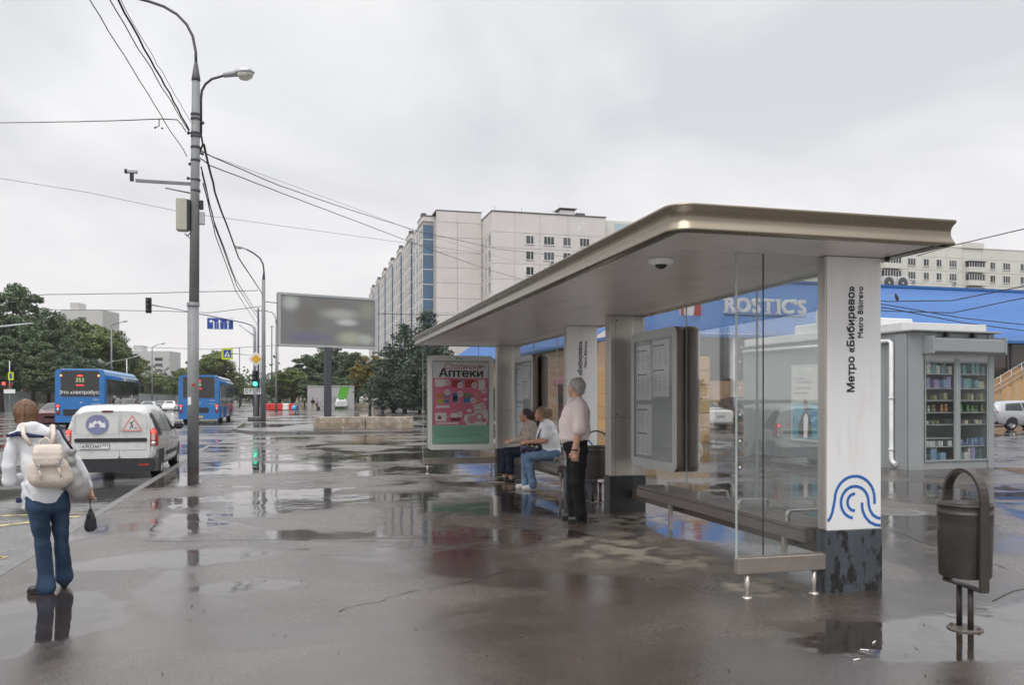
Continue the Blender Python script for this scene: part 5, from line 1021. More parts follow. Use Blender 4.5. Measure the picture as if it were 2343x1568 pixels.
# goods on the shelves: each one a thing of its own
gm = {n: mat('goods_' + n, c, .45, var=.35, scale=14) for n, c in (('aqua', (.15, .30, .33)), ('sky', (.20, .28, .42)), ('violet', (.30, .24, .46)), ('pink', (.42, .20, .26)), ('white', (.55, .55, .53)), ('dark', (.06, .07, .075)), ('olive', (.22, .24, .10)), ('orange', (.50, .20, .08)), ('green', (.10, .30, .14)), ('cream', (.5, .42, .3)))}
KM = Matrix.Translation(KL) @ Matrix.Rotation(R(4), 4, 'Z') @ Matrix.Diagonal((1.11, 1, 1, 1)); gr = random.Random(5); WH = {0: 'bottom', 1: 'second', 2: 'third', 3: 'fourth', 4: 'fifth', 5: 'sixth', 6: 'top'}
def good(kind, colr, x, z, w_, h_, s, col_):
    if kind == 'box': b = MB().box(-w_ / 2, w_ / 2, -.06, .06, 0, h_, .006); nm = 'toy_box'
    elif kind == 'figure':
        b = MB().lathe([(.012, 0), (w_ * .36, .01), (w_ * .42, h_ * .3), (w_ * .22, h_ * .55), (w_ * .16, h_ * .6), (w_ * .30, h_ * .75), (w_ * .24, h_ * .92), (0, h_)], 10); nm = 'toy_figure'
    else:
        b = MB().lathe([(0, 0), (w_ * .5, 0), (w_ * .5, h_ * .7), (w_ * .3, h_ * .8), (w_ * .3, h_), (0, h_)], 10); nm = 'jar'
    o = b.build(nm, gm[colr]); o.matrix_world = KM @ Matrix.Translation((x, gr.uniform(.10, .22), z)); tag(o, f"{dict(sky='pale blue', aqua='turquoise', dark='dark grey').get(colr, colr)} {nm.replace('_', ' ')} on the {WH[s]} shelf of the {col_} kiosk window", nm.replace('_', ' '), 'goods on the kiosk shelves')
plan_ = {6: (['box'], ['aqua', 'aqua', 'sky', 'white'], .20, .12), 5: (['box'], ['violet', 'aqua', 'white', 'sky', 'cream'], .19, .13), 4: (['jar', 'box', 'box'], ['dark', 'olive', 'cream', 'dark'], .13, .08), 3: (['figure'], ['green', 'olive', 'white', 'orange'], .14, .10), 2: (['figure', 'box'], ['olive', 'cream', 'dark', 'white'], .08, .09), 1: (['figure', 'jar', 'box'], ['white', 'dark', 'sky', 'white'], .14, .085), 0: (['box'], ['violet', 'aqua', 'white', 'sky', 'dark'], .22, .13)}
for s, z in enumerate(shz):
    kinds, cols, hh, ww = plan_[s]
    for (x0, x1, cn) in ((.37, 1.08, 'left-hand'), (1.25, 1.93, 'right-hand')):
        x = x0 + .05
        while x < x1 - .04:
            w_ = ww * gr.uniform(.45, 1.15); kd = gr.choice(kinds)
            if s == 1 and cn == 'left-hand': kd = 'box'
            if gr.random() < .94: good(kd, gr.choice(cols), x + w_ / 2, z + .002, w_ if kd == 'box' else min(w_, .09), hh * gr.uniform(.75, 1.35) if not (s == 1 and cn == 'left-hand') else .12, s, cn)
            x += w_ + gr.uniform(.0, .03)
# poster on the side wall and air conditioner on its roof
pt = thing('wall_poster', 'framed poster of a person in a dark jacket on the grey kiosk side wall', 'poster', KM @ Vector((-.005, 4.05, .46)), R(4))
pt['label'] = 'framed blue and white poster on the grey kiosk side wall'
b = MB(); b.box(-.05, -.001, -1.18, 0, 0, 1.98, .01); b.build('poster_frame', m_frame, pt)
def wp(nm, y0, y1, z0, z1, m_, e): b = MB(); b.quad((-.052 - e, y1, z0), (-.052 - e, y0, z0), (-.052 - e, y0, z1), (-.052 - e, y1, z1)); return b.build(nm, m_, pt)
wp('poster_sheet', -1.12, -.06, .06, 1.92, mat('poster_cream', (.58, .58, .54), .5), .0); wp('print_block', -1.12, -.06, .06, .98, mat('poster_sea', (.12, .34, .46), .5, var=.3, scale=3), .001)
for i, (z, l_) in enumerate(((1.62, .40), (1.53, .62), (1.38, .66), (1.25, .48))): wp('print_line', -.16 - l_, -.16, z - .03, z + .03, m_print2, .0012)
b = MB(); b.add([(-.0545, y, z) for y, z in ((-.30, .10), (-.33, .45), (-.45, .72), (-.60, .80), (-.74, .72), (-.82, .45), (-.85, .10))], [tuple(range(7))]); b.build('pictured_jacket', mat('poster_jacket', (.08, .085, .085), .5, var=.4, scale=6), pt)
b = MB(); b.add([(-.056, -.60 + .10 * math.cos(a * .5), .93 + .15 * math.sin(a * .5)) for a in range(13)], [tuple(range(13))]); b.build('pictured_head', mat('poster_face', (.22, .16, .13), .5, var=.4, scale=8), pt)
b = MB(); b.add([(-.0555, y, z) for y, z in ((-.52, .10), (-.52, .62), (-.62, .74), (-.70, .6), (-.66, .10))], [tuple(range(5))]); b.build('pictured_shirt', pwhite, pt)
def aircon(loc, rz, label, w_=.8, h_=.6, group=None):
    a = thing('air_conditioner', label, 'air conditioner', loc, rz, group); b = MB(); b.box(-w_ / 2, w_ / 2, 0, .3, 0, h_, .02); b.build('casing', m_frame, a); b = MB(); b.lathe([(0, -.012), (h_ * .4, -.010), (h_ * .44, .0)], 20, (-.08, 0, h_ / 2), axis='y'); b.build('fan_grille', mat('dark_grille', (.06, .065, .065), .5), a); b = MB(); b.lathe([(0, -.02), (h_ * .09, -.016)], 10, (-.08, 0, h_ / 2), axis='y'); b.build('fan_hub', m_back, a); return a
q = KM @ Vector((.25, 2.95, 3.28)); aircon(q, R(-60), 'air conditioner standing on the kiosk roof edge, seen through the glass', .75, .55)

# ================================================================ market hall with blue roof
m_tan = mat('tan_stone_tile', (.40, .27, .17), .6, var=.12, scale=1.2, objvar=.10); m_tan2 = mat('ochre_stone_block', (.42, .26, .11), .6, var=.12, scale=2, objvar=.08); m_broof = mat('blue_metal_roof', (.013, .092, .305), .35, var=.10, scale=.6, dirt=(.02, .13, .34), dscale=.5, dpos=(.45, .75), objvar=.05)
m_dwin = mat('dark_shop_glass', (.035, .03, .027), .15, var=.5, scale=1.2, spec=.6); m_grey = mat('grey_soffit', (.13, .13, .135), .6)
MX, MY = 20.0, 47.0; mk = thing('market_hall', 'long tan market hall with a blue corrugated roof behind the kiosk', 'market', (MX, MY, 0))
K2 = lambda b, name, m, par=None: b.build(name, m, par or mk)
K2(MB().box(0.02, 60, .05, 30, -.02, 5.5), 'wall_core', m_grey); K2(MB().box(0.02, 30, 30, 70, -.02, 5.5), 'wall_core', m_grey)
tile = MB().box(.012, 1.988, -.03, .05, .006, .894, .008).mesh('wall_tile')
for i in range(20):
    for j in range(3 if i < 30 else 2):
        o = obj('wall_tile', tile, m_tan, mk); o.location = (i * 2, 0, j * .9)
for i in range(10):
    w1 = K2(MB().box(i * 4 + .1, i * 4 + 3.9, -.02, .05, 2.78, 5.4), 'upper_window', m_dwin)
    for x_ in (.1, 1.95, 3.75): K2(MB().box(i * 4 + x_, i * 4 + x_ + .15, -.06, -.021, 2.78, 5.4), 'window_bar', m_trim, w1)
tile2 = MB().box(-.03, .02, .012, 2.988, .006, .894, .008).mesh('wall_tile')
for i in range(21):
    for j in range(6):
        if j < 3 and i % 3 != 2 and i > 0: continue
        o = obj('wall_tile', tile2, m_tan, mk); o.location = (0, i * 3, j * .9)
for i in range(1, 21):
    if i % 3 != 2: K2(MB().box(-.01, .02, i * 3 + .06, i * 3 + 2.94, .1, 2.66), 'shop_window', m_dwin); K2(MB().box(-.03, -.011, i * 3 + 1.45, i * 3 + 1.55, .1, 2.66), 'window_bar', m_frame)
for i in range(6):
    K2(MB().box(-.12, -.035, i * 9 + 4, i * 9 + 7, 2.75, 3.3), 'shop_sign', gm[('green', 'pink', 'sky', 'orange', 'white', 'olive')[i]])
ribs = MB(); nr = 4; P = []
for f in range(nr * 4 + 1):
    x = f / (nr * 4) * 1.0; P.append((x, .045 if f % 4 in (1, 2) else 0.0))
def roof_panel(L_, rise): 
    b = MB(); b.grid([[(x, 0, h) for x, h in P], [(x, L_, rise + h) for x, h in P]], False); return b.mesh('roof_panel')
me = roof_panel(6.3, 4.35)
for i in range(61):
    o = obj('roof_panel', me, m_broof, mk); o.location = (i - .5, -.5, 5.6)
for i in range(64):
    o = obj('roof_panel', me, m_broof, mk); o.location = (-.5, 6 + i + 1, 5.6); o.rotation_euler = (0, 0, R(-90))
K2(MB().box(-.5, 60.5, -.52, -.40, 5.40, 5.60), 'fascia', m_broof); K2(MB().box(-.52, -.4, -.4, 70, 5.40, 5.60), 'fascia', m_broof); K2(MB().box(-.38, 60.4, -.38, .04, 5.42, 5.50), 'soffit', m_grey); K2(MB().box(4, 60, 5.6, 5.9, 9.9, 10.08), 'ridge_cap', m_broof)
for x_ in (6.5, 10.5, 14.5): K2(MB().box(x_, x_ + .3, -.35, -.05, 0, 5.42), 'portico_post', m_kwhite)
# sign: letters with slab serifs, standing off the roof
c0 = onY(1657, 700, 48.4); c1 = onY(1846, 700, 48.4); span = c1.x - c0.x; lt_ = thing('roof_sign', 'large white slab-serif lettering standing on the blue roof', 'sign', (c0.x, 48.4, c0.z - .45))
for ch, u in (('R', .055), ('O', .215), ('S', .37), ('T', .515), ('I', .64), ('C', .755), ("'", .845), ('S', .93)):
    o = text('letter', ch, 1.28, m_swhite, lt_, (u * span, -.05, .46), '-Y', bold=.05, ext=.04, xs=1.05)
    if ch in 'RTI':
        b = MB(); h = .46
        for sx in ((-.26, .28) if ch == 'R' else (0,)): b.box(u * span + sx - .17, u * span + sx + .17, -.12, .0, .0, .11)
        if ch == 'R': b.box(u * span - .42, u * span - .1, -.12, 0, .82, .93)
        if ch == 'I': b.box(u * span - .17, u * span + .17, -.12, 0, .82, .93)
        b.build('serif', m_swhite, lt_)
K3 = MB(); K3.tube([(0, .1, -.1), (span, .1, -.1)], .03, 6)
for u in (.05, .35, .65, .95): K3.tube([(u * span, .1, -.1), (u * span, .6, -.5)], .03, 6)
K3.build('sign_frame', m_dpole, lt_)
c0 = onY(1580, 697, 48.4); t = thing('logo_sign', 'square red and white logo sign on the blue roof left of the roof lettering', 'sign', (c0.x, 48.4, c0.z - .8)); b = MB(); b.box(-.75, .75, -.06, .06, 0, 1.5, .03); b.build('panel', m_swhite, t); b = MB(); b.add([(x, -.065, z) for x, z in ((.72, .05), (.72, 1.45), (.35, 1.45), (.15, .05))], [(0, 1, 2, 3)]); b.build('red_wedge', m_red, t); b = MB(); b.add([(x, -.065, z) for x, z in ((-.72, .05), (-.45, .05), (-.6, 1.45), (-.72, 1.45))], [(0, 1, 2, 3)]); b.build('red_wedge', m_red, t)
# stair at the hall
t = thing('stair', 'tan stone stair with steel railing against the market hall', 'stair', (44.0, 44.6, 0))
for i in range(13): MB().box(i * .34, i * .34 + .36 if i < 12 else 12, 0, 2.2, -.01, 1.55 + (i + 1) * .17, .01).build('step', m_tan2 if i % 2 else m_tan, t)
for i in range(6): b = MB(); b.tube([(i * .85, -.05, 1.55 + i * .425), (i * .85, -.05, 2.65 + i * .425)], .025, 6); b.build('baluster', m_alu, t)
for dz in (.35, .70, 1.1): b = MB(); b.tube([(-1.2, -.05, 1.55 + dz), (0, -.05, 1.55 + dz), (4.25, -.05, 3.675 + dz)], .025, 6); b.build('handrail', m_alu, t)
MB().box(-3.2, -.002, 0, 2.2, -.01, 1.55).build('landing', m_tan2, t)
# pier of stacked ochre blocks and its wall
pr0 = onz(1605, 1012); t = thing('stone_pier', 'pier of stacked ochre stone blocks with dark joints behind the timetable case', 'pier', (pr0.x, pr0.y, 0))
for j in range(6): MB().box(-.34, .34, 0, .7, -.01 if j == 0 else j * .515 + .02, (j + 1) * .515, .02).build('stone_block', m_tan2, t)
MB().box(-.32, .32, .02, .68, .0, 3.08).build('joint_core', m_seam, t)
t = thing('ochre_wall', 'low ochre wall running back from the stone pier', 'wall', (pr0.x - .3, pr0.y + .72, 0))
for i in range(7):
    for j in range(5): MB().box(0, .3, i * 2 + .006, i * 2 + 1.994, j * .6 + .004, j * .6 + .596, .01).build('stone_block', m_tan2, t)

# ================================================================ flats
m_pan = mat('pale_facade_panel', (.60, .565, .545), .8, var=.06, scale=.4, objvar=.035, dirt=(.545, .49, .46), dscale=.25, dpos=(.5, .85)); m_pan2 = mat('patched_facade_panel', (.585, .55, .53), .8, var=.05, scale=.4, objvar=.03, dirt=(.68, .67, .655), dscale=.22, dpos=(.60, .64)); m_joint = mat('facade_joint', (.45, .42, .40), .9); m_logg = mat('blue_loggia_panel', (.085, .15, .235), .6, var=.06, objvar=.06); m_wfr = mat('white_window_frame', (.62, .62, .60), .5); m_pane = mat('flat_window_pane', (.06, .063, .068), .25, var=.5, scale=.7, spec=.4, objvar=.7); m_roofd = mat('dark_roofing', (.10, .095, .10), .7); m_pan3 = mat('cream_facade_panel', (.60, .585, .54), .8, var=.05, scale=.4, objvar=.03)
_wm = {}
def window(par, p, w_, h_, face, mull=1):
    """one window: frame with mullion and sill, panes as a sub-part. face '-Y' or '-X'"""
    key = (w_, h_, face, mull)
    if key not in _wm:
        f = MB(); g = MB(); t_ = .07; ed = (lambda a0, a1, d0, d1, z0, z1, B: B.box(a0, a1, d0, d1, z0, z1)) if face == '-Y' else (lambda a0, a1, d0, d1, z0, z1, B: B.box(d0, d1, a0, a1, z0, z1))
        for a in ((-w_ / 2, -w_ / 2 + t_, 0, h_), (w_ / 2 - t_, w_ / 2, 0, h_), (-w_ / 2 + t_, w_ / 2 - t_, 0, t_), (-w_ / 2 + t_, w_ / 2 - t_, h_ - t_, h_)): ed(a[0], a[1], -.05, .02, a[2], a[3], f)
        for i in range(mull): x = -w_ / 2 + w_ * (i + 1) / (mull + 1) * (1 if mull > 1 else 1.15); ed(x - .04, x + .04, -.05, .02, t_, h_ - t_, f)
        ed(-w_ / 2 - .08, w_ / 2 + .08, -.14, .02, -.08, -.002, f); ed(-w_ / 2 + t_, w_ / 2 - t_, -.015, .02, t_, h_ - t_, g); _wm[key] = (f.mesh('window'), g.mesh('pane'))
    o = obj('window', _wm[key][0], m_wfr, par); o.location = p; g = obj('pane', _wm[key][1], m_pane, o); return o
FH = 2.8
# --- stepped block seen end-on (sections with blue loggias)
AX, AY, AT = 23.3, 151.0, 36.0
A = thing('apartment_block', 'pale stepped panel block receding behind the pine, with blue loggia strips', 'apartment building', (AX, AY, 0)); nsec, SL = 7, 17.0
for s in range(nsec):
    y0 = s * SL; b = MB(); b.box(.05, 12, y0 + 3.2, y0 + SL, -.5, AT - 1.2); b.box(1.95, 12, y0, y0 + 3.2, -.5, AT - 1.25); b.build('section_core', m_joint, A)
    b = MB(); b.box(-.1, 8, y0 + 3.0, y0 + 9.5, AT - 1.2, AT - .2, .05); b.box(.0, 8, y0 + 9.5, y0 + SL, AT - 1.2, AT - .9); rf = b.build('parapet', m_pan, A); b = MB(); b.box(-.16, 8.1, y0 + 2.9, y0 + 9.6, AT - .198, AT - .05); b.box(.1, 1.0, y0 + 5.5, y0 + 7, AT - .05, AT + .9); b.build('coping', m_roofd, rf)
    for f in range(2, 12):
        z = f * FH + .6
        for (ya, yb) in ((3.25, 8.0), (8.0, 12.6), (12.6, SL)):
            b = MB() ; b.box(-.02, .05, y0 + ya + .03, y0 + yb - .03, z + .03, z + FH - .03); b.build('facade_panel', m_pan, A)
        b = MB(); b.box(.0, 1.94, y0 + 3.12, y0 + 3.2, z + .12, z + FH - .02); b.build('loggia_panel', m_logg, A)
        b = MB(); b.box(.0, 1.94, y0 + 3.1, y0 + 3.2, z - .02, z + .12); b.build('loggia_band', m_wfr, A)
        if s < 6:
            for yy, ww in ((4.9, 2.0), (7.3, 1.2), (10.2, 2.0), (14.5, 2.0)): window(A, (-.02, y0 + yy, z + .85), ww, 1.5, '-X')
for f in range(0, 13):                                     # blank gable
    z = f * FH + .6; h = FH if f < 12 else AT + .3 - z
    for x0, x1 in ((1.95, 5.9), (5.9, 10.45)): b = MB(); b.box(x0 + .025, x1 - .025, -.06, .0, z + .025, z + h - .025); b.build('facade_panel', m_pan, A)
b = MB(); b.box(1.9, 10.5, -.1, 6, AT + .2, AT + .42); b.build('coping', m_roofd, A)
b = MB(); b.box(1.95, 10.45, 0, .01, 0, AT + .2); b.build('gable_backing', m_joint, A)
for yy in (12, 20): b = MB(); b.tube([(5, yy, AT), (5, yy, AT + 2.2)], .04, 5); b.tube([(4.5, yy, AT + 1.7), (5.5, yy, AT + 1.7)], .03, 5); b.build('aerial', m_dpole, A)
# --- patched block in the middle
BX, BY, BT = 34.0, 143.5, 35.0
B = thing('apartment_block', 'pale panel block with patched repairs and white windows above the shelter roof', 'apartment building', (BX, BY, 0))
b = MB(); b.box(.05, 21.5, .05, 14, -.5, BT - .1); b.build('block_core', m_joint, B)
cols = (0.0, 7.6, 13.2, 16.6, 21.5)
for f in range(0, 12):
    z = f * FH + .6; h = FH if f < 11 else BT - z
    for x0, x1 in zip((0, 4.2, 8.9, 14.2), (4.2, 8.9, 14.2, 21.5)): b = MB(); b.box(x0 + .03, x1 - .03, -.02, .05, z + .03, z + h - .03); b.build('facade_panel', m_pan2, B)
    for y0, y1 in ((0, 5), (5, 10), (10, 14)): b = MB(); b.box(-.02, .05, y0 + .03, y1 - .03, z + .03, z + h - .03); b.build('facade_panel', m_pan, B)
    if f > 3 and f < 11:
        for x_, w_, mu in ((7.0, 1.5, 1), (10.6, 2.0, 2), (14.0, 1.5, 1), (17.4, 1.9, 2)): window(B, (x_, -.02, z + .85), w_, 1.55, '-Y', mu)
        for y_, w_ in ((1.6, 1.7), (4.4, 1.0), (7.2, 1.0), (10.2, 1.9)): window(B, (-.02, y_, z + .85), w_, 1.6, '-X')
b = MB(); b.box(-.1, 21.6, -.1, 14, BT - .05, BT + .18); b.build('coping', m_roofd, B); b = MB(); b.box(13.8, 16.6, 3, 6, BT, BT + 1.7, .05); ch = b.build('roof_housing', m_pan, B); b = MB(); b.box(13.5, 16.9, 2.7, 6.3, BT + 1.9, BT + 2.05); b.box(16.9, 18.6, 3, 6, BT + .6, BT + 1.3); b.build('housing_cap', m_roofd, ch)
for x_ in (1, 6, 12): b = MB(); b.tube([(x_, 2, BT), (x_, 2, BT + 1.4)], .035, 5); b.build('aerial', m_dpole, B)
aircon(Vector((BX + 11.2, BY - .35, 9 * FH + .75)), 0, 'air conditioner box on the patched block below a wide window', .9, .65)
C_ = thing('apartment_block', 'pale blue-topped wing continuing the patched block behind the shelter roof', 'apartment building', (BX + 21.6, BY + 1.0, 0))
b = MB(); b.box(0, 16, 0, 12, -.5, BT - .25); b.build('wing_wall', m_pan3, C_); b = MB(); b.box(2, 10, -.05, -.001, BT - 4.2, BT - .7); b.build('painted_band', mat('pale_blue_render', (.40, .47, .50), .7), C_); b = MB(); b.box(.3, 3, -.6, -.001, BT - 5.2, BT - 5.0); b.build('balcony_roof', m_roofd, C_)
for f in range(7, 11): window(C_, (1.6, -.01, f * FH + .9), 2.2, 1.5, '-Y', 2)
# --- block on the right, above the market roof
EX, EY, ET = 98.0, 145.0, 33.5
Eb = thing('apartment_block', 'cream panel block with glazed balconies above the blue market roof', 'apartment building', (EX, EY, 0)); b = MB(); b.box(0, 75, .05, 14, -.5, ET - .1); b.build('block_core', m_joint, Eb)
xs_ = [onY(x, 600, EY).x - EX for x in (2013, 2060, 2086, 2119, 2148, 2180, 2228, 2271, 2303, 2340)]
xb = [0, 14, 20, 24.5, 28.0, 31, 34, 38.2, 43, 48.5, 55, 62, 68, 75]
for f in range(5, 12):
    z = f * FH + .4; h = FH if f < 11 else ET - z
    for x0, x1 in zip(xb[:-1], xb[1:]): b = MB(); b.box(x0 + .03, x1 - .03, -.02, .05, z + .03, z + h - .03); b.build('facade_panel', m_pan3, Eb)
    if f < 11:
        for i, x_ in enumerate(xs_):
            if i in (0, 1, 6): continue
            window(Eb, (x_, -.02, z + .8), 1.9 if i in (2, 5, 8) else 1.35, 1.55, '-Y', 2 if i in (2, 5, 8) else 1)
        for xc_ in (xs_[6], (xs_[0] + xs_[1]) / 2):
            b = MB(); b.box(xc_ - 2.1, xc_ + 2.1, -1.0, -.021, z - .1, z + 1.0, .02); bl_ = b.build('balcony', m_pan3, Eb)
            b = MB(); b.box(xc_ - 2.05, xc_ + 2.05, -.95, -.021, z + 1.0, z + 2.3); b.build('balcony_glazing', m_pane, bl_)
            b = MB()
            for kx in range(7): b.box(xc_ - 2.1 + kx * .66, xc_ - 2.0 + kx * .66, -1.0, -.95, z + 1.0, z + 2.3)
            b.build('glazing_bars', m_wfr, bl_)
b = MB(); b.box(xs_[6] - 2.3, xs_[6] + 2.3, -1.2, 3, ET - 3.0, ET - 2.85); b.build('balcony_canopy', m_roofd, Eb); b = MB(); b.box(xs_[6] - 3, xs_[6] + 2.4, -.3, 6, ET - .1, ET + 1.2, .05); b.build('roof_housing', m_pan3, Eb); b = MB(); b.box(-.1, 75.1, -.1, 14, ET - .05, ET + .12); b.build('coping', m_pan3, Eb)
for i, (x_, f) in enumerate(((2086, 9), (2180, 9), (2183, 8), (2303, 8), (2090, 8), (2271, 7))):
    aircon(Vector((onY(x_, 600, EY).x + .3, EY - .36, f * FH + .45)), 0, 'small air conditioner under a window of the cream block', .8, .6, 'air conditioners on the cream block')
for i, x_ in enumerate((2018, 2058, 2090)):
    q = onY(x_, 668, 52.3); aircon(Vector((q.x, 53.3, 9.85)), R(0), 'large air conditioner standing behind the ridge of the blue roof', .95, 1.0, 'air conditioners on the blue roof')
# --- far flats over the left trees
m_farw = mat('far_flat_wall', (.46, .45, .44), .8, var=.04, scale=.2)
def far_block(x0, x1, ytop, d, label, stair):
    p0, p1 = at(x0, 914, d), at(x1, 914, d); zt = CAM_H + (914 - ytop) / 1900 * d; Lx = (p1 - p0).length; t = thing('apartment_block', label, 'apartment building', (p0.x, p0.y, ROADZ), math.atan2(p1.y - p0.y, p1.x - p0.x))
    b = MB(); b.box(0, Lx, 0, 14, 0, zt, .05); b.build('wall', m_farw, t); b = MB(); b.box(Lx * .15, Lx * .35, 2, 8, zt, zt + 3); b.build('roof_housing', m_farw, t)
    nf = int(zt / 2.9)
    for f in range(nf - 9, nf):
        z = f * 2.9
        for u, w_ in stair: b = MB(); b.box(u * Lx - w_ / 2, u * Lx + w_ / 2, -.05, .02, z + .8, z + 2.4); b.build('window', m_pane, t)
far_block(140, 235, 708, 330, 'far pale tower rising over the left trees', ((.45, 1.6), (.55, 1.6)))
far_block(285, 388, 803, 420, 'far pale flats beyond the oncoming traffic', ((.08, 3), (.2, 3), (.33, 3), (.72, 2), (.8, 2)))
# ================================================================ trees
def leaf_mat(name, c0, c1):
    m = bpy.data.materials.new(name); m.use_nodes = True; nt = m.node_tree; b = nt.nodes['Principled BSDF']; L = nt.links.new
    g = nt.nodes.new('ShaderNodeNewGeometry'); oi = nt.nodes.new('ShaderNodeObjectInfo'); tc = nt.nodes.new('ShaderNodeTexCoord'); nz = nt.nodes.new('ShaderNodeTexNoise'); nz.inputs['Scale'].default_value = .35; L(tc.outputs['Object'], nz.inputs['Vector'])
    ad = nt.nodes.new('ShaderNodeMath'); ad.operation = 'MULTIPLY_ADD'; L(g.outputs['Random Per Island'], ad.inputs[0]); ad.inputs[1].default_value = .55; L(nz.outputs[0], ad.inputs[2])
    a2 = nt.nodes.new('ShaderNodeMath'); a2.operation = 'MULTIPLY_ADD'; L(oi.outputs['Random'], a2.inputs[0]); a2.inputs[1].default_value = .35; L(ad.outputs[0], a2.inputs[2])
    mr = nt.nodes.new('ShaderNodeMapRange'); mr.inputs['From Min'].default_value = .35; mr.inputs['From Max'].default_value = 1.25; L(a2.outputs[0], mr.inputs['Value'])
    mx = nt.nodes.new('ShaderNodeMix'); mx.data_type = 'RGBA'; mx.inputs['A'].default_value = (*c0, 1); mx.inputs['B'].default_value = (*c1, 1); L(mr.outputs[0], mx.inputs['Factor']); L(mx.outputs['Result'], b.inputs['Base Color']); b.inputs['Roughness'].default_value = .5; b.inputs['Specular IOR Level'].default_value = .35
    return m
m_bark = mat('bark', (.07, .055, .045), .9, var=.3, scale=3, bump=.5, bscale=10)
m_leafd = leaf_mat('leaf_deep_green', (.036, .058, .036), (.130, .178, .088)); m_leafm = leaf_mat('leaf_mid_green', (.050, .078, .024), (.185, .225, .075)); m_leafy = leaf_mat('leaf_turning', (.06, .06, .015), (.24, .20, .045)); m_need = leaf_mat('needles', (.018, .034, .026), (.070, .100, .065))
def leaf_cloud(P, S_, rng, up=.35):
    """two-triangle leaves at points P with half sizes S_"""
    n = len(P); a = rng.normal(size=(n, 3)); a /= np.linalg.norm(a, axis=1)[:, None]; c = rng.normal(size=(n, 3)); c[:, 2] += up; c -= a * (a * c).sum(1)[:, None]; c /= np.linalg.norm(c, axis=1)[:, None]
    s = S_[:, None]; V = np.stack([P - a * s, P - c * s * .55 + a * s * .1, P + a * s, P + c * s * .55], 1).reshape(-1, 3); F_ = np.arange(4 * n).reshape(-1, 4)
    me = bpy.data.meshes.new('crown'); me.vertices.add(4 * n); me.vertices.foreach_set('co', V.ravel()); me.loops.add(4 * n); me.loops.foreach_set('vertex_index', F_.ravel().astype(np.int32)); me.polygons.add(n); me.polygons.foreach_set('loop_start', (np.arange(n) * 4).astype(np.int32)); me.polygons.foreach_set('loop_total', np.full(n, 4, np.int32)); me.update(); return me
def broad_meshes(seed, H_=14.0, Rr=4.2, base=.16, clumps=230, per=150, ls=.165, lob=1.0):
    rng = np.random.default_rng(seed); trunk = MB(); top = np.array([0, 0, H_ * .8]); trunk.tube([(0, 0, -.3), (.1, .05, H_ * .25), (-.1, .1, H_ * .55), (0, 0, H_ * .85)], [H_ * .022, H_ * .018, H_ * .012, .03], 8)
    lobes = [(0, 0, H_ * .62, Rr * .75, H_ * .36)]
    for i in range(7):
        a = i * 2.4 + rng.uniform(0, .6); r_ = Rr * rng.uniform(.35, .6); z = H_ * rng.uniform(base + .16, .80); lobes.append((r_ * math.cos(a), r_ * math.sin(a), z, Rr * rng.uniform(.38, .58), H_ * rng.uniform(.12, .2)))
        trunk.tube([(0, 0, max(z - H_ * .22, H_ * .12)), (r_ * .5 * math.cos(a), r_ * .5 * math.sin(a), z - H_ * .06), (r_ * math.cos(a), r_ * math.sin(a), z + H_ * .05)], [H_ * .009, H_ * .006, .03], 6)
    pts = []; sz = []
    for i in range(clumps):
        lx, ly, lz, lr, lh = lobes[0 if rng.random() < .34 else rng.integers(len(lobes))]; d = rng.normal(size=3); d /= np.linalg.norm(d); k = rng.uniform(.5, .98); c = np.array([lx + d[0] * lr * k, ly + d[1] * lr * k, lz + d[2] * lh * k])
        if c[2] < H_ * base: c[2] = H_ * base + abs(rng.normal()) * H_ * .06
        cr = Rr * rng.uniform(.10, .21); q = rng.normal(size=(per, 3)); q /= np.linalg.norm(q, axis=1)[:, None]; q *= (rng.uniform(0, 1, (per, 1)) ** .45) * cr; q[:, 2] *= .75; pts.append(c + q); sz.append(rng.uniform(.6, 1.25, per) * ls)
    return trunk.mesh('trunk'), leaf_cloud(np.concatenate(pts), np.concatenate(sz), rng)
def conifer_meshes(seed, H_=13.0, Rr=3.2, per=70, ls=.17):
    rng = np.random.default_rng(seed); trunk = MB(); trunk.tube([(0, 0, -.3), (0, 0, H_ * .5), (0, 0, H_)], [H_ * .018, H_ * .012, .02], 7); pts = []; sz = []
    z = H_ * .06; i = 0
    while z < H_ * .985:
        f = 1 - z / H_; nb = 6 if f > .3 else 4; r0 = Rr * (min(1, f * 1.35) ** .8) * rng.uniform(.55, 1.25) + .15
        for j in range(nb):
            a = i * 1.1 + j * 2 * math.pi / nb + rng.uniform(-.3, .3); r_ = r0 * rng.uniform(.65, 1.15); dz = r_ * rng.uniform(.05, .55)
            p0 = np.array([0, 0, z]); p1 = np.array([r_ * math.cos(a), r_ * math.sin(a), z + dz]); trunk.tube([tuple(p0), tuple((p0 + p1) / 2 + np.array([0, 0, -.06])), tuple(p1)], [.035, .025, .01], 4)
            m_ = int(per * (.35 + r_ / Rr)); u = rng.uniform(.25, 1.05, m_) ** .7; q = p0 + (p1 - p0) * u[:, None] + rng.normal(size=(m_, 3)) * np.array([.22, .22, .17]) * (.45 + .6 * (1 - abs(u - .6))[:, None]); q[:, 2] -= .12 * (u < .8); pts.append(q); sz.append(rng.uniform(.6, 1.2, m_) * ls)
        z += H_ * .042 * rng.uniform(.8, 1.25); i += 1
    return trunk.mesh('trunk'), leaf_cloud(np.concatenate(pts), np.concatenate(sz), rng, .9)
BR = [broad_meshes(1), broad_meshes(2, lob=.9), broad_meshes(3, Rr=4.8, clumps=260), broad_meshes(4, H_=14, Rr=3.4, clumps=190)]
CO = [conifer_meshes(11), conifer_meshes(12, Rr=3.9)]
for i_, (tm, lm) in enumerate(BR): tm.materials.append(m_bark); lm.materials.append((m_leafd, m_leafm, m_leafd, m_leafy)[i_])
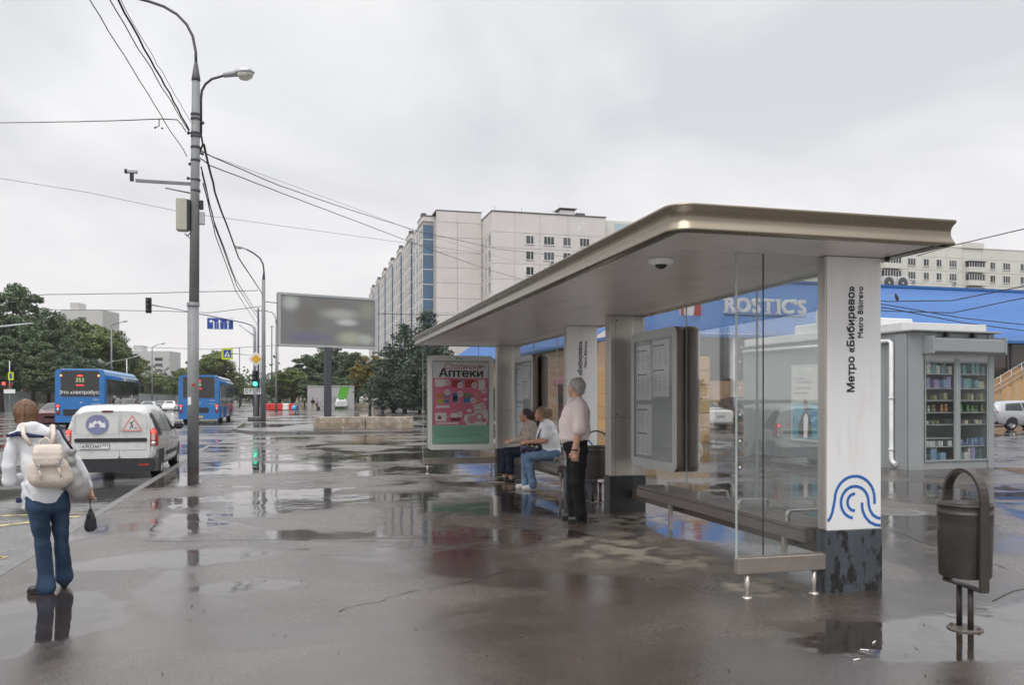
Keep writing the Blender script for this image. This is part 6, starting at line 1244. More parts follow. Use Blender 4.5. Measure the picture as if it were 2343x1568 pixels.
BRm = [(a, b_.copy()) for a, b_ in BR]
for i_, (tm, lm) in enumerate(BRm): lm.materials.clear(); lm.materials.append(m_leafm)
for tm, lm in CO: tm.materials.append(m_bark); lm.materials.append(m_need)
tr = random.Random(21)
def tree(name, label, x, ytop, d, hw, pair, H0, R0, z0=ROADZ, group=None):
    p = at(x, 914, d); Ht = CAM_H + (914 - ytop) / 1900 * d - z0; w_ = hw * (1.32 if name != 'pine_tree' else 1.5) / 1900 * d; t = thing(name, label, 'tree', (p.x, p.y, z0), tr.uniform(0, 6.28), group); s_ = (w_ / R0, w_ / R0, Ht / H0)
    for nm, me in (('trunk', pair[0]), ('crown', pair[1])): o = obj(nm, me, None, t); o.scale = s_
    return t
LT = [(40, 636, 122, 80, 0, 'tallest dark green tree standing behind the solid grey fence'), (-45, 668, 118, 85, 2, 'broad dark tree at the outer end of the solid grey fence'), (112, 700, 116, 62, 2, 'dark green tree leaning over the mesh fence'), (165, 712, 132, 70, 1, 'lighter green tree below the far pale tower'), (225, 736, 128, 62, 1, 'fresh green tree behind the roof of the first bus'), (262, 752, 138, 48, 2, 'dark rounded tree at the end of the left group, by a street lamp'), (75, 770, 112, 60, 0, 'low dark tree directly behind the crossing post'), (295, 800, 150, 36, 1, 'small tree between the left group and the far flats'), (5, 760, 110, 60, 0, 'low dark tree behind the orange machine arms'), (160, 800, 113, 60, 2, 'dark undergrowth tree behind the first bus'), (215, 815, 118, 55, 0, 'dark undergrowth tree behind the mirror of the first bus')]
for x, y, d, hw, k_, lab in LT: tree('roadside_tree', lab, x, y, d, hw, (BRm if k_ == 1 else BR)[k_], 14.0, (4.2, 4.2, 4.8, 3.4)[k_] * 1.05)
MT = [(318, 855, 230, 34, 1, 'low tree in front of the far flats, left one'), (352, 848, 210, 34, 1, 'rounded tree beneath the far flats'), (385, 862, 240, 32, 2, 'dark tree right of the far flats'), (418, 838, 190, 36, 0, 'dark tree behind the second bus, left one'), (492, 794, 168, 46, 1, 'tall spreading tree above the second bus'), (448, 826, 180, 34, 1, 'tree peeping over the roof of the second bus'), (530, 848, 190, 28, 1, 'small tree at the end of the bus lane'), (550, 868, 230, 22, 0, 'far small tree beside the signal mast'), (580, 880, 240, 30, 1, 'far low tree behind the green signal'), (300, 872, 260, 40, 0, 'far dark tree between fence and flats')]
for x, y, d, hw, k_, lab in MT: tree('roadside_tree', lab, x, y, d, hw, BRm[k_], 14.0, (4.2, 4.2, 4.8, 3.4)[k_] * 1.05)
CT = [(668, 838, 138, 44, 1, 'green tree left of the billboard post'), (705, 806, 146, 52, 0, 'dark tree behind the billboard post'), (760, 786, 150, 60, 2, 'broad dark tree behind the green striped container'), (812, 800, 142, 46, 0, 'dark tree right of the billboard post'), (640, 858, 150, 34, 0, 'low dark tree by the slim street lamp'), (845, 806, 128, 36, 3, 'yellowing birch-like tree beside the pine'), (820, 850, 132, 40, 0, 'shady low tree behind the white off-roader'), (730, 850, 134, 44, 0, 'shady low tree behind the container'), (875, 850, 120, 40, 0, 'dense dark tree under the pine'), (790, 870, 134, 36, 2, 'dark shrubby tree at the container corner')]
for x, y, d, hw, k_, lab in CT: tree('square_tree', lab, x, y, d, hw, (BRm if k_ == 1 else BR)[k_], 14.0, (4.2, 4.2, 4.8, 3.4)[k_] * 1.05, 0)
for x, y, d, hw, k_, lab in ((978, 704, 92, 52, 0, 'tall dark pine rising beside the shelter roof'), (926, 742, 96, 60, 1, 'broad dark pine left of the tall pine'), (900, 800, 100, 46, 0, 'shorter dark pine at the outer edge of the pine group'), (960, 800, 88, 48, 1, 'low dense pine seen beside the poster lightbox'), (1010, 770, 100, 46, 0, 'dark pine seen through the far end screen')): tree('pine_tree', lab, x, y, d, hw, CO[k_], 13.0, (3.2, 3.9)[k_], 0)
# far wood closing the view: one mass of foliage
rng = np.random.default_rng(5); P = []; S_ = []
for i in range(420):
    x = rng.uniform(-500, 760); d = rng.uniform(330, 480); hh = rng.uniform(6, 15) * (1.2 if x < 300 else 1); q = at(x, 914, d); c = np.array([q.x, q.y, hh * rng.uniform(.25, .75)]); u = rng.normal(size=(70, 3)) * np.array([3.2, 3.2, hh * .22]); P.append(c + u); S_.append(rng.uniform(.6, 1.3, 70))
me = leaf_cloud(np.concatenate(P), np.concatenate(S_), rng); o = obj('far_wood', me, leaf_mat('leaf_far', (.045, .065, .035), (.12, .15, .075))); tag(o, 'distant belt of trees closing the view down the road', 'trees', kind='stuff')
# ================================================================ people: one continuous surface per figure
def sdf_mesh(prims, vox=.008, kdef=.02, wr=None):
    """prims: dict(a,b,ra,rb,mat,k,sq=(axis,factor)); smooth union, meshed with surface nets; material per face from the nearest primitive"""
    lo = np.min([np.minimum(np.array(p['a']), np.array(p['b'])) - max(p['ra'], p['rb']) * 1.3 for p in prims], 0) - .03; hi = np.max([np.maximum(np.array(p['a']), np.array(p['b'])) + max(p['ra'], p['rb']) * 1.3 for p in prims], 0) + .03
    n = np.ceil((hi - lo) / vox).astype(int) + 1; D = np.full(n, 1.0, np.float32); best = np.full(n, 9.0, np.float32); lab = np.zeros(n, np.int16); ax = [lo[i] + vox * np.arange(n[i]) for i in range(3)]
    for p in prims:
        a, b_ = np.array(p['a'], float), np.array(p['b'], float); ra, rb = p['ra'], p['rb']; k = p.get('k', kdef); mr = max(ra, rb) * 1.3 + k + 2 * vox
        i0 = np.maximum(((np.minimum(a, b_) - mr - lo) / vox).astype(int), 0); i1 = np.minimum(((np.maximum(a, b_) + mr - lo) / vox).astype(int) + 2, n); sl = tuple(slice(i0[i], i1[i]) for i in range(3))
        X, Y, Z = np.meshgrid(ax[0][sl[0]], ax[1][sl[1]], ax[2][sl[2]], indexing='ij', sparse=True); ab = b_ - a; l2 = float(ab @ ab)
        px_, py_, pz_ = X - a[0], Y - a[1], Z - a[2]
        h = np.clip((px_ * ab[0] + py_ * ab[1] + pz_ * ab[2]) / l2, 0, 1) if l2 > 1e-9 else 0 * (px_ + py_ + pz_)
        qx, qy, qz = px_ - ab[0] * h, py_ - ab[1] * h, pz_ - ab[2] * h
        if 'sq' in p:
            v, f = p['sq']; v = np.array(v, float); v /= np.linalg.norm(v); dt = qx * v[0] + qy * v[1] + qz * v[2]; g = (1 / f - 1) * dt; qx, qy, qz = qx + g * v[0], qy + g * v[1], qz + g * v[2]
        d = (np.sqrt(qx * qx + qy * qy + qz * qz) - (ra + (rb - ra) * h)).astype(np.float32)
        if p.get('cut'):
            d = -np.minimum(-D[sl], d); D[sl] = d; continue
        cur = D[sl]; hh = np.clip(.5 + .5 * (cur - d) / k, 0, 1); D[sl] = cur + (d - cur) * hh - k * hh * (1 - hh)
        bb = best[sl]; m_ = d < bb; bb[m_] = d[m_]; best[sl] = bb; ll = lab[sl]; ll[m_] = p['mat']; lab[sl] = ll
    if wr:        # folds in the cloth: warped ridges, a few millimetres deep
        X, Y, Z = np.meshgrid(*ax, indexing='ij', sparse=True)
        for m_, (amp, kx, ky, kz, wf) in wr.items():
            ph = kx * X + ky * Y + kz * Z + 1.6 * np.sin(wf * X + 1.3 * wf * Z) + 1.2 * np.sin(.8 * wf * Y - wf * Z + 1.0)
            ph2 = -kx * .8 * X + ky * Y + kz * 1.4 * Z + 1.5 * np.sin(1.2 * wf * X - .7 * wf * Z + 2)
            f = (1 - 2 * np.abs(np.sin(ph * .5))) * .65 + .35 * np.sin(ph2); D = np.where(lab == m_, D + amp * f.astype(np.float32), D)
    ins = D < 0; c = [D[i:n[0] - 1 + i, j:n[1] - 1 + j, k_:n[2] - 1 + k_] for i in (0, 1) for j in (0, 1) for k_ in (0, 1)]; offs = [(i, j, k_) for i in (0, 1) for j in (0, 1) for k_ in (0, 1)]
    cnt = sum((q < 0).astype(np.int8) for q in c); cell = (cnt > 0) & (cnt < 8); idx = np.full(cell.shape, -1, np.int64); W = np.argwhere(cell); idx[cell] = np.arange(len(W)); vals = np.stack([q[cell] for q in c], 1); acc = np.zeros((len(W), 3)); num = np.zeros(len(W))
    for e0 in range(8):
        for e1 in range(e0 + 1, 8):
            if sum(abs(offs[e0][i] - offs[e1][i]) for i in range(3)) != 1: continue
            v0, v1 = vals[:, e0], vals[:, e1]; m_ = (v0 < 0) != (v1 < 0); t = np.where(m_, v0 / np.where(m_, v0 - v1, 1), 0)
            acc += m_[:, None] * (np.array(offs[e0]) + t[:, None] * (np.array(offs[e1]) - np.array(offs[e0]))); num += m_
    V = lo + vox * (W + acc / num[:, None]); F_ = []
    for axn in range(3):
        s0 = [slice(None)] * 3; s1 = [slice(None)] * 3; s0[axn] = slice(0, -1); s1[axn] = slice(1, None); A_, B_ = ins[tuple(s0)], ins[tuple(s1)]; E = np.argwhere(A_ != B_); u, v = (axn + 1) % 3, (axn + 2) % 3
        E = E[(E[:, u] > 0) & (E[:, v] > 0)]; fl = ins[tuple(E.T)]
        du = np.zeros(3, int); du[u] = 1; dv = np.zeros(3, int); dv[v] = 1; g = lambda q: idx[tuple(np.minimum(q, np.array(idx.shape) - 1).T)]
        Q = np.stack([g(E), g(E - du), g(E - du - dv), g(E - dv)], 1); Q[~fl] = Q[~fl][:, ::-1]; F_.append(Q)
    F_ = np.concatenate(F_); F_ = F_[(F_ >= 0).all(1)]; fm = lab[tuple(W[F_[:, 0]].T)]
    me = bpy.data.meshes.new('figure'); me.from_pydata(V.tolist(), [], F_.tolist()); me.polygons.foreach_set('material_index', fm.astype(np.int32)); me.polygons.foreach_set('use_smooth', np.ones(len(F_), bool)); me.update(); return me
def C(a, b_, ra, rb, m_, k=.02, sq=None):
    d = dict(a=a, b=b_, ra=ra, rb=rb, mat=m_, k=k)
    if sq: d['sq'] = sq
    return d
def locks(L, c, rx, ry, rz, n, down, seed, r_=.008, lo=-.6):
    """strands of hair combed over an ellipsoid from the crown down to latitude lo"""
    rg = random.Random(seed)
    for i in range(n):
        a = 2 * math.pi * (i + rg.random()) / n; e0 = rg.uniform(.4, 1.35); e1 = rg.uniform(lo, lo + .5); P = []
        for k in range(6):
            e = e0 + (e1 - e0) * k / 5; aa = a + .15 * math.sin(k + i); s_ = 1 + rg.uniform(-.02, .05); P.append(Vector((c[0] + rx * s_ * math.cos(aa) * math.cos(e), c[1] + ry * s_ * math.sin(aa) * math.cos(e), c[2] + rz * s_ * math.sin(e))))
        for p, q in zip(P[:-1], P[1:]): L.append(C(p, q, r_, r_ * .85, 0, .006))
        L.append(C(P[-1], P[-1] + Vector((0, 0, -down * rg.uniform(.5, 1.2))), r_ * .8, r_ * .35, 0, .006))
def skin_mat(name, c): return mat(name, c, .5, var=.08, scale=25)
def cloth(name, c, var=.12, scale=12, bump=.5, bs=18): return mat(name, c, .8, var=var, scale=scale, bump=bump, bscale=bs, spec=.25)
sk1 = skin_mat('skin_fair', (.52, .30, .21)); sk2 = skin_mat('skin_warm', (.47, .24, .16)); SHOE = mat('black_shoe', (.012, .012, .013), .4)
jeans = mat('blue_jeans', (.030, .055, .098), .85, var=.6, scale=5, bump=1.0, bscale=9, spec=.2, aniso=(1, 1, .5)); jeans2 = mat('light_jeans', (.13, .20, .31), .85, var=.35, scale=6, bump=1.0, bscale=10, spec=.2)
def hand(L, w_, d, side, m_, up=(0, 0, 1), curl=.5, s=1.0):
    """palm, four bent fingers and a thumb; w_: wrist, d: direction of the hand, side: towards the thumb"""
    w_, d, side = Vector(w_), Vector(d).normalized(), Vector(side).normalized(); nrm = d.cross(side).normalized(); side = nrm.cross(d); bend = nrm
    L.append(C(w_, w_ + d * .055 * s, .024 * s, .030 * s, m_, .012, (tuple(nrm), .62)))
    for i, (o, ln) in enumerate(((.027, .068), (.009, .078), (-.010, .072), (-.027, .055))):
        p0 = w_ + d * .075 * s + side * o * s; p1 = p0 + (d * (1 - curl * .4) + bend * curl * .6) * ln * .5 * s; p2 = p1 + (d * (1 - curl) + bend * curl) .normalized() * ln * .5 * s
        L.append(C(w_ + d * .05 * s + side * o * .8 * s, p0, .012 * s, .0105 * s, m_, .008)); L.append(C(p0, p1, .0105 * s, .0095 * s, m_, .006)); L.append(C(p1, p2, .0095 * s, .0075 * s, m_, .006))
    t0 = w_ + d * .02 * s + side * .028 * s; t1 = t0 + (d * .6 + side * .7) * .035 * s; t2 = t1 + (d * .9 + side * .1 + bend * curl * .5) * .032 * s
    L.append(C(t0, t1, .013 * s, .0115 * s, m_, .008)); L.append(C(t1, t2, .0115 * s, .009 * s, m_, .006))
def head(L, c, f, m_, s=1.0, k=.02):
    """skull, jaw, nose, brow, lips, ears, eye sockets; f: facing direction"""
    c, f = Vector(c), Vector(f).normalized(); u = Vector((0, 0, 1)); u = (u - f * u.dot(f)).normalized(); r_ = f.cross(u)
    P = lambda x, y, z: tuple(c + (r_ * x + f * y + u * z) * s)
    L += [C(P(0, -.018, .03), P(0, .012, .028), .086 * s, .080 * s, m_, k, (tuple(r_), .90)), C(P(0, .035, -.02), P(0, .052, -.065), .062 * s, .040 * s, m_, .03, (tuple(r_), .95)), C(P(-.03, .045, -.055), P(.03, .045, -.055), .035 * s, .035 * s, m_, .03),
          C(P(0, .088, .012), P(0, .108, -.026), .009 * s, .014 * s, m_, .012), C(P(-.03, .080, .026), P(.03, .080, .026), .012 * s, .012 * s, m_, .015), C(P(-.018, .088, -.056), P(.018, .088, -.056), .009 * s, .009 * s, m_, .010), C(P(0, .085, -.09), P(0, .08, -.088), .016 * s, .016 * s, m_, .02)]
    for sx in (-1, 1): L += [C(P(sx * .078, -.008, .012), P(sx * .080, -.004, -.024), .017 * s, .011 * s, m_, .008, (tuple(r_), .6)), C(P(sx * .035, .062, -.012), P(sx * .04, .055, -.03), .026 * s, .024 * s, m_, .02)]
    return P
def face_bits(par, P, s=1.0, brow=(.05, .04, .03)):
    """eyes and brows on the finished head"""
    for sx in (-1, 1):
        b = MB(); b.lathe([(0, -.007), (.006, -.005), (.009, 0), (.006, .005), (0, .007)], 8, P(sx * .032, .079, .006)); b.build('eye', mat('eye', (.10, .08, .07), .2), par)
def person(label, name_m, prims, loc, rz, mats, vox=.008, wr=None):
    t = thing('person', label, 'person', loc, rz); body = obj('body', sdf_mesh(prims, vox, wr=wr), None, t)
    for m_ in mats: body.data.materials.append(m_)
    return t
# ---------------------------------------------------------------- woman with backpack (frame: x right, y away, z up)
wo = at(108, 914, 6.62); RW = math.atan2(-wo.x, wo.y)
L = []; J = 1; S_ = 2; T = 0; H = 3; BL = 4
# materials: 0 jacket 1 jeans 2 skin 3 shoe
jk = cloth('white_jacket', (.64, .65, .67), .10, 5, 1.0, 7)
hc = (-.150, .13, 1.435); hp = head(L, hc, (-.25, 1, -.55), 2, .96)
L += [C((-.135, .05, 1.30), (-.145, .10, 1.40), .058, .055, 2, .02),
      C((-.085, .045, 1.20), (-.06, .0, 1.02), .118, .112, 0, .03, ((0, 1, 0), .80)), C((-.06, .0, 1.02), (-.02, -.01, .87), .112, .122, 0, .03, ((0, 1, 0), .82)), C((-.02, -.01, .86), (-.012, -.005, .815), .126, .136, 0, .02, ((0, 1, 0), .86)),
      C((-.205, .035, 1.245), (.055, .035, 1.245), .058, .056, 0, .035), C((-.18, -.005, 1.285), (.03, -.005, 1.28), .036, .036, 0, .03), C((-.17, .02, 1.315), (-.05, .01, 1.308), .044, .040, 0, .025), C((-.16, .0, 1.335), (-.09, -.005, 1.335), .032, .032, 0, .025),
      # left arm folded to the front, right arm hanging
      C((-.232, .04, 1.235), (-.262, .02, 1.02), .048, .044, 0, .025), C((-.262, .02, 1.02), (-.255, .05, .905), .046, .048, 0, .015), C((-.262, .05, .91), (-.15, .22, .90), .050, .040, 0, .015), C((-.15, .22, .90), (-.09, .26, .92), .030, .026, 2, .01),
      C((.085, .04, 1.235), (.190, .03, 1.05), .047, .045, 0, .025), C((.190, .03, 1.05), (.255, .06, .92), .050, .048, 0, .015), C((.255, .06, .92), (.298, .085, .845), .043, .034, 0, .015), C((.298, .085, .85), (.308, .09, .815), .024, .022, 2, .01),
      C((-.140, .0, .80), (-.165, .0, .69), .030, .012, 0, .03), C((-.12, .0, .78), (-.135, .0, .71), .045, .018, 0, .03),
      # hips and legs in flared jeans
      C((-.062, .0, .77), (.062, .0, .77), .088, .088, 1, .02), C((-.055, -.015, .71), (.075, .0, .71), .088, .084, 1, .02),
      C((-.060, .0, .69), (-.030, -.01, .40), .082, .056, 1, .015), C((-.03, -.01, .40), (-.008, .0, .12), .055, .060, 1, .01), C((-.008, .0, .12), (-.006, .0, .048), .062, .070, 1, .008),
      C((.085, .04, .69), (.098, .09, .42), .078, .054, 1, .015), C((.098, .09, .42), (.120, .15, .14), .053, .058, 1, .01), C((.120, .15, .14), (.122, .16, .085), .060, .066, 1, .008),
      C((-.01, .0, .04), (-.105, .03, .035), .036, .032, 3, .01), C((-.02, .0, .02), (-.115, .035, .02), .030, .028, 3, .01), C((.122, .16, .05), (.12, .24, .045), .038, .032, 3, .01), C((.122, .14, .035), (.12, .24, .03), .032, .028, 3, .01)]
hand(L, (.308, .09, .82), (.04, .05, -1), (-.6, .6, 0), 2, curl=.75, s=.95)
for a in np.linspace(0, 6.28, 9)[:-1]:   # jacket folds
    L.append(C((-.05 + .115 * math.cos(a), .095 * math.sin(a), .88), (-.015 + .122 * math.cos(a + .2), .104 * math.sin(a + .2), .815), .012, .018, 0, .025))
t = person('person from behind in white jacket and blue jeans with a cream backpack at the kerb', 'w', L, (wo.x, wo.y, 0), RW, [jk, jeans, sk1, SHOE], .006, {0: (.007, 24, 26, 16, 9), 1: (.0045, 12, 10, 34, 8)})
hairb = mat('brown_hair', (.15, .075, .035), .5, var=.75, scale=16, bump=1.0, bscale=30, aniso=(3, 3, .35))
Hh = [C((-.150, .085, 1.465), (-.152, .12, 1.462), .082, .084, 0, .03), C((-.145, .06, 1.42), (-.142, .045, 1.365), .074, .060, 0, .03), C((-.205, .10, 1.43), (-.20, .09, 1.375), .028, .018, 0, .02), C((-.092, .10, 1.43), (-.095, .09, 1.375), .028, .018, 0, .02)]
locks(Hh, (-.150, .092, 1.455), .083, .086, .088, 48, .045, 3, .0065, -.95)
obj('hair', sdf_mesh(Hh, .005), hairb, t)
b = MB(); b.tube([(-.275, -.02, 1.262), (-.20, -.055, 1.282), (-.10, -.075, 1.262), (-.02, -.085, 1.255)], [.012, .022, .018, .010], 6); b.build('jacket_pattern', cloth('navy_pattern', (.03, .035, .09), .6, 60), t); b = MB(); b.box(-.215, -.175, -.03, .03, .735, .775, .01); b.build('jacket_lining', cloth('navy_pattern', (.03, .035, .09), .6, 60), t)
TW = Matrix.Translation((wo.x, wo.y, 0)) @ Matrix.Rotation(RW, 4, 'Z')
def held(name, label, cat): o = thing(name, label, cat); o.matrix_world = TW; return o
bp = held('backpack', 'cream leather backpack with buckled flap on the person in the white jacket', 'backpack'); crm = mat('cream_leather', (.55, .48, .41), .5, var=.1, scale=9, bump=.25, bscale=40)
PK = [C((-.065, -.16, .95), (.095, -.16, .94), .070, .070, 0, .03), C((-.055, -.165, 1.02), (.085, -.165, 1.02), .070, .066, 0, .04), C((-.04, -.155, 1.12), (.068, -.155, 1.12), .056, .056, 0, .03), C((-.065, -.18, .925), (.10, -.18, .915), .048, .048, 0, .03), C((-.055, -.14, .90), (.10, -.14, .89), .040, .040, 0, .03), C((.125, -.15, .98), (.135, -.15, .93), .04, .045, 0, .03)]
obj('bag_body', sdf_mesh(PK, .007), crm, bp)
FL = [C((-.06, -.205, 1.165), (.075, -.205, 1.165), .035, .035, 0, .03), C((-.075, -.243, 1.09), (.085, -.243, 1.09), .020, .020, 0, .04), C((-.06, -.246, 1.05), (.06, -.246, 1.05), .018, .018, 0, .04), C((-.07, -.228, 1.13), (.08, -.228, 1.13), .026, .026, 0, .04)]
obj('bag_flap', sdf_mesh(FL, .006), crm, bp)
b = MB(); b.tube([(-.05, -.15, 1.175), (-.045, -.155, 1.225), (-.01, -.155, 1.25), (.02, -.155, 1.22), (.022, -.15, 1.175)], .009, 8); b.build('carry_loop', crm, bp)
for x_, z_ in ((-.055, 1.03), (.075, 1.045)):
    b = MB(); b.box(x_ - .009, x_ + .009, -.275, -.266, z_ - .02, z_ + .02, .004); b.build('buckle', m_rim, bp); b = MB(); b.tube([(x_, -.262, z_ - .02), (x_ + .02, -.262, z_ - .10)], .008, 6); b.build('drawstring', crm, bp)
b = MB(); b.tube([(.03, -.14, 1.19), (.045, -.10, 1.27), (.04, -.03, 1.335), (.03, .05, 1.33)], .018, 8); b.build('shoulder_strap', crm, bp); b = MB(); b.tube([(-.11, -.12, 1.19), (-.16, -.09, 1.27), (-.17, -.02, 1.35)], .016, 8); b.build('shoulder_strap', crm, bp)
sb2 = held('shoulder_bag', 'grey shoulder bag hanging at the side of the person in the white jacket', 'bag'); gry = mat('grey_leather', (.30, .29, .28), .5, var=.12, scale=8, bump=.3, bscale=25)
BG = [C((.17, -.06, .94), (.19, .05, .94), .062, .062, 0, .03), C((.19, -.06, .86), (.23, .06, .85), .072, .072, 0, .04), C((.22, -.05, .80), (.25, .06, .79), .055, .055, 0, .03), C((.16, -.06, 1.05), (.17, .04, 1.05), .042, .042, 0, .04), C((.17, -.07, 1.13), (.18, .04, 1.13), .030, .030, 0, .04)]
obj('bag_body', sdf_mesh(BG, .007), gry, sb2); b = MB(); b.tube([(.175, -.08, 1.15), (.12, -.10, 1.24), (.075, -.03, 1.34), (.09, .06, 1.31), (.16, .06, 1.15)], .010, 6); b.build('bag_strap', cloth('navy_strap', (.02, .025, .05)), sb2)
um = held('folded_umbrella', 'small dark folded umbrella hanging from the hand of the person in white', 'umbrella'); b = MB(); b.tube([(.318, .10, .74), (.310, .10, .69), (.313, .10, .64)], .003, 6); b.tube([(.306, .10, .74), (.31, .10, .64)], .003, 6); b.build('wrist_loop', m_wire, um)
UM = [C((.312, .10, .635), (.312, .10, .60), .014, .02, 0, .02), C((.312, .10, .585), (.310, .10, .50), .032, .042, 0, .02), C((.300, .10, .52), (.30, .10, .485), .03, .03, 0, .02), C((.325, .10, .55), (.33, .10, .49), .026, .028, 0, .02)]
obj('umbrella_canopy', sdf_mesh(UM, .006), mat('wet_black_nylon', (.010, .010, .014), .25, var=.6, scale=50, bump=1.0, bscale=60), um)

# ---------------------------------------------------------------- standing man
mo = at(1324, 914, 10.44); RM = -math.atan2(mo.x, mo.y)
sh1 = mat('pale_pink_shirt', (.66, .565, .55), .8, var=.07, scale=5, bump=.6, bscale=10, spec=.2, aniso=(2, 2, .7)); blk = cloth('black_trousers', (.010, .010, .012), .2, 6, .5, 9)
L = []; fdir = Vector((-.82, .57, -.03)); hp = head(L, (-.035, .02, 1.690), fdir, 2, 1.04)
L += [C((-.02, .02, 1.52), (-.03, .02, 1.62), .066, .060, 2, .02),
      C((-.035, .0, 1.40), (-.06, .0, 1.24), .150, .165, 0, .06, ((.5, .86, 0), 1.0)), C((-.06, .0, 1.26), (-.065, .0, 1.08), .168, .160, 0, .06), C((-.10, -.01, 1.17), (-.10, .0, 1.10), .135, .130, 0, .05), C((-.05, .0, 1.08), (-.05, .0, 1.035), .155, .148, 0, .03), C((.02, .02, 1.38), (.03, .02, 1.15), .120, .110, 0, .06),
      C((.02, -.15, 1.46), (-.04, .16, 1.46), .072, .072, 0, .06), C((.0, -.06, 1.50), (-.03, .09, 1.50), .060, .060, 0, .04), C((-.02, -.04, 1.545), (-.03, .07, 1.545), .035, .035, 0, .03),
      # near (left) arm
      C((.035, -.185, 1.44), (.02, -.205, 1.22), .080, .086, 0, .03), C((.02, -.205, 1.23), (.018, -.205, 1.185), .088, .080, 0, .01), C((.018, -.205, 1.20), (-.005, -.205, 1.13), .048, .045, 2, .012), C((-.005, -.205, 1.14), (-.045, -.195, .905), .047, .032, 2, .012),
      # far arm
      C((-.06, .18, 1.44), (-.09, .21, 1.22), .078, .082, 0, .03), C((-.09, .21, 1.20), (-.11, .21, .92), .046, .032, 2, .012),
      # trousers
      C((-.045, -.02, .98), (-.05, .02, .98), .150, .150, 1, .03), C((-.01, -.06, .90), (-.015, .07, .90), .128, .128, 1, .04), C((.0, -.07, .86), (-.02, -.06, .50), .110, .086, 1, .02), C((-.02, -.06, .50), (.03, -.05, .09), .085, .074, 1, .02), C((-.05, .08, .86), (-.07, .14, .50), .108, .084, 1, .02), C((-.07, .14, .50), (-.065, .22, .11), .083, .074, 1, .02),
      C((.06, -.05, .045), (-.09, -.035, .040), .045, .042, 3, .01), C((.06, -.05, .022), (-.10, -.03, .022), .040, .038, 3, .01), C((-.04, .24, .05), (-.17, .27, .040), .044, .040, 3, .01), C((-.04, .24, .022), (-.18, .275, .022), .038, .036, 3, .01)]
hand(L, (-.047, -.193, .90), (-.08, .03, -1), (-1, .2, 0), 2, curl=.8, s=1.1); hand(L, (-.11, .21, .91), (-.05, .03, -1), (-1, -.2, 0), 2, curl=.7, s=1.1)
for i in range(9):   # shirt creases falling from shoulder and belt
    a = i / 8; L.append(C((-.20 + .33 * a, -.10 - .05 * math.sin(a * 3.14), 1.34), (-.20 + .30 * a, -.12 - .04 * math.sin(a * 3.14), 1.06), .010, .018, 0, .03))
t = person('grey-haired person in a pale shirt and black trousers standing under the shelter', 'm', L, (mo.x, mo.y, 0), RM, [sh1, blk, sk1, SHOE], .0065, {0: (.010, 30, 24, 10, 8), 1: (.008, 12, 10, 26, 7)})
ghair = mat('grey_hair', (.36, .34, .33), .6, var=.2, scale=30, bump=.6, bscale=90); Hh = [C((-.015, .005, 1.735), (-.03, .015, 1.735), .092, .090, 0, .03), C((.015, -.005, 1.71), (.02, -.005, 1.66), .080, .060, 0, .03), C((.005, -.06, 1.69), (.01, -.055, 1.66), .035, .025, 0, .02)]
locks(Hh, (-.012, .008, 1.728), .090, .088, .086, 34, .012, 5, .006, -.45); obj('hair', sdf_mesh(Hh, .006), ghair, t); face_bits(t, lambda x, y, z: tuple(Vector(hp(x, y, z))))
b = MB(); b.lathe([(.036, -.012), (.040, -.008), (.040, .008), (.036, .012)], 14, (-.043, -.195, .925)); b.build('wrist_watch', mat('brown_strap', (.06, .035, .02), .5), t)
b = MB(); q = Vector(hp(.06, .06, .012)); b.tube([hp(.082, .0, .015), hp(.075, .07, .015), hp(.05, .098, .010)], .003, 5); b.lathe([(.014, -.002), (.019, 0), (.014, .002)], 10, hp(.034, .100, .004), axis='x'); b.build('glasses', m_wire, t)
b = MB(); b.tube([(-.175, -.105, 1.345), (-.135, -.125, 1.325)], .008, 6); b.build('pocket_pen', m_black, t)
for sx in (-1, 1): b = MB(); b.tube([(-.05 + .02 * sx, -.07 * 1, 1.57), (-.10, -.05, 1.535), (-.125, -.02, 1.50)], .012, 6)
b.build('collar', sh1, t)

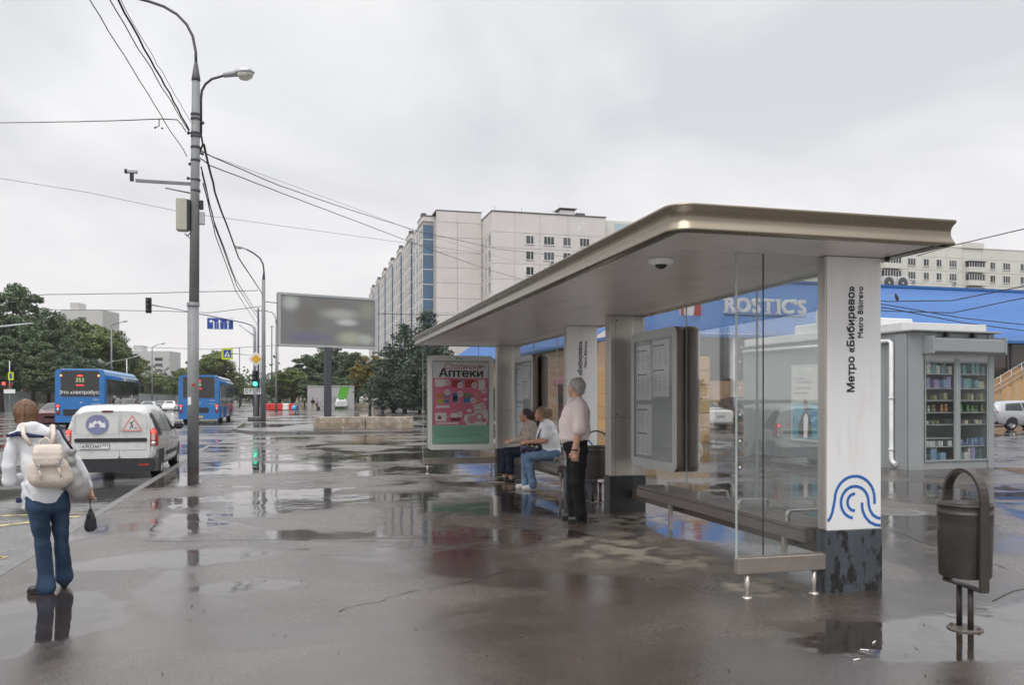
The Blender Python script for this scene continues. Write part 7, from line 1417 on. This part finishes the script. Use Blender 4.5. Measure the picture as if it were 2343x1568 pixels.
# ---------------------------------------------------------------- seated women
def seated(label, px_, d, rot, P, mats, vox=.009, wr=None):
    o = at(px_, 914, d); return person(label, 's', P, (o.x, o.y, 0), -math.atan2(o.x, o.y) + rot, mats, vox, wr), o
tee = cloth('white_tee', (.78, .78, .80), .04, 5, .7, 9); wsh = mat('white_trainer', (.62, .60, .58), .6)
L = []; hp = head(L, (-.125, -.02, 1.290), (-1, .12, -.05), 2, 1.02)
L += [C((-.06, .0, 1.12), (-.105, -.01, 1.22), .062, .056, 2, .02), C((-.02, .0, 1.04), (.02, .0, .85), .145, .160, 0, .06, ((0, 1, 0), 1.12)), C((.01, .0, .88), (.04, .0, .66), .165, .172, 0, .06, ((0, 1, 0), 1.1)), C((-.10, .0, .92), (-.08, .0, .74), .115, .125, 0, .06), C((.0, -.16, 1.10), (.0, .16, 1.10), .068, .068, 0, .05), C((-.03, -.05, 1.15), (-.03, .05, 1.15), .055, .055, 0, .04),
      C((.0, -.195, 1.09), (-.03, -.225, .93), .074, .078, 0, .03), C((-.025, -.225, .95), (-.06, -.235, .845), .052, .048, 2, .012), C((-.06, -.235, .845), (-.35, -.13, .815), .047, .032, 2, .015), C((.0, .195, 1.09), (-.05, .22, .90), .070, .070, 0, .03), C((-.05, .22, .90), (-.10, .22, .83), .048, .045, 2, .012), C((-.10, .22, .83), (-.36, .10, .80), .044, .030, 2, .015),
      C((.05, -.05, .63), (.05, .05, .63), .150, .150, 1, .03, ((0, 0, 1), .85)), C((.02, -.10, .60), (-.35, -.12, .56), .108, .080, 1, .03), C((.02, .10, .60), (-.40, .10, .57), .105, .078, 1, .03), C((-.35, -.12, .55), (-.27, -.14, .12), .078, .062, 1, .02), C((-.27, -.14, .14), (-.27, -.14, .075), .066, .074, 1, .01), C((-.40, .10, .56), (-.40, .09, .12), .076, .060, 1, .02), C((-.40, .09, .14), (-.40, .09, .075), .064, .072, 1, .01),
      C((-.24, -.14, .045), (-.40, -.15, .040), .044, .040, 3, .01), C((-.23, -.14, .024), (-.41, -.15, .024), .040, .040, 3, .01), C((-.38, .09, .045), (-.53, .08, .04), .042, .038, 3, .01), C((-.38, .09, .024), (-.53, .08, .024), .038, .038, 3, .01)]
hand(L, (-.35, -.13, .815), (-1, .25, -.1), (0, .5, 1), 2, curl=.55); hand(L, (-.36, .10, .80), (-1, -.2, -.1), (0, -.5, 1), 2, curl=.55)
t, o1 = seated('person with tied-back fair hair in a white T-shirt and light jeans sitting on the bench', 1255, 14.3, 0, L, [tee, jeans2, sk2, wsh], .007, {0: (.010, 18, 20, 26, 8), 1: (.008, 22, 16, 26, 8)})
hb = mat('fair_hair', (.21, .15, .085), .5, var=.35, scale=20, bump=.7, bscale=70); obj('hair', sdf_mesh([C((-.10, -.02, 1.335), (-.085, -.02, 1.33), .096, .095, 0, .03), C((-.06, -.02, 1.29), (-.05, -.02, 1.25), .080, .055, 0, .03), C((.012, -.02, 1.33), (.03, -.02, 1.27), .055, .040, 0, .02), C((.02, -.04, 1.36), (.05, -.03, 1.33), .03, .022, 0, .02)], .008), hb, t); face_bits(t, hp)
b = MB(); b.box(-.245, -.238, -.06, .03, .92, 1.00); b.build('shirt_print', m_print, t); b = MB(); b.lathe([(.034, -.005), (.038, 0), (.034, .005)], 12, (-.32, -.14, .82), axis='x'); b.build('bracelet', m_print, t)
hb_ = thing('handbag', 'dark floral handbag on the lap of the person in the white T-shirt', 'handbag'); hb_.matrix_world = Matrix.Translation((o1.x, o1.y, 0)) @ Matrix.Rotation(-math.atan2(o1.x, o1.y), 4, 'Z')
mfl = bpy.data.materials.new('floral_fabric'); mfl.use_nodes = True; n_ = mfl.node_tree; vo = n_.nodes.new('ShaderNodeTexVoronoi'); vo.inputs['Scale'].default_value = 26; tcn = n_.nodes.new('ShaderNodeTexCoord'); n_.links.new(tcn.outputs['Object'], vo.inputs['Vector']); rp = n_.nodes.new('ShaderNodeValToRGB'); rp.color_ramp.interpolation = 'CONSTANT'
for i, (p_, c_) in enumerate(((0, (.012, .010, .035)), (.55, (.08, .05, .16)), (.70, (.45, .36, .42)), (.80, (.012, .010, .03)), (.90, (.42, .33, .12)))):
    e = rp.color_ramp.elements[i] if i < 2 else rp.color_ramp.elements.new(p_); e.position = p_; e.color = (*c_, 1)
n_.links.new(vo.outputs['Color'], rp.inputs[0]); n_.links.new(rp.outputs[0], n_.nodes['Principled BSDF'].inputs['Base Color'])
obj('bag_body', sdf_mesh([C((-.40, -.06, .70), (-.18, -.08, .72), .085, .095, 0, .04), C((-.36, .06, .70), (-.18, .05, .72), .08, .085, 0, .04), C((-.44, 0, .66), (-.25, -.02, .66), .05, .06, 0, .03)], .009), mfl, hb_); b = MB(); b.tube([(-.20, -.10, .80), (-.17, -.12, .93), (-.10, -.10, 1.10), (-.02, -.02, 1.19)], .012, 6); b.build('bag_strap', m_black, hb_)
beig = cloth('beige_cardigan', (.42, .36, .31), .15, 25, .8, 30); navy = cloth('navy_trousers', (.012, .016, .032), .2, 6, .5, 9)
L = []; hp = head(L, (-.045, .0, 1.235), (-1, .05, 0), 2, 1.02)
L += [C((.03, .0, 1.06), (-.02, .0, 1.17), .062, .058, 2, .02), C((.04, .0, 1.0), (.06, .0, .80), .140, .155, 0, .06, ((0, 1, 0), 1.15)), C((.05, .0, .82), (.07, .0, .64), .160, .165, 0, .06, ((0, 1, 0), 1.12)), C((-.04, .0, .86), (-.03, .0, .72), .11, .12, 0, .06), C((.06, -.15, 1.05), (.06, .15, 1.05), .070, .070, 0, .05), C((.04, -.05, 1.09), (.04, .05, 1.09), .055, .055, 0, .04),
      C((.06, -.19, 1.03), (.02, -.22, .84), .070, .062, 0, .03), C((.02, -.22, .84), (-.26, -.12, .77), .060, .048, 0, .02), C((-.26, -.12, .77), (-.30, -.10, .765), .032, .028, 2, .01), C((.06, .19, 1.03), (.0, .22, .84), .070, .062, 0, .03), C((.0, .22, .84), (-.30, .08, .76), .058, .045, 0, .02),
      C((.06, -.05, .60), (.06, .05, .60), .145, .145, 1, .03, ((0, 0, 1), .85)), C((.03, -.10, .57), (-.34, -.10, .55), .104, .080, 1, .03), C((.03, .10, .57), (-.42, .10, .56), .104, .080, 1, .03), C((-.34, -.10, .54), (-.33, -.11, .21), .080, .078, 1, .02), C((-.42, .10, .55), (-.46, .10, .21), .080, .078, 1, .02), C((-.33, -.11, .22), (-.32, -.11, .08), .042, .034, 2, .01), C((-.46, .10, .22), (-.45, .10, .08), .042, .034, 2, .01),
      C((-.28, -.11, .035), (-.42, -.12, .030), .038, .034, 3, .01), C((-.40, .10, .035), (-.55, .09, .030), .038, .034, 3, .01)]
hand(L, (-.30, -.10, .765), (-1, .2, -.2), (0, .4, 1), 2, curl=.6); hand(L, (-.31, .08, .76), (-1, -.1, -.25), (0, -.4, 1), 2, curl=.6)
t, o2 = seated('person with short dark hair in a beige cardigan and navy trousers sitting on the bench', 1208, 15.6, 0, L, [beig, navy, sk2, SHOE], .007, {0: (.010, 20, 22, 20, 9), 1: (.008, 14, 12, 26, 7)}); dkh = mat('dark_hair', (.045, .022, .020), .5, var=.3, scale=25, bump=.7, bscale=60)
obj('hair', sdf_mesh([C((-.02, .0, 1.285), (-.01, .0, 1.275), .096, .095, 0, .03), C((.03, .0, 1.25), (.04, .0, 1.17), .075, .050, 0, .03)], .008), dkh, t); face_bits(t, hp)
b = MB(); b.box(-.165, -.155, -.05, .05, .80, 1.02, .003); b.build('blouse', cloth('white_blouse', (.6, .6, .58)), t)

# ---------------------------------------------------------------- far walkers
def walker(label, x, yfoot, Hm, cols, face, z0=0.0, stride=.16, vox=.03, extra=None):
    o = onz(x, yfoot, z0); s = Hm / 1.7; f = Vector((math.cos(face), math.sin(face), 0)); r_ = Vector((-f.y, f.x, 0)); q = lambda a, b_, z: tuple((f * a + r_ * b_ + Vector((0, 0, z))) * s); L = []
    head(L, q(0, 0, 1.58), f, 2, s)
    L.append(C(q(0, 0, 1.42), q(0, 0, 1.52), .06 * s, .055 * s, 2)); L.append(C(q(0, 0, 1.28), q(0, 0, 1.0), .15 * s, .16 * s, 0, .05)); L.append(C(q(0, -.14, 1.34), q(0, .14, 1.34), .075 * s, .075 * s, 0, .04)); L.append(C(q(0, -.06, .92), q(0, .06, .92), .14 * s, .14 * s, 1, .03))
    for sx in (-1, 1):
        L += [C(q(0, sx * .09, .86), q(sx * stride * .5, sx * .09, .48), .095 * s, .065 * s, 1), C(q(sx * stride * .5, sx * .09, .48), q(sx * stride, sx * .09, .07), .062 * s, .045 * s, 1), C(q(sx * stride, sx * .09, .05), q(sx * stride + .14, sx * .09, .04), .045 * s, .038 * s, 3), C(q(0, sx * .20, 1.30), q(-sx * .08, sx * .24, 1.05), .055 * s, .045 * s, 0), C(q(-sx * .08, sx * .24, 1.05), q(-sx * .02, sx * .24, .82), .042 * s, .032 * s, 2)]
    t = person(label, 'w', L, o, 0, cols, vox); b = MB(); obj('hair', sdf_mesh([C(q(-.02, 0, 1.62), q(0, 0, 1.625), .095 * s, .095 * s, 0)], vox), cols[4], t); return o, s
gcl = lambda n, c: cloth(n, c, .2, 6, 0)
o, s = walker('person in a grey-green top and jeans carrying a bright blue bag across the square', 680, 948.5, 1.62, [gcl('sage_top', (.20, .25, .20)), gcl('denim_far', (.10, .13, .20)), sk1, SHOE, mat('blond_hair', (.38, .24, .10), .6)], R(170))
b = MB(); b.lathe([(.0, .0), (.2, .02), (.26, .2), (.2, .42), (.06, .52), (.04, .62)], 12); ob = b.build('carrier_bag', mat('blue_plastic', (.05, .36, .65), .4)); ob.location = (o.x - .30, o.y - .25, .42); tag(ob, 'bright blue carrier bag held by the person crossing the square', 'bag')
o, s = walker('person in a black jacket and beige trousers pulling a suitcase by the container', 716, 940.5, 1.75, [gcl('black_jacket', (.015, .015, .017)), gcl('beige_trousers', (.33, .29, .21)), sk1, SHOE, dkh], R(100)); b = MB(); b.box(-.2, .2, -.14, .14, .04, .58, .05).tube([(0, .1, .58), (-.25, .1, .95)], .02, 6); ob = b.build('suitcase', SHOE); ob.location = (o.x + .75, o.y, 0); tag(ob, 'dark wheeled suitcase beside the person in a black jacket', 'suitcase')
walker('person in a patterned top behind the suitcase', 725, 938.5, 1.62, [gcl('patterned_top', (.28, .22, .26)), gcl('dark_skirt', (.05, .045, .04)), sk1, SHOE, dkh], R(80)); walker('white-haired person in dark clothes left of the container', 697, 938.2, 1.7, [gcl('dark_coat', (.025, .027, .03)), gcl('dark_trousers_far', (.02, .02, .022)), sk1, SHOE, ghair], R(200))
walker('person in dark clothes farther left, waiting by the trees', 704, 936.5, 1.72, [gcl('dark_coat', (.025, .027, .03)), gcl('dark_trousers_far', (.02, .02, .022)), sk1, SHOE, dkh], R(20)); walker('person in dark clothes standing beside the red barriers', 707, 936.0, 1.66, [gcl('dark_coat', (.025, .027, .03)), gcl('dark_trousers_far', (.02, .02, .022)), sk1, SHOE, dkh], R(150))
def brolly(label, o, z, r_, m_):
    t = thing('umbrella', label, 'umbrella', (o.x, o.y, z)); b = MB(); b.lathe([(0, .42), (r_ * .4, .36), (r_ * .75, .2), (r_, .0), (r_ * .98, -.01), (r_ * .7, .17), (0, .38)], 16); b.build('canopy', m_, t); b = MB(); b.tube([(0, 0, .5), (0, 0, -.65)], .015, 6); b.build('shaft', m_wire, t)
o, s = walker('person in dark clothes under the pink umbrella', 847, 938.5, 1.68, [gcl('dark_coat', (.025, .027, .03)), gcl('dark_trousers_far', (.02, .02, .022)), sk1, SHOE, dkh], R(-70)); brolly('pink umbrella held over a person in dark clothes', o, 1.78, .72, mat('pink_umbrella', (.50, .26, .25), .5))
walker('person in a pale blue patterned coat beside the pink umbrella', 869, 938.8, 1.6, [gcl('pale_blue_coat', (.26, .30, .40)), gcl('pale_blue_coat', (.26, .30, .40)), sk1, SHOE, ghair], R(80))
o, s = walker('person with a dark umbrella behind the far end of the shelter', 952, 938.2, 1.65, [gcl('dark_coat', (.025, .027, .03)), gcl('dark_trousers_far', (.02, .02, .022)), sk1, SHOE, dkh], R(60)); brolly('dark green umbrella held by a person behind the shelter', o, 1.75, .7, mat('dark_umbrella', (.05, .06, .055), .5))
# bird on the cable over the blue roof
q = at(2052, 687, 26); b = MB(); b.lathe([(0, -.16), (.02, -.12), (.045, -.05), (.055, .02), (.035, .08), (.03, .10), (.028, .13), (0, .155)], 10); o = b.build('pigeon', mat('dark_feather', (.05, .05, .055), .6)); o.location = q + Vector((0, 0, .08)); o.rotation_euler = (R(10), R(-30), 0); tag(o, 'dark pigeon perched on the cable over the blue roof', 'bird')
# ================================================================ damp air
hz_ = MB().box(-420, 420, -60, 620, -1.2, 60).build('haze', None); tag(hz_, 'thin pale damp haze filling the street', 'haze', kind='stuff')
hm_ = bpy.data.materials.new('haze_air'); hm_.use_nodes = True; n_ = hm_.node_tree; n_.nodes.clear(); pv_ = n_.nodes.new('ShaderNodeVolumePrincipled'); pv_.inputs['Color'].default_value = (.96, .97, 1, 1); pv_.inputs['Density'].default_value = .0002; n_.links.new(pv_.outputs[0], n_.nodes.new('ShaderNodeOutputMaterial').inputs['Volume']); hz_.data.materials.append(hm_)
